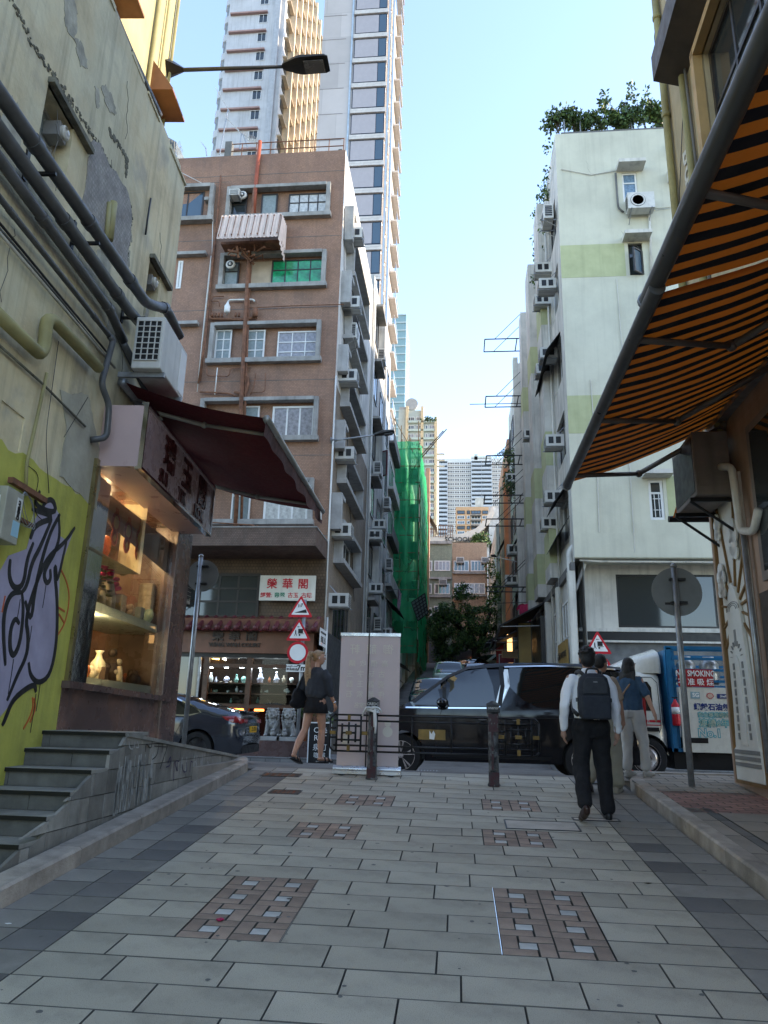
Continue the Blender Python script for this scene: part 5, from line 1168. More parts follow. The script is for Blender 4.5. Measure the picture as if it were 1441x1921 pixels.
def lion(px,label,flip):
 c=atY(px,1388,20.85);c.z=zpl;s_=.98;t=thing('stone_lion',label,'statue',c,0,'pair of stone lions at the antique shop')
 mb=MB();mb.box(c.x-.27,c.y-.24,c.z,c.x+.27,c.y+.24,c.z+.11);mb.build('base',M_conc,t,bevel=.01)
 o=c+Z_*.11;P=lambda x,y,z:o+Vector((x*flip,y,z))*s_;mb=MB()
 mb.ell(P(0,.08,.2),(.19,.17,.2));mb.ell(P(0,-.02,.36),(.16,.13,.17));mb.ell(P(-.13,.1,.12),(.09,.15,.12));mb.ell(P(.13,.1,.12),(.09,.15,.12))
 mb.cap(P(-.12,-.08,.36),.06,P(-.15,-.14,.05),.042);mb.cap(P(.12,-.08,.36),.06,P(.07,-.15,.17),.045);mb.ell(P(-.15,-.18,.03),(.06,.07,.035));mb.ell(P(.06,-.17,.08),(.075,.07,.075));mb.ell(P(.06,-.2,.17),(.055,.05,.035))
 for q in(-.18,-.15,-.12):mb.ell(P(q,-.235,.025),(.017,.025,.022),None,8,6)
 for q in(.03,.06,.09):mb.ell(P(q,-.24,.165),(.017,.02,.022),None,8,6)
 mb.ell(P(-.17,-.05,.035),(.05,.1,.04));mb.ell(P(.19,-.05,.035),(.05,.11,.045))
 mb.ell(P(0,-.08,.60),(.135,.13,.14));mb.ell(P(0,-.18,.565),(.10,.07,.06));mb.ell(P(0,-.2,.52),(.085,.05,.035));mb.ell(P(0,-.25,.59),(.04,.03,.028))
 for s2 in(-1,1):mb.ell(P(.055*s2,-.19,.645),(.035,.03,.028),None,8,6);mb.ell(P(.06*s2,-.2,.685),(.05,.025,.018),None,8,6);mb.ell(P(.125*s2,-.08,.66),(.03,.03,.045),None,8,6);mb.ell(P(.06*s2,-.235,.545),(.025,.02,.02),None,8,6)
 for ring,(rr_,zz,nn_)in enumerate(((.145,.74,8),(.17,.66,10),(.185,.58,10),(.185,.5,10),(.175,.43,9))):
  for i in range(nn_):
   a=math.pi*(-.12+1.24*i/(nn_-1));p=P(rr_*math.cos(a),-.05+rr_*.75*math.sin(a),zz);mb.ell(p,.036*s_,None,7,5)
 for i in range(5):mb.ell(P(-.08+.04*i,-.1,.745),.028*s_,None,7,5)
 for i in range(7):a=math.pi*i/6;mb.ell(P(-.13*math.cos(a),-.13-.05*math.sin(a),.42-.05*math.sin(a)),.018*s_,None,7,5)
 mb.ell(P(0,-.19,.33),.03*s_,None,8,6);mb.ell(P(.1,.26,.3),(.05,.05,.16))
 blob('body',mb,.0115,M_lion,None,1)
 o_=bpy.data.objects['body']if False else COL.objects[-1]
 return t,o_
for px,lab,fl in((510,'left grey stone lion seated on the marble plinth',1),(540,'right grey stone lion seated beside its twin behind the sign pole',-1)):
 t,o_=lion(px,lab,fl);o_.parent=t;o_.matrix_local=RM[t.name].inverted()
nb_=thing('sign_board','white board with red 榮華閣 characters above the tiled eave','sign',(-5.5,21.8,5));r=rF(487.5,1080,592,1127,21.6)
Fb=frame((0,21.6,0),X_,Z_);mb=MB();mb.fbox(Fb,r[0],r[1],-.03,r[2],r[3],.03);mb.build('board',pm('cream_sign_board',(.66,.64,.56),.5,var=.08,streak=.15),nb_)
M_green=pm('sign_green',(.02,.20,.12),.5,var=0);hB_=r[3]-r[1];cw=r[2]-r[0]
for i,ch in enumerate('榮華閣'):text(ch,.33,Fb@Vector((r[0]+cw*(.22+.28*i),r[1]+hB_*.64,.032)),X_,Z_,M_red,nb_,'lettering',.003,.006)
for ch,q,m_ in(('經營:',.13,M_red),('翡翠',.37,M_green),('古玉',.61,M_red),('古玩',.85,M_red)):text(ch,.165,Fb@Vector((r[0]+cw*q,r[1]+hB_*.2,.032)),X_,Z_,m_,nb_,'lettering',.003,.003)
sp_=thing('street_name_plate','small white street name plate on the grey side wall of the brown building','sign',(-3.95,23,3));c=atX(606,1197,-3.95);Fp=frame(c,Y_,Z_)
mb=MB();mb.fbox(Fp,-.5,-.25,-.01,.5,.25,.01);mb.build('plate',M_white,sp_);text('摩羅上街',.2,Fp@Vector((0,-.08,.012)),Y_,Z_,M_gbl,sp_);text('UPPER LASCAR ROW',.09,Fp@Vector((0,.13,.012)),Y_,Z_,M_gbl,sp_)
mb=MB();mb.cyl((-3.93,22.15,1.5),(-3.93,22.15,4.6),.03,None,8);mb.build('corner_pipe',M_pvcw,bb,True)
mb=MB();mb.box(-4.0,21.9,2.9,-3.88,22.1,3.5);mb.build('junction_box',M_acw,bb)
def tri_pts(c,s_,y):h=s_*.866;return[(c.x,y,c.z+h*.62),(c.x+s_/2,y,c.z-h*.38),(c.x-s_/2,y,c.z-h*.38)]
def rounded(pts,r,y):
 out=[];n=len(pts)
 for i in range(n):
  a,b,c=Vector(pts[i-1]),Vector(pts[i]),Vector(pts[(i+1)%n]);p=b+(a-b).normalized()*r*1.7;q=b+(c-b).normalized()*r*1.7
  for k_ in range(6):t=k_/5;out.append(p*(1-t)**2+b*2*t*(1-t)+q*t*t)
 return out
def tri_sign(t,c,s_,y):
 mb=MB();mb.prism(rounded(tri_pts(c,s_,y),.035,y),(0,.012,0));mb.build('red_triangle',M_red,t);mb=MB();c2=Vector((c.x,y,c.z));mb.prism(rounded(tri_pts(c2,s_*.72,y-.004),.015,y),(0,.003,0));mb.build('white_field',M_white,t)
ts=thing('traffic_sign','steel pole with two red triangles, a round ban sign and a 7m plate','traffic sign',(-4.9,19.9,.5));sy=19.7
f=atY(556,1428,sy);f.z=gz(sy);tp=atY(567,1125,sy);mb=MB();mb.cyl(f,(f.x,f.y,tp.z),.05,None,12);mb.build('pole',M_steel,ts,True)
s1c=atY(564,1142,sy-.08);ss=(atY(587,1160,sy).x-atY(540,1160,sy).x);tri_sign(ts,s1c,ss,sy-.08);
mb=MB();b0=s1c+Vector((-ss*.24,-.01,-ss*.16));mb.prism([b0,b0+X_*ss*.5,b0+X_*ss*.46+Z_*ss*.14],(0,.003,0));mb.build('slope_mark',M_black,ts);text('1:7',ss*.17,s1c+Vector((-.01,-.012,ss*.12)),Vector((1,0,.22)),Z_,M_black,ts,'lettering',.001,.004)
s2c=atY(560.5,1186,sy-.08);tri_sign(ts,s2c,ss,sy-.08)
def lorrymark(t,c,ss,y):
 mb=MB();B=lambda x0,z0,x1,z1:mb.box(c.x+x0*ss,y-.004,c.z+z0*ss,c.x+x1*ss,y-.001,c.z+z1*ss)
 B(-.02,-.04,.17,.13);B(-.03,-.07,.22,-.055);mb.lathe((c.x+.04*ss,y-.004,c.z-.11*ss),[(.035*ss,0),(.035*ss,.003)],14,(0,1,0));B(-.05,.2,.06,.215);mb.prism([(c.x-.07*ss,y-.004,c.z+.207*ss),(c.x-.02*ss,y-.004,c.z+.235*ss),(c.x-.02*ss,y-.004,c.z+.18*ss)],(0,.003,0))
 mb.lathe((c.x-.12*ss,y-.004,c.z+.07*ss),[(.02*ss,0),(.02*ss,.003)],10,(0,1,0));B(-.14,-.03,-.1,.05);mb.prism([(c.x-.13*ss,y-.004,c.z-.03*ss),(c.x-.17*ss,y-.004,c.z-.14*ss),(c.x-.15*ss,y-.004,c.z-.14*ss),(c.x-.11*ss,y-.004,c.z-.03*ss)],(0,.003,0));mb.prism([(c.x-.13*ss,y-.004,c.z-.03*ss),(c.x-.08*ss,y-.004,c.z-.14*ss),(c.x-.06*ss,y-.004,c.z-.14*ss),(c.x-.1*ss,y-.004,c.z-.03*ss)],(0,.003,0));mb.build('lorry_mark',M_black,t)
lorrymark(ts,s2c,ss,sy-.085)
s3c=atY(558.5,1224,sy-.08);rr_=atY(579.5,1224,sy).x-s3c.x
def ban(t,c,r_,y):mb=MB();mb.lathe((c.x,y,c.z),[(r_,0),(r_,.012)],40,(0,1,0));mb.build('red_disc',M_red,t);mb=MB();mb.lathe((c.x,y-.004,c.z),[(r_*.76,0),(r_*.76,.003)],36,(0,1,0));mb.build('white_disc',M_white,t)
ban(ts,s3c,rr_,sy-.08)
s4c=atY(556,1253.5,sy-.08);mb=MB();mb.box(s4c.x-rr_*.95,sy-.09,s4c.z-.095,s4c.x+rr_*.95,sy-.08,s4c.z+.095);mb.build('plate',M_white,ts);text('7m',.2,s4c+Vector((rr_*.5,-.014,0)),X_,Z_,M_black,ts,'lettering',.001,.006);text('Length over',.065,s4c+Vector((-rr_*.4,-.014,.05)),X_,Z_,M_black,ts,'lettering',.001,.001);text('車長超過',.075,s4c+Vector((-rr_*.4,-.014,-.035)),X_,Z_,M_black,ts,'lettering',.001,.001)
t2=thing('traffic_sign','lorry warning triangle over a round ban sign behind the people at right','traffic sign',(4,19.9,.5));c=atY(1122,1210,sy-.08);tri_sign(t2,c,ss,sy-.08);lorrymark(t2,c,ss,sy-.085);c=atY(1125,1252,sy-.08);ban(t2,c,rr_,sy-.08);c3=atY(1124,1440,sy);mb=MB();mb.cyl((c.x,sy,gz(sy)),(c.x,sy,atY(1122,1190,sy).z),.05,None,12);mb.build('pole',M_steel,t2,True)
# ================================================================== RIGHT SIDE
RO=Vector((3.4,10.1,0));RDr=Vector((.022,1,0)).normalized();RU=RDr*-1;RN=Vector((-RDr.y,RDr.x,0))
RF=frame(RO,RU,Z_)
def rw(px,py,off=0.):return atP(px,py,RO+RN*off,RN)
def ru(p):return(Vector(p)-RO).dot(RU)
M_olive=pm('olive_tan_render',(.42,.35,.22),.85,var=.14,vs=1.2,streak=.3,bump=.35,bs=20,dirt=.2)
M_tant=pm('tan_wall_tile',(.40,.27,.20),.5,var=.12,grid=(.6,.6,.006,(.9,.9,.9)),streak=.2,dirt=.2)
rbd=thing('olive_building','tall olive tan building at right with striped awnings and a carved panel','building',(RO.x,RO.y,1))
RT=15.5;zm=5.6
wr=[rw(1385,60),rw(1330,200)]
uw0=ru(rw(1350,160));
ua=ru(rw(1318,120));ub=ua+3.2;zlo=8.2;zhi=10.6
print('Rwin',ua,rw(1318,120),rw(1330,250),rw(1240,120),rw(1290,110))
mb=MB();holed(mb,RF,.0,zm,9.6,RT,[(ua,zlo,ub,zhi)],.3)
mb.quad(*[RF@Vector(p)for p in((0,zm,0),(0,zm,-6),(0,RT,-6),(0,RT,0))]);mb.quad(*[RF@Vector(p)for p in((0,RT,0),(9.6,RT,0),(9.6,RT,-6),(0,RT,-6))]);mb.quad(*[RF@Vector(p)for p in((0,0,-6),(9.6,0,-6),(9.6,RT,-6),(0,RT,-6))])
mb.quad(*[RF@Vector(p)for p in((0,zm,-.3),(9.6,zm,-.3),(9.6,RT,-.3),(0,RT,-.3))]);mb.build('wall',M_olive,rbd)
mb=MB();mb.fbox(RF,0,.6,-6,9.6,zm,0);mb.build('tiled_base',M_tant,rbd)
window(rbd,RF,ua,zlo,ub,zhi,4,1,M_dfr,M_glassd,.07,-.12,rows=[0,.6,1])
M_ochre=pm('ochre_window_frame',(.42,.28,.12),.6,var=.15)
mb=MB();mb.fbox(RF,ua-.12,zlo-.12,-.02,ua,zhi+.1,.12);mb.fbox(RF,ua,zlo-.14,-.02,ub,zlo,.14);mb.fbox(RF,ua-.1,zhi,-.02,ub,zhi+.12,.12);mb.build('window_surround',M_ochre,rbd)
mb=MB();mb.prism([RF@Vector(p)for p in((.75,10.9,0),(.75,11.05,.42),(.75,11.5,.42),(.75,12.2,0))],RU*5);mb.build('window_hood',pm('dark_bronze_panel',(.075,.06,.045),.5,var=.25),rbd)
mb=MB();mb.fbox(RF,.7,12.1,0,6,14.5,.03);mb.build('upper_window',M_glassd,rbd)
mb=MB();mb.fbox(RF,.62,12.05,0,.7,14.6,.08);mb.build('upper_window_frame',M_acw,rbd)
for du,zz,r in((.06,RT,.055),(.95,10.9,.05)):
 mb=MB();mb.cyl(RF@Vector((du,5.2,.07)),RF@Vector((du,zz,.07)),r,None,10)
 for q in range(3,16):
  if q*2<zz-3:mb.cyl(RF@Vector((du,3+q*2,.07)),RF@Vector((du,3.08+q*2,.07)),r*1.25,None,10)
 mb.build('down_pipe',M_ypipe,rbd,True)
mb=MB();mb.cyl(RF@Vector((1.05,5.5,.0)),RF@Vector((1.05,11,.05)),.02);mb.cyl(RF@Vector((.08,9.2,.03)),RF@Vector((1.0,11.0,.03)),.008);mb.build('conduit',M_concd,rbd,True)
mb=MB();mb.tube(sweep([RF@Vector((-.05,13.2,0)),RF@Vector((-.25,13.0,.02)),RF@Vector((-.25,12.8,.02)),RF@Vector((0,12.8,.02))],.05),.03,8);mb.build('bent_pipe',M_blk,rbd,True)
p=rw(1291,332);uB=ru(p);text('Building',.62,RF@Vector((uB,p.z-.55,.012)),Z_,RU*-1*-1*-1 if False else RDr,pm('faded_white_lettering',(.55,.54,.48),.7),rbd,'lettering',.004,.006,1.05)
M_org=pm('orange_canvas',(.43,.075,.007),.8,var=.25,vs=3,dirt=.3);M_nvy=pm('black_stripe_canvas',(.012,.012,.018),.85,var=.1)
for mm in(M_org,):
 b_=mm.node_tree.nodes['Principled BSDF'];tt=mm.node_tree;tl=tt.nodes.new('ShaderNodeBsdfTranslucent');tl.inputs[0].default_value=(.6,.17,.015,1);ms=tt.nodes.new('ShaderNodeMixShader');ms.inputs[0].default_value=.22
 tt.links.new(b_.outputs[0],ms.inputs[1]);tt.links.new(tl.outputs[0],ms.inputs[2]);tt.links.new(ms.outputs[0],tt.nodes['Material Output'].inputs[0])
def striped(name,label,y0,y1,xb0,zb,xw,zw,ph,barr=.06,arms=()):
 t=thing(name,label,'awning',(xw,(y0+y1)/2,zw),0,'orange striped awnings');N_=int(round((y1-y0)/.105));cl=[MB(),MB()]
 k=10
 def P(i,j,o=0):
  y=y0+(y1-y0)*i/N_;s_=j/k;return Vector((xb0+(xw-xb0)*s_,y+.0*s_,zb+(zw-zb)*s_-.07*math.sin(math.pi*s_)+.007*math.sin(y*9+s_*5)+.02*noise.noise(Vector((y*1.7,s_*3,1)))+o))
 for i in range(N_):
  for j in range(k):cl[(i+ph)%2].quad(P(i,j),P(i+1,j),P(i+1,j+1),P(i,j+1))
 cl[0].build('orange_stripes',M_org,t,True,fixn=False)['kind']='stuff';cl[1].build('black_stripes',M_nvy,t,True,fixn=False)['kind']='stuff'
 a,b=Vector((xb0,y0-.12,zb)),Vector((xb0,y1+.1,zb));mb=MB();mb.cyl(a,b,barr,None,18);mb.build('front_bar',pm('dark_grey_bar',(.10,.10,.10),.38,metal=.4,var=.15),t,2)
 mb=MB();mb.cyl((xb0-.0,y1+.1,zb),(xb0,y1+.13,zb),barr*1.15,None,14);mb.build('end_cap',M_steel,t,2)
 mb=MB();mb.fbox(frame((xw+.02,y0,zw),Y_,Z_),0,-.12,-.12,y1-y0,.06,0);mb.build('wall_rail',M_steel,t)
 for ya in arms:
  e=Vector((xw,ya,zw-.16));el=Vector((xb0*.5+xw*.5,ya+.55,(zb+zw)/2-.22));fr2=Vector((xb0+.03,ya+.05,zb-.02));mb=MB()
  mb.cyl(e,el,.035,None,8);mb.cyl(el,fr2,.03,None,8);mb.ell(el,.05,None,8,6);mb.ell(e,.06,None,8,6);mb.build('folding_arm',pm('arm_brown_grey',(.13,.11,.10),.5,metal=.2),t,True)
 return t
bA=atX(1064,915,1.45);bJ=atX(1216,545,1.45);zr=(bA.z+bJ.z)/2
print('bars',bA,bJ)
striped('awning','long orange and black striped awning over the right pavement',bJ.y-.12,bA.y-.1,1.45,4.72,3.36,5.5,0,arms=(5.6,7.3,9.1))
striped('awning','nearer orange and black striped awning above the frame edge at right',.4,bJ.y-.08,1.45,4.78,3.36,5.52,1,.066,arms=(2.3,3.9))
sa=thing('awning','small orange striped awning round the corner of the right building','awning',(3.6,10.4,4),0,'orange striped awnings')
a=atY(1262,978,11.2);
cl=[MB(),MB()];zb_=a.z+.04;
for i in range(24):
 x0=a.x+.0+i*.12;cl[i%2].quad((x0,11.2,zb_),(x0+.12,11.2,zb_),(x0+.12,10.15,zb_+.55),(x0,10.15,zb_+.55))
cl[0].build('orange_stripes',M_org,sa)['kind']='stuff';cl[1].build('black_stripes',M_nvy,sa)['kind']='stuff'
mb=MB();mb.cyl((a.x-.05,11.22,zb_),(a.x+3,11.22,zb_),.05,None,12);mb.build('front_bar',M_blk,sa,2)
oc=thing('air_conditioner','big dark outdoor unit on brackets below the striped awning at right','air conditioner',RF@Vector((.5,4.2,.4)))
p0=rw(1287,935,.6);p1=rw(1355,930,.12);p2=rw(1300,808,.6);print('oc',p0,p1,p2,ru(p0),ru(p1))
uo=ru(p0);zo0=4.35;M_oldac=pm('old_brown_grey_casing',(.20,.17,.155),.55,var=.2,streak=.4)
mb=MB();mb.fbox(RF,.3,zo0,.08,1.25,zo0+.82,.5);mb.build('casing',M_oldac,oc,bevel=.015)
mb=MB();mb.fbox(RF,.35,zo0+.06,.5,1.2,zo0+.76,.505);mb.build('front_grille',M_blk,oc)
mb=MB()
for i in range(10):mb.fbox(RF,1.25,zo0+.1+i*.065,.12,1.256,zo0+.12+i*.065,.28)
mb.fbox(RF,1.25,zo0+.12,.32,1.256,zo0+.45,.46);mb.build('side_vents',M_oldac,oc)
mb=MB()
for u in(.4,1.1):mb.fbox(RF,u,zo0-.05,0,u+.04,zo0,.55);mb.cyl(RF@Vector((u+.02,zo0-.45,.02)),RF@Vector((u+.02,zo0-.04,.55)),.018,None,6);mb.fbox(RF,u,zo0-.5,0,u+.04,zo0,.03)
mb.build('bracket',M_blk,oc)
mb=MB();mb.tube(sweep([RF@Vector(p)for p in((1.25,zo0+.35,.2),(1.4,zo0+.3,.12),(1.45,zo0-.3,.12),(1.45,zo0-.5,.12),(1.8,zo0-.6,.1),(2.0,zo0-.4,.1))],.1),.045,10);mb.build('drain_pipe',M_pvcw,rbd,True)
mb=MB();mb.fbox(RF,1.75,3.2,-.02,3.6,5.0,.05);mb.build('box_frame',M_oldac,rbd);mb=MB();mb.fbox(RF,1.85,3.3,.05,3.5,4.9,.055);mb.build('dark_pane',M_glassd,rbd)
mb=MB();mb.fbox(RF,1.55,.6,-.02,6,3.1,.03);mb.build('shutter',pm('dark_brown_shutter',(.05,.035,.025),.6,var=.2),rbd)
cp=thing('carved_panel','tall white relief panel of a tower with rays and clouds in a brown frame','panel',RF@Vector((.8,1.1,.05)))
M_wfrm=pm('brown_panel_frame',(.19,.105,.035),.5,var=.2);M_pp=pm('panel_white',(.62,.61,.57),.6,var=.1);M_pg=pm('panel_grey',(.20,.20,.195),.6,var=.1)
ul=ru(rw(1387,1465,.04));ulb=ul;zb0=rw(1387,1468,.04).z;ztp=rw(1330,1000,.04).z;ztp2=rw(1375,945,.04).z;ur=ul+1.02
print('panel',ul,zb0,ztp,ztp2,ru(rw(1330,1000,.04)))
mb=MB();mb.fbox(RF,ul,zb0,.0,ur,ztp+.45,.035);mb.build('backboard',M_pp,cp)
def PF(u,v,n=.035):return RF@Vector((ul+u,zb0+v,n))
H_=ztp+.45-zb0
mb=MB()
for a in((0,0,.045,H_),(.975,0,1.02,H_),(.045,H_-.05,.975,H_),(.045,0,.975,.04)):mb.fbox(RF,ul+a[0],zb0+a[1],.035,ul+a[2],zb0+a[3],.075)
cx_,cz_=.52,H_*.56
for ang in(-78,-58,-38,-14,12,36,62,84,108,132,228,250):
 a=R(ang);dx,dz=math.sin(a),math.cos(a);L=3
 if dx>0:L=min(L,(.975-cx_)/dx)
 elif dx<0:L=min(L,(cx_-.045)/-dx)
 if dz>0:L=min(L,(H_-.05-cz_)/dz)
 elif dz<0:L=min(L,(cz_-.05)/-dz)
 nx_,nz_=dz,-dx;w_=.013
 mb.prism([PF(cx_+dx*.1-nx_*w_,cz_+dz*.1-nz_*w_),PF(cx_+dx*.1+nx_*w_,cz_+dz*.1+nz_*w_),PF(cx_+dx*L+nx_*w_,cz_+dz*L+nz_*w_),PF(cx_+dx*L-nx_*w_,cz_+dz*L-nz_*w_)],RN*.025)
mb.build('frame_and_rays',M_wfrm,cp)
mb=MB()
prf=[(.07,.04),(.07,.38),(.14,.42),(.24,1.35),(.28,H_*.50),(.32,H_*.57),(.4,H_*.62),(.52,H_*.65),(.64,H_*.62),(.72,H_*.57),(.76,H_*.5),(.80,1.35),(.9,.42),(.96,.38),(.96,.04)]
mb.prism([PF(a,b,.036)for a,b in prf],RN*.05);mb.build('tower',M_pp,cp,bevel=.012)
mb=MB()
for zz in(.2,.27,.34):mb.prism([PF(.1,zz,.087),PF(.93,zz,.087),PF(.93,zz+.045,.087),PF(.1,zz+.045,.087)],RN*.008)
for i in range(9):
 zz=.5+i*.1
 for u in(.30+i*.006,.68-i*.004):mb.prism([PF(u,zz,.087),PF(u+.05,zz,.087),PF(u+.05,zz+.075,.087),PF(u,zz+.075,.087)],RN*.008)
for i in range(9):a=R(-80+20*i);mb.prism([PF(.5+.15*math.sin(a)-.015,1.42+.15*math.cos(a),.087),PF(.5+.15*math.sin(a)+.02,1.42+.15*math.cos(a),.087),PF(.5+.21*math.sin(a)+.02,1.42+.21*math.cos(a),.087),PF(.5+.21*math.sin(a)-.02,1.42+.21*math.cos(a),.087)],RN*.008)
for i in range(3):mb.tube([PF(.52+(.22-.05*i)*math.cos(math.pi*t/10),H_*.555+(.1-.02*i)*math.sin(math.pi*t/10),.088)for t in range(11)],.005,5)
mb.prism([PF(.49,H_*.44,.087),PF(.55,H_*.44,.087),PF(.55,H_*.49,.087),PF(.49,H_*.49,.087)],RN*.006);mb.build('stone_marks',M_pg,cp)
mb=MB();mb.prism([PF(.44,.44,.087),PF(.6,.44,.087),PF(.58,1.38,.087),PF(.52,1.46,.087),PF(.46,1.38,.087)],RN*.01);mb.build('door_shape',M_pp,cp)
for(u,v,s_,lab)in((.16,2.35,1.,0),(.72,2.75,1.15,0),(.2,3.05,.8,0)):
 mb=MB()
 for dx,dz,r in((0,0,.11),(.07,.1,.09),(-.05,.12,.08),(.02,.2,.09),(.06,-.09,.07),(-.05,-.07,.07)):mb.lathe(PF(u+dx*s_,v+dz*s_,.06),[(r*s_,0),(r*s_,.02)],16,RN)
 mb.build('cloud',M_pp,cp)
mb=MB();mb.cyl(RF@Vector((ur-ul+ul+.1,1.2,.08)),RF@Vector((ur+.1,3.9,.08)),.03,None,10);mb.build('down_pipe',M_steel,rbd,True)
# ================================================================== PALE GREEN BUILDING ACROSS THE ROAD
GFm=frame((0,22,0),X_,Z_);GSm=frame((3.45,0,0),Y_*-1,Z_)
gbd=thing('green_building','pale mint green corner building with darker green bands and rooftop plants','building',(6,24,.5))
M_mint=pm('pale_mint_render',(.55,.54,.43),.88,var=.1,vs=.8,streak=.13,bump=.25,bs=15,dirt=.08);M_band=pm('olive_green_band',(.42,.44,.25),.88,var=.1,streak=.2);M_off=pm('off_white_render',(.58,.56,.50),.85,var=.15,vs=1,streak=.4,dirt=.2,bump=.2)
GT=21.7;GX0,GX1=3.45,46.0;zo=6.42  # front lengthened out of view on the right to keep sun off the road
G=lambda*q,y=22.:rF(*q,y)
gw1=G(1168,324,1196,378);gw2=G(1180,456,1207,516);gw3=G(1218,900,1246,975)
mb=MB();holed(mb,GFm,GX0,zo,GX1,GT,[gw1,gw2,gw3],.2)
for q in(gw1,gw2,gw3):mb.fbox(GFm,q[0],q[1],-.5,q[2],q[3],-.2)
mb.quad((GX0,22,GT),(GX1,22,GT),(GX1,38,GT),(GX0,38,GT));mb.quad((GX0,22,zo),(GX1,22,zo),(GX1,24,zo),(GX0,24,zo));mb.quad((GX1,22,0),(GX1,38,0),(GX1,38,GT),(GX1,22,GT));mb.build('front_wall',M_mint,gbd)
zbA,zbB=atY(1100,520,22).z,atY(1100,459,22).z;zbC,zbD=atY(1080,813,22).z,atY(1080,742,22).z;zbE=atY(1280,975,22).z;zbF=atY(1270,893,22).z
mb=MB();x2=gw2[0]-.12
mb.fbox(GFm,GX0,zbA,.0,x2,zbB,.006);mb.build('green_band',M_band,gbd);mb=MB();mb.fbox(GFm,GX0,zbC,0,9,zbD,.006);mb.build('green_band',M_band,gbd);mb=MB();mb.fbox(GFm,gw3[2]+.1,zbE,0,12,zbF,.006);mb.build('green_band',M_band,gbd)
mb=MB();mb.fbox(GFm,GX0,zo+.02,0,GX1,zo+.75,.03);mb.build('lower_band',M_mint,gbd)
rq=random.Random(5)
for k in range(4):
 x,z=rq.uniform(3.6,6.6),rq.uniform(8,21);pp=[(x,z)]
 for i in range(7):pp.append((pp[-1][0]+rq.uniform(-.06,.16),pp[-1][1]-rq.uniform(-.02,.2)))
 mb=MB();mb.tube([(a,21.999,b)for a,b in pp],.003,4);mb.build('crack',M_conc,gbd)
for pp in([(3.6,20.2),(4.6,19.9),(5.9,20.1)],[(5.2,6.6),(5.25,12),(5.22,15.8)],[(4.2,12.2),(4.25,9),(4.2,7.2)]):
 mb=MB();mb.tube([(a,21.97,b)for a,b in pp],.014,5);mb.build('cable',M_off,gbd)
window(gbd,GFm,*gw1,nx=1,rows=[0,.68,1],fr=M_wfr,glass=pm('blue_glass_with_bars',(.16,.24,.33),.15,var=.3,vs=12),fw=.06,rec=-.06);window(gbd,GFm,*gw3,nx=1,rows=[0,.7,1],fr=M_wfr,glass=M_glassd,fw=.08,rec=-.06)
mb=MB()
for q,m_ in((gw3,0),):
 for i in range(3):u=q[0]+.15+i*.13;mb.fbox(GFm,u,q[1]+.1,-.04,u+.02,q[1]+.85,-.02)
 mb.fbox(GFm,q[0]+.12,q[1]+.3,-.04,q[2]-.1,q[1]+.32,-.02);mb.fbox(GFm,q[0]+.12,q[1]+.65,-.04,q[2]-.1,q[1]+.67,-.02)
mb.build('window_grille',M_wfr,gbd)
window(gbd,GFm,*gw2,nx=1,rows=[0,.75,1],fr=M_blk,glass=M_glassd,fw=.05,rec=-.1)
Fo=frame(GFm@Vector((gw2[2]-.05,0,0)),Vector((-.75,-.6,0)),Z_);window(gbd,Fo,0,gw2[1],.42,gw2[1]+.9,1,1,M_blk,M_glassb,.05,.0,label='casement sash swung open from the window beside the green band')
for q in(gw1,gw2,gw3):
 mb=MB();mb.prism([GFm@Vector(p)for p in((q[0]-.18,q[3]+.22,0),(q[0]-.18,q[3]+.05,0),(q[0]-.18,q[3]+.05,.5),(q[0]-.18,q[3]+.18,.5))],X_*(q[2]-q[0]+.4));mb.build('window_hood',M_off,gbd)
ac_unit(GFm,gw1[0]+.02,gw1[1]-.62,'white outdoor unit on brackets under the top window of the mint facade','split',s_=1.05)
def gpipe(pts,r,mat=None,y=21.93,name='wall_pipe'):
 mb=MB();mb.tube(sweep([atY(p[0],p[1],y)for p in pts],.1),r,8);mb.build(name,mat or M_mint,gbd,True)
gpipe([(1216,392),(1260,388)],.02);gpipe([(1218,392),(1222,515)],.04,M_off);gpipe([(1155,325),(1160,390),(1170,398)],.035,M_concd)
gpipe([(1252,250),(1256,305)],.01,M_off,name='cable')
for px,py in((1258,268),(1254,322)):c=atY(px,py,21.8);mb=MB();mb.box(c.x,21.7,c.z-.3,c.x+.6,22,c.z+.1);mb.build('ledge',M_off,gbd)
y2=23.0;GL=frame((0,y2,0),X_,Z_);xl2=3.7
q=rF(1158,1078,1345,1178,y2);mb=MB();holed(mb,GL,xl2,0,GX1,zo,[q],.15);mb.fbox(GL,q[0],q[1],-.5,q[2],q[3],-.15);mb.build('recessed_wall',M_off,gbd)
window(gbd,GL,*q,nx=1,ny=1,fr=M_blk,glass=M_glassd,fw=.06,rec=-.06)
zz0,zz1=atY(1200,1203,y2).z,atY(1200,1187,y2).z;mb=MB();mb.fbox(GL,xl2-.1,zz0,0,GX1,zz1,.18);mb.build('black_fascia',M_blk,gbd);mb=MB();mb.fbox(GL,xl2-.1,zz1,0,GX1,zz1+.1,.22);mb.fbox(GL,xl2-.1,zz0-.06,0,GX1,zz0-.002,.2);mb.build('white_trim',M_off,gbd)
mb=MB();mb.fbox(GL,xl2+.2,.3,0,GX1,zz0-.06,.05);mb.build('grey_shopfront',pm('swirled_grey_panel',(.13,.135,.135),.5,var=.35,vs=2.5),gbd)
mb=MB();mb.tube(sweep([(3.6,22.06,zo-.05),(4.2,22.1,zo-.08),(12,22.1,zo-.1)],.1),.035,8);mb.build('wall_pipe',M_off,gbd,True)
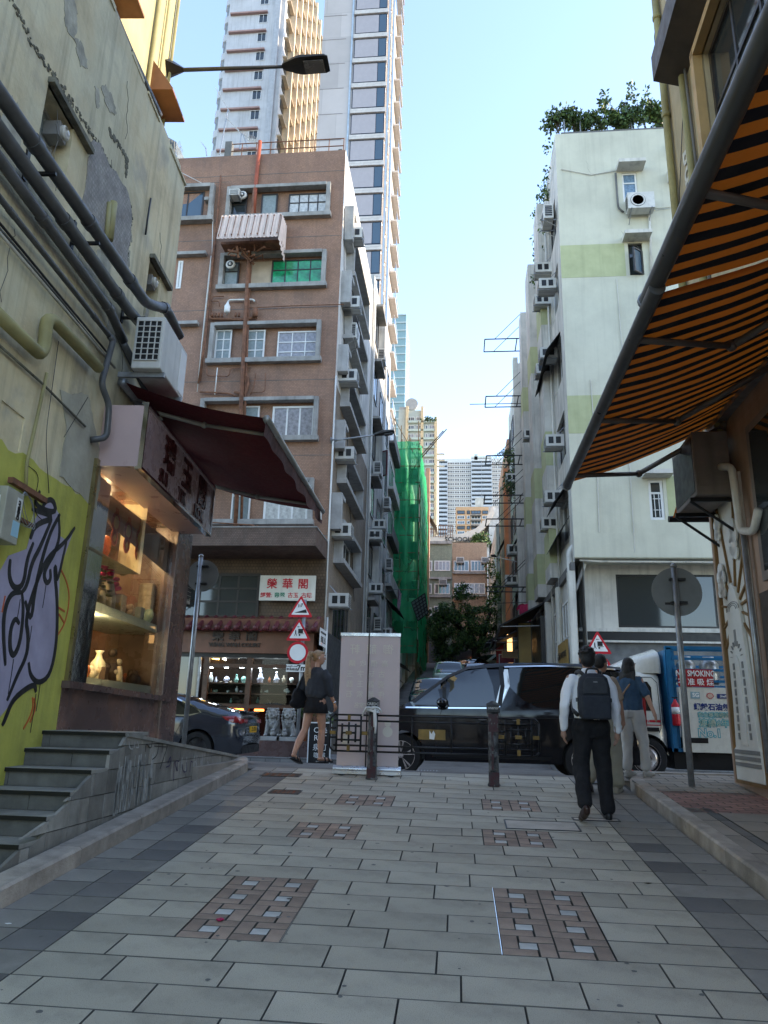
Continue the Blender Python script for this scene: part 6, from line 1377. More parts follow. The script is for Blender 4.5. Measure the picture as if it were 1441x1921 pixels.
mb=MB();mb.tube(sweep([(3.52,22.4,6.9),(3.36,22.4,6.7),(3.36,22.4,.5)],.2),.09,10);mb.tube(sweep([(3.8,22.3,zo-.1),(3.5,22.35,zo-.9),(3.4,22.4,zo-1.)],.2),.05,8);mb.tube([(3.5,22.5,6),(3.5,22.5,1)],.03,6)
mb.build('white_drain_pipe',M_pvcw,gbd,True)
sideh=[];ymax=38
stl=[(19.6,18.2),(17.0,15.5),(14.2,12.7),(11.5,10.0),(8.7,7.3)]
M_gside=pm('pale_side_render',(.56,.54,.49),.85,var=.15,vs=1,streak=.6,dirt=.3,bump=.3,bs=15)
hs=[]
for k,(zt1,zb1)in enumerate(stl):
 for a,b in((22.7,24.6),(27.0,28.2),(31,32.6),(34.5,36)):hs.append((-b,zb1,-a,zt1))
mb=MB();holed(mb,GSm,-38,0,-22,GT,hs,.25);mb.quad((3.71,22,0),(3.71,38,0),(3.71,38,GT),(3.71,22,GT));mb.build('side_wall',M_gside,gbd)
for i,h in enumerate(hs):window(gbd,GSm,*h,nx=2,ny=1,fr=M_wfr if i%3 else M_dfr,glass=M_glassd,fw=.06,rec=-.12)
mb=MB();mb.fbox(GSm,-38,6.05,0,-22,6.3,.12);mb.build('ledge',M_concd,gbd)
for a,b in((25.0,26.4),(29,30.4),(33,34)):
 mb=MB();mb.fbox(GSm,-b,6.4,0,-a,GT-.5,.35);mb.build('light_well_rib',M_gside,gbd)
 for zc,zd in((zbA,zbB),(zbC,zbD),(6.9,8.1)):mb=MB();mb.fbox(GSm,-b-.004,zc,0,-a+.004,zd,.354);mb.build('green_band',M_band,gbd)
for yy,r in((26.8,.05),(30.7,.06),(24.8,.04),(34.2,.05)):mb=MB();mb.cyl((3.36,yy,.6),(3.36,yy,GT-1),r,None,8);mb.build('drain_pipe',M_off,gbd,True)
M_drk=pm('dark_sheet_awning',(.03,.03,.03),.7,var=.3)
def sheet_awning(parent,y0,y1,z,out=.75,mat=None,drop=.7,x=3.45):
 mb=MB();mb.add([(x,y0,z),(x,y1,z),(x-out,y1,z-drop),(x-out,y0,z-drop),(x,y0,z-.03),(x,y1,z-.03),(x-out,y1,z-drop-.03),(x-out,y0,z-drop-.03)],[(0,1,2,3),(7,6,5,4),(0,4,5,1),(1,5,6,2),(2,6,7,3),(3,7,4,0)]);mb.build('sheet_awning',mat or M_drk,parent)
sheet_awning(gbd,22.8,26.5,14.4,.5);sheet_awning(gbd,22.6,24.2,9.0,.5);sheet_awning(gbd,22.6,25,7.9,.45)
hq=[(-24.6,3.2,-23.0,5.4),(-27.4,3.4,-25.4,5.4)]
for h in hq:window(gbd,frame((3.44,0,0),Y_*-1,Z_),*h,nx=3,ny=2,fr=M_wfr,glass=M_glassd,fw=.06,rec=.02)
for yy in(22.2,25.0,28.2,31.4,34.5):mb=MB();mb.box(3.25,yy-.18,.4,3.45,yy+.18,6.05);mb.build('pilaster',M_off,gbd)
ys_g=thing('sign_board','yellow and red vertical shop sign on the side of the mint building','sign',(3.2,24,2.5));mb=MB();mb.box(3.2,22.7,2.0,3.26,24.6,4.1);mb.build('board',pm('mustard_sign',(.26,.165,.05),.6,var=.15),ys_g);mb=MB();mb.box(3.19,22.7,2.9,3.2,24.6,3.4);mb.build('red_strip',pm('dull_red',(.3,.04,.04),.6),ys_g)
text('古玩 ANTIQUES',.26,(3.185,23.65,3.7),Y_*-1,Z_,M_gbl,ys_g);text('工藝',.3,(3.185,23.65,3.14),Y_*-1,Z_,M_white,ys_g);text('DESIGN',.3,(3.185,23.65,2.5),Y_*-1,Z_,M_gbl,ys_g)
for i,(px,py,off,knd,lab)in enumerate(((1030,405,.5,'split','topmost outdoor unit on the left edge of the mint building'),(1022,500,.4,'window','upper of the two box units below the top outdoor unit'),(1030,530,.4,'window','lower box unit beside the olive green band edge'),(1021,560,.4,'window','third box unit down the edge of the mint building'),(1032,660,.4,'window','box unit right under the dark sheet awning'),(1024,690,.4,'window','second box unit under the dark sheet awning'),(998,812,.5,'window','single box unit level with the lower green band'),(1044,825,.5,'window','open box unit low on the edge of the mint building'),(1042,930,.5,'window','white box unit behind the end of the striped awning'),(1035,980,.4,'window','shaded box unit under the lowest dark awning'))):
 p=atX(px,py,3.2);y_=max(22.2,p.y);ac_unit(GSm,-y_-.6,p.z-.2,lab,knd,s_=.95)
def leaves(mb,c,r,n,s_,rg,droop=0.):
 for _ in range(n):
  while True:
   p=Vector((rg.uniform(-1,1),rg.uniform(-1,1),rg.uniform(-1,1)))
   if p.length<1:break
  q=Vector(c)+Vector((p.x*r[0],p.y*r[1],p.z*r[2]));d=Vector((rg.gauss(0,1),rg.gauss(0,1),rg.gauss(0,1)-droop)).normalized();e=d.cross(Vector((rg.gauss(0,1),rg.gauss(0,1),rg.gauss(0,1)))).normalized();l=s_*rg.uniform(.6,1.4)
  mb.add([q,q+d*l*.5+e*l*.28,q+d*l,q+d*l*.5-e*l*.28],[(0,1,2,3)],rg.randrange(3))
LEAFS=[pm('leaf_dark',(.032,.065,.022),.6,var=.3),pm('leaf_mid',(.065,.115,.032),.6,var=.3),pm('leaf_light',(.10,.16,.035),.6,var=.3)]
rg=random.Random(21)
plants=[(1050,225,.75,.55),(1078,222,.5,.5),(1100,232,.5,.35),(1133,222,.55,.6),(1160,232,.45,.4),(1185,215,.5,.65),(1215,220,.55,.6),(1238,225,.4,.5)]
for i,(px,py,rx,rz_)in enumerate(plants):
 c=atY(px,py,22.5);t=thing('rooftop_plant',f"{['first', 'second', 'third', 'fourth', 'fifth', 'sixth', 'seventh', 'eighth'][i]} leafy plant from the left along the mint building roof",'plant',(c.x,c.y,GT),0,'plants on the mint roof');mb=MB()
 for _ in range(7):leaves(mb,c+Vector((rg.uniform(-rx,rx)*.6,rg.uniform(-.3,.3),rg.uniform(-rz_,rz_)*.6)),(rx*.45,.3,rz_*.45),75,.15,rg)
 if i in(3,5,6):leaves(mb,c+Vector((.05,0,rz_*1.3)),(.18,.2,rz_*.9),70,.15,rg)
 mb.build('foliage',LEAFS,t,fixn=False);mb=MB()
 for k in range(4):mb.tube([(c.x+.1*k-.15,c.y,GT),(c.x+rg.uniform(-.2,.2),c.y,c.z),(c.x+rg.uniform(-rx,rx)*.7,c.y,c.z+rz_*.8)],.015,5)
 mb.build('stems',M_dwood,t)
c=(3.3,24,GT);t=thing('rooftop_plant','creeper spilling over the left roof edge of the mint building','plant',(3.5,23,GT),0,'plants on the mint roof');mb=MB()
for i in range(18):y_=rg.uniform(22.3,29);leaves(mb,(3.35-rg.random()*.15,y_,GT+rg.uniform(-2.6,.5)*(1 if y_>24 else .4)),(.16,.35,.3),26,.14,rg,1)
mb.build('foliage',LEAFS,t,fixn=False)
pl=thing('planter_box','dark planter boxes along the roof edge of the mint building','planter',(7,22.5,GT));mb=MB();mb.box(3.7,22.2,GT,12,22.7,GT+.25);mb.build('box',M_concd,pl)
mb=MB()
for px in(1059,1089,1185):x=atY(px,240,22.3).x;mb.cyl((x,22.3,GT),(x,22.3,GT+.9),.025,None,6)
mb.build('roof_posts',M_steel,gbd)
# ================================================================== HILL STREET AND DISTANCE
def block(name,label,x0,x1,y0,y1,z1,mat,parent=None,z0=0.):
 t=parent or thing(name,label,'building',((x0+x1)/2,y0,z0));mb=MB();mb.box(x0,y0,z0,x1,y1,z1);mb.build('wall',mat,t);return t
def wins(t,F_,us,vs_,w_,h_,nx=2,fr=None,gl=None,fw=.06,sub=False,out=.02,rows=None,pw=None):
 for i,u in enumerate(us):
  for j,v in enumerate(vs_):
   g=gl[(i*7+j*3)%len(gl)]if isinstance(gl,list)else gl
   window(t,F_,u,v,u+w_,v+h_,nx,1,fr,g,fw,out,.06,sub,rows=rows,jit=False)
M_lg=pm('grey_stained_render',(.50,.49,.46),.88,var=.2,vs=1,streak=.7,dirt=.3,bump=.3,bs=15)
LSm=lambda x:frame((x,0,0),Y_,Z_)
l1=block('old_apartment','streaked grey white apartment block next up the street from the brown building',-14,-3.95,31.02,40,22.3,M_lg)
F1=LSm(-3.95);zs_=[19.2,16.3,13.4,10.6,7.8,5.0]
wins(l1,F1,[31.6,34.6,37.4],zs_,1.5,1.5,2,M_dfr,[M_glassd,M_curt,M_glassd],.07,True)
for k,z in enumerate(zs_):
 mb=MB();mb.fbox(F1,31.4,z+1.6,0,33.3,z+1.72,.4);mb.build('hood',M_conc,l1)
 if k%2==0:mb=MB();mb.fbox(F1,33.6,z-.3,0,34.3,z+2.0,.3);mb.build('rib',M_lg,l1)
for i,(y_,z,kd,lab)in enumerate(((32.2,18.4,'split','highest outdoor unit on the streaked grey block'),(31.9,12.5,'split','tall grille outdoor unit beside the open casement'),(33.0,10.2,'window','box unit above the middle of the streaked grey block'),(31.4,9.3,'window','box unit hanging beside the white frame window'),(32.4,7.1,'window','box unit near the third storey of the streaked block'),(33.8,5.6,'split','outdoor unit low on the streaked grey block'),(31.8,3.6,'window','lowest box unit right of the white drain pipe'),(36.5,12.2,'split','far outdoor unit under the lamp head'),(38.5,9.4,'split','outdoor unit in front of the green netting'))):
 ac_unit(F1,y_,z,lab,kd)
mb=MB();mb.cyl((-3.88,31.1,1),(-3.88,31.1,22),.04,None,8);mb.cyl((-3.88,36.8,1),(-3.88,36.8,21),.05,None,8);mb.build('drain_pipe',M_pvcw,l1,True)
Fo=frame((-3.95,34.1,0),Vector((.8,-.6,0)),Z_);window(l1,Fo,0,13.0,.7,14.3,1,1,pm('dark_red_frame',(.10,.02,.03),.5),M_frost,.05,0,label='dark red casement swung open over the street')
l2_=block('old_apartment','darker balcony block on the left side of the hill street before the netting',-14,-4.0,40.02,45.0,18.6,M_lg)
F2=LSm(-4.0)
for k,z in enumerate([17.2,14.4,11.6,8.8,6.]):
 mb=MB();mb.fbox(F2,40.2,z,0,44.8,z+.14,.35);mb.fbox(F2,40.2,z+.14,.3,44.8,z+.7,.35);mb.build('balcony',M_lg if k%2 else M_concd,l2_);window(l2_,F2,40.6,z+.3,44.2,z+2.1,4,1,M_wfr,M_glassd,.07,.02,sub=False)
sheet_awning(l2_,40.5,44.5,8.2,-.8,M_drk,.7,-4.0);sheet_awning(l1,33.2,38.5,4.2,-1.2,M_drk,.7,-3.95);sheet_awning(l1,38.7,44,5.0,-1.2,M_drk,.6,-3.95)
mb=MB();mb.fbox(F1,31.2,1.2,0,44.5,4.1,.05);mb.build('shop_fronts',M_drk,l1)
lr=thing('laundry','pale lilac checked blanket hanging from a rail in front of the green netting','laundry',(-2.9,38.5,9));c=atX(749,1125,-3.0);mb=MB();V_=[]
for i in range(13):
 for j in range(7):u,v=i/12,j/6;V_.append(c+Vector((.06*math.sin(u*14+v*4),(u-.5)*1.5*(1-.15*v),.45-v*(.8+.25*math.sin(u*5)))))
mb.add(V_,[(i*7+j,i*7+j+1,(i+1)*7+j+1,(i+1)*7+j)for i in range(12)for j in range(6)]);mb.build('blanket',pm('lilac_check_cloth',(.48,.36,.44),.9,var=.3,vs=9,grid=(.12,.12,.02,(.7,.5,.6))),lr,True);mb=MB();mb.cyl(c+Vector((0,-.8,.46)),c+Vector((0,.8,.46)),.02,None,6);mb.cyl(c+Vector((0,-.5,.46)),c+Vector((-1.0,-.5,.3)),.015,None,6);mb.build('rail',M_steel,lr)
ac_unit(F1,c.y-.3,c.z-1.9,'box unit below the lilac blanket','window')
sf=thing('scaffold','bamboo scaffold wrapped in bright green safety netting up the left facades','scaffold',(-3.2,46,3.5))
SY0=45.1;x0s,x1s=atY(734,1000,SY0).x,atY(783,1000,SY0).x;x2s=atY(790,1000,SY0).x;zsT=atY(760,828,SY0).z;gb_=gz(45)
print('scaf',x0s,x1s,zsT,gb_)
M_net=bpy.data.materials.new('green_netting');M_net.use_nodes=True;t_=M_net.node_tree;N=t_.nodes
pb=N['Principled BSDF'];pb.inputs['Base Color'].default_value=(.03,.48,.21,1);pb.inputs['Roughness'].default_value=.6
tlu=N.new('ShaderNodeBsdfTranslucent');tlu.inputs[0].default_value=(.05,.75,.34,1);m1=N.new('ShaderNodeMixShader');m1 .inputs[0].default_value=.45;trn=N.new('ShaderNodeBsdfTransparent');trn.inputs[0].default_value=(.45,.9,.6,1);m2=N.new('ShaderNodeMixShader')
tcn=N.new('ShaderNodeTexCoord');nzn=N.new('ShaderNodeTexNoise');nzn.inputs['Scale'].default_value=.9;mrn=N.new('ShaderNodeMapRange');mrn.inputs[1].default_value=.35;mrn.inputs[2].default_value=.65;mrn.inputs[3].default_value=.38;mrn.inputs[4].default_value=.68
t_.links.new(tcn.outputs['Object'],nzn.inputs['Vector']);t_.links.new(nzn.outputs['Fac'],mrn.inputs[0]);t_.links.new(mrn.outputs[0],m2 .inputs[0])
t_.links.new(pb.outputs[0],m1 .inputs[1]);t_.links.new(tlu.outputs[0],m1 .inputs[2]);t_.links.new(m1 .outputs[0],m2 .inputs[1]);t_.links.new(trn.outputs[0],m2 .inputs[2]);t_.links.new(m2 .outputs[0],N['Material Output'].inputs[0])
M_bam=pm('bamboo_pole',(.16,.11,.05),.7,var=.35,vs=6)
def netsheet(ax,a0,a1,fixed,z0,z1,nm,amp=.09,seed=1):
 rg=random.Random(seed);mb=MB();nu,nv=26,40;V_=[]
 for i in range(nu+1):
  for j in range(nv+1):
   u=a0+(a1-a0)*i/nu;v=z0+(z1-z0)*j/nv;o=amp*(noise.noise(Vector((u*2.6,v*.35,seed)))+.6*noise.noise(Vector((u*6,v*.5,seed+9))))+.06*abs(math.sin((v-z0)*1.6))
   V_.append((u,fixed-o,v)if ax=='x' else(fixed+o,u,v))
 mb.add(V_,[(i*(nv+1)+j,(i+1)*(nv+1)+j,(i+1)*(nv+1)+j+1,i*(nv+1)+j+1)for i in range(nu)for j in range(nv)]);mb.build(nm,M_net,sf,True,fixn=False)
zn0=atY(765,1235,SY0).z
netsheet('x',x0s,x1s+.05,SY0,zn0+.3,zsT,'front_netting',.12,3);netsheet('y',SY0,56,x1s+.12,zn0-.2,zsT-.2,'side_netting',.14,8)
n=0
for x in(x0s+.05,(x0s*2+x1s)/3,(x0s+2*x1s)/3,x1s):
 for yy in(SY0+.05,SY0+.9):mb=MB();h=zsT+random.uniform(.3,1.8);mb.tube([(x+random.uniform(-.05,.05),yy,gb_),(x,yy,(gb_+h)/2),(x+random.uniform(-.06,.06),yy,h)],.035,6);mb.build('bamboo_pole',M_bam,sf)
for yy in(47,49,51,53,55):mb=MB();mb.cyl((x1s,yy,gb_),(x1s+random.uniform(-.05,.05),yy,zsT+.5),.035,None,6);mb.build('bamboo_pole',M_bam,sf)
z=gb_+1
while z<zsT:mb=MB();mb.cyl((x0s-.1,SY0-.03,z),(x1s+.15,SY0-.03,z+random.uniform(-.05,.05)),.025,None,6);mb.cyl((x1s+.1,SY0-.1,z),(x1s+.1,56,z),.025,None,6);mb.build('bamboo_ledger',M_bam,sf);z+=1.15
for k in range(5):z=gb_+2+k*3;mb=MB();a,b=(x0s,x1s)if k%2 else(x1s,x0s);mb.cyl((a,SY0+.02,z),(b,SY0+.02,z+3),.028,None,6);mb.build('bamboo_brace',M_bam,sf)
for(a,b)in(((783,868),(838,805)),((785,860),(832,808))):mb=MB();mb.cyl(atY(*a,SY0+.5),atY(*b,SY0),.035,None,6);mb.build('bamboo_pole',M_bam,sf)
for(a,b)in(((768,1130),(800,1075)),):pass
gp=thing('slatted_panel','dark slatted panel leaning out from the foot of the green netting','panel',atY(785,1140,44));pA_,pB_,pC_,pD_=[atY(*q,44.5)for q in((772,1130),(797,1113),(803,1150),(784,1165))]
mb=MB()
for k in range(7):t=k/6;mb.cyl(pA_*(1-t)+pD_*t,pB_*(1-t)+pC_*t,.03,None,5)
for k in range(5):t=k/4;mb.cyl(pA_*(1-t)+pB_*t,pD_*(1-t)+pC_*t,.03,None,5)
mb.build('slats',M_blk,gp)
mb=MB();mb.quad(pA_+Y_*.06,pB_+Y_*.06,pC_+Y_*.06,pD_+Y_*.06);mb.build('sheet',pm('grey_green_sheet',(.12,.16,.15),.7),gp)
l3_=block('old_apartment','grey apartment block wrapped by the green scaffold',-14,x1s-.9,46.1,57,19.0,M_lg)
wins(l3_,frame((0,46.1,0),X_,Z_),[x0s+.15,x0s+1.0],[6.5,9,11.5,14,16.5],.7,1.2,1,M_wfr,M_glassd)
l4=block('old_apartment','narrow pinkish block with white edge just right of the green netting',-10,-2.55,57.2,66,21.2,pm('pink_render',(.52,.38,.33),.85,var=.15,streak=.4));F4=LSm(-2.55)
wins(l4,F4,[58,60.5,63],[8.5,11.2,14,16.8],1.2,1.4,2,M_wfr,M_glassd,.06)
mb=MB();mb.fbox(F4,57.1,6,0,57.9,21.5,.3);mb.build('corner_rib',pm('orange_drum_paint',(.5,.26,.14),.8,var=.2,streak=.3),l4)
sheet_awning(l4,58,61,18.3,-.9,pm('grey_green_awning',(.2,.22,.2),.7),1.6,-2.55)
r1=block('old_apartment','cream block with drying racks on the right side of the hill street',3.35,14,38.02,46,21.0,M_gside);FR=lambda x:frame((x,0,0),Y_*-1,Z_)
wins(r1,FR(3.35),[-40.4,-43.2,-45.6],[18,15.2,12.4,9.6,6.9],1.4,1.5,2,M_dfr,[M_glassd,M_curt],.06,True)
mb=MB();mb.box(3.1,38.1,6,3.36,38.6,21.4);mb.build('rib',M_off,r1)
r2=block('old_apartment','orange and tan block far up the right side of the hill street',3.2,14,46.02,56,19.6,pm('terracotta_render',(.46,.24,.15),.85,var=.15,streak=.4));wins(r2,FR(3.2),[-48,-50.6,-53.2,-55.6],[16.6,13.9,11.2,8.6],1.3,1.5,2,M_dfr,M_glassd,.06)
mb=MB();mb.box(2.95,46.1,6,3.22,46.8,17.6);mb.build('orange_fin',pm('orange_fin',(.62,.22,.09),.8,var=.1),r2)
mb=MB();mb.box(2.95,50.0,6,3.22,50.7,17.6);mb.build('tan_fin',pm('tan_fin',(.46,.36,.25),.8,var=.1),r2)
r3=block('old_apartment','grey block at the top right of the hill street behind the tree',2.95,14,56.02,72,16.5,M_lg);wins(r3,FR(2.95),[-58,-61,-64],[13.2,10.6],1.3,1.4,2,M_wfr,M_glassd,.06)
for(x_,y0,y1,z_)in((3.35,38.5,41,11.6),(3.35,41.5,44,8.9),(3.2,46.5,49,13.5),(3.2,46.5,49,10.6),(2.95,56.5,60,12.4),(2.95,57,60,9.6)):sheet_awning(r1 if x_>3.3 else(r2 if x_>3 else r3),y0,y1,z_,.6,M_drk,1.2,x_)
for i,(y_,z_,s_,lab)in enumerate(((39.5,10.3,1.2,'box unit at the far dark awning on the cream block'),(41.8,9.1,1.2,'grille unit hanging lowest on the cream block'),(40.3,14.6,1.1,'outdoor unit beside the palm on the right row'))):ac_unit(FR(3.35),-y_,z_,lab,'window',s_=s_)
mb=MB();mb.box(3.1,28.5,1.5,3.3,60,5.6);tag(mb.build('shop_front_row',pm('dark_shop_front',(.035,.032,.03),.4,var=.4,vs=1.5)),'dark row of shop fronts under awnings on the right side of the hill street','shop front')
aws=[(29,33.4,6.2,1.7),(34,38,6.1,1.6),(40,45,6.8,1.5),(47,52,7.4,1.6)]
for i,(a,b,z_,o_)in enumerate(aws):
 t=thing('shop_awning',['nearest long dark shop awning on the right of the hill street','second dark shop awning on the right of the hill street','third dark shop awning on the right of the hill street','farthest dark shop awning by the tree'][i],'awning',(3,(a+b)/2,z_),0,'dark shop awnings on the right');mb=MB();mb.prism([(3.3,a,z_),(3.3-o_,a,z_-.9),(3.3-o_,a,z_-1.15),(3.3-o_+.03,a,z_-.95),(3.3,a,z_-.06)],(0,b-a,0));mb.build('canvas',M_drk,t);mb=MB()
 for yy in(a+.1,b-.1):mb.cyl((3.25,yy,z_-.9),(3.3-o_,yy,z_-.95),.02,None,5)
 mb.build('arms',M_steel,t)
for i,(px,py,y_,w_,h_,m_,lab)in enumerate(((951,1243,40,.75,.8,pm('maroon_lightbox',(.16,.02,.03),.4),'framed maroon hanging shop sign under the far awnings'),(958,1228,38,.8,.28,pm('pale_blue_sign',(.30,.42,.50),.4),'small pale blue hanging shop sign'),(938,1225,44,.4,1.4,M_red,'narrow red hanging sign near the tree'),(985,1215,31,.5,2.0,pm('gold_sign',(.4,.27,.08),.5),'tall gold hanging sign under the nearest awning'))):
 c=atY(px,py,y_);t=thing('hanging_sign',lab,'sign',c,0,'hanging signs on the right row');mb=MB();mb.box(c.x-w_/2,y_,c.z-h_/2,c.x+w_/2,y_+.1,c.z+h_/2);mb.build('panel',m_,t);mb=MB()
 for a in((-w_/2-.03,-h_/2-.03,w_/2+.03,-h_/2),(-w_/2-.03,h_/2,w_/2+.03,h_/2+.03),(-w_/2-.03,-h_/2,-w_/2,h_/2),(w_/2,-h_/2,w_/2+.03,h_/2)):mb.box(c.x+a[0],y_-.02,c.z+a[1],c.x+a[2],y_+.1,c.z+a[3])
 mb.cyl((c.x,y_+.05,c.z+h_/2),(3.2,y_+.05,c.z+h_/2+.1),.02,None,5);mb.build('frame',M_acw if i<2 else M_blk,t)
mb=MB();c=atY(957,1205,36);mb.box(c.x-.12,36.2,c.z-.4,c.x+.12,36.25,c.z+.4);tag(mb.build('lit_window',pm('warm_shop_glow',(1,.55,.2),.5,var=0,emit=.6)),'warm lit shop opening under the dark awnings','lit window')
for i,(px,py,w_,lab)in enumerate(((908,660,92,'topmost clothes drying rack reaching out over the hill street'),(910,764,90,'second drying rack from top with a long extra pole'),(911,872,90,'third drying rack from top near the palm'),(908,944,78,'fourth drying rack from top over the street'),(911,987,95,'fifth drying rack from top over the street'),(913,1110,95,'lowest drying rack near the red shirt'))):
 y_=36.0;A=atY(px,py,y_);B=atY(px+w_,py+6,y_);t=thing('drying_rack',lab,'drying rack',(3.45,y_,A.z),0,'metal drying racks on the right row');xw_=3.35;mb=MB();z0=A.z;z1=A.z-.02;y3=y_-1.35
 zA_=z0;zB_=z0
 for q,r_ in((y_,.03),(y3,.03)):mb.cyl((A.x,q,z0+(.0)),(xw_,q,z0),r_,None,6)
 mb.cyl((A.x,y_,z0),(A.x,y3,z0),.03,None,6);mb.cyl((xw_-.3,y_,z0),(xw_-.3,y3,z0),.03,None,6)
 for q in(y_,y3):mb.cyl((A.x+.5,q,z0),(xw_,q,z0+1.5),.016,None,5)
 if i==1:mb.cyl((A.x-.8,y_-.3,z0+.05),(xw_,y_-.3,z0+.05),.02,None,6)
 mb.build('frame',M_blk,t)
lk=thing('shirt','crimson pink shirt hung out to dry over the right shop awnings','shirt',atX(985,1150,2.6));c=atY(985,1150,33.5)
mb=MB();o=[(-.28,.42),(-.1,.47),(0,.43),(.1,.47),(.28,.42),(.42,.2),(.33,.12),(.27,.22),(.26,-.42),(.1,-.38),(0,-.44),(-.12,-.38),(-.27,-.42),(-.27,.22),(-.35,.12),(-.42,.2)]
mb.prism([(c.x+a*.9,33.5+.05*math.sin(a*16),c.z+b*.9)for a,b in o],(0,.06,0));mb.build('cloth',pm('crimson_cloth',(.42,.02,.08),.85,var=.25,vs=7),lk);mb=MB();mb.cyl((c.x-1.2,33.53,c.z-.42+.85),(3.3,33.53,c.z-.35+.85),.015,None,5);mb.build('rail',M_blk,lk)
t=thing('palm_plant','feathery palm and climber on a ledge of the right row of houses','plant',(2.9,40,15),0,'ledge plants');mb=MB();c=atY(952,850,40)
for i in range(16):
 a=R(-100+i*24);L_=rg.uniform(.8,1.3);prev=c
 for k in range(9):
  s_=k/8;p=c+Vector((-math.cos(a)*L_*s_*.9,math.sin(a*2)*.5*s_,math.sin(a)*.5*s_+.7*s_-1.1*s_*s_))
  for sg_ in(-1,1):mb.add([p,p+Vector((.12*sg_,.1,-.16)),p+Vector((.05*sg_,0,-.04))],[(0,1,2)],1)
for _ in range(24):leaves(mb,c+Vector((rg.uniform(-.1,.5),rg.uniform(-.5,.8),rg.uniform(-2.6,.1))),(.3,.4,.3),30,.16,rg,.5)
mb.build('foliage',LEAFS,t,fixn=False)
t=thing('climber','yellow green climbing shrub hanging at the top right of the hill street','plant',(2.6,56,12),0,'ledge plants');mb=MB();c=atY(942,1085,55)
for _ in range(30):leaves(mb,c+Vector((rg.uniform(-.9,.6),rg.uniform(-1,1),rg.uniform(-1.4,1.6))),(.45,.5,.4),34,.2,rg,.5)
mb.build('foliage',[LEAFS[1],LEAFS[2],pm('leaf_yellow',(.16,.2,.05),.6)],t,fixn=False)
tr_=thing('tree','broad dark banyan tree at the top of the hill street','tree',(1.2,56,gz(56)));tz=gz(56);mb=MB()
for pts,r in(([(1.4,56,tz),(1.3,56,tz+1.4),(.9,56,tz+2.6)],.4),([(1.3,56,tz+1.2),(2,55.6,tz+3),(2.4,55.5,tz+4.2)],.22),([(.9,56,tz+2.4),(-.6,55.8,tz+3.6),(-1.9,55.5,tz+3.9)],.2),([(.9,56,tz+2.5),(.8,56.5,tz+4.8)],.22),([(.2,56,tz+3),(-.4,56,tz+5)],.12)):mb.tube(pts,r,8,rr=[r*(1-.45*i/(len(pts)-1))for i in range(len(pts))])
mb.build('trunk',pm('dark_bark',(.045,.035,.026),.9,var=.4,vs=6,bump=.8),tr_,True)
mb=MB();rg=random.Random(77);crown=[]
for _ in range(170):
 a=rg.uniform(0,2*math.pi);q=rg.random()**.42*(1+.16*math.sin(a*5)+.1*math.sin(a*9+2));px_=.25+math.cos(a)*q*2.75;pz=tz+3.0+math.sin(a)*q*2.2+(.35 if px_>0 else-.1*abs(px_));py_=55.6+rg.uniform(-2,1.6)
 leaves(mb,(px_,py_,pz),(.5,.5,.28),85,rg.uniform(.12,.24),rg,.6)
mb.build('crown',LEAFS,tr_,fixn=False)
e1=block('old_apartment','low olive green tiled block closing the left of the hill street',-8,-.56,70,80,atY(800,1016,70).z,pm('olive_tile_facade',(.27,.30,.22),.7,var=.12,streak=.35,grid=(.1,.1,.01,(.5,.5,.5))));FE_=frame((0,70,0),X_,Z_)
e2=block('old_apartment','low tan brown block closing the right of the hill street',-.54,atY(914,1060,70).x,70,80,atY(880,1018,70).z,pm('tan_tile_facade',(.42,.29,.19),.7,var=.15,streak=.35,grid=(.1,.1,.01,(.5,.5,.5))))
for r_ in((798,1052,811,1071),(815,1052,845,1071),(798,1095,810,1114),(815,1095,844,1115),(800,1140,810,1155),(814,1137,842,1156)):q=rF(*r_,70.);window(e1,FE_,*q,nx=1 if r_[2]-r_[0]<15 else 4,ny=1,fr=M_wfr,glass=[M_curt,M_glassb][r_[1]%2],fw=.09,rec=.03,sub=True,jit=False)
for r_ in((851,1052,880,1072),(883,1052,910,1072),(852,1094,910,1114)):q=rF(*r_,70.);window(e2,FE_,*q,nx=6 if r_[2]-r_[0]>40 else 4,ny=1,fr=M_wfr,glass=[M_curt,M_glassb][(r_[0]//2)%2],fw=.09,rec=.03,sub=True,jit=False)
for r_,t in(((797,1083,847,1087),e1),((849,1074,912,1077),e2),((849,1116,912,1119),e2),((797,1117,846,1121),e1),((797,1016,848,1021),e1)):q=rF(*r_,70.);mb=MB();mb.fbox(FE_,*q[:2],0,*q[2:],.25);mb.build('ledge',M_conc,t)
for px,py,lab,f in((856,1052,'small box unit in the upper left window of the tan block',e2),(853,1120,'small box unit under the lower windows of the tan block',e2),(903,1052,'small box unit at the upper right window of the tan block',e2),(824,1093,'small box unit in the middle window of the olive block',e1)):q=atY(px,py,70);ac_unit(FE_,q.x,q.z-.3,lab,'window',s_=1.2)
mb=MB();mb.box(-3.5,68,gz(60),2.9,69.8,gz(66)+1.9);tag(mb.build('retaining_wall',M_concd),'dark wall below the low blocks at the end of the street','wall')
mb=MB();mb.box(-1.0,68-.05,gz(62)+.2,1.8,68,gz(62)+1.6);tag(mb.build('dark_shop',M_blk),'black shop front with small lights under the tree','shop front')
for px,py in((883,1237),(887,1238),(886,1246),(845,1246)):c=atY(px,py,67.8);mb=MB();mb.box(c.x-.12,67.8,c.z-.05,c.x+.12,67.85,c.z+.05);tag(mb.build('small_lamp',pm('small_warm_lamp',(1,.5,.2),.5,var=0,emit=4)),{883:'upper left of the three small warm lamps close together under the tree',887:'right one of the three small warm lamps close together under the tree',886:'lowest of the three small warm lamps close together under the tree',845:'lone small warm lamp farthest left below the tree'}[px],'lamp','small lamps under the tree')
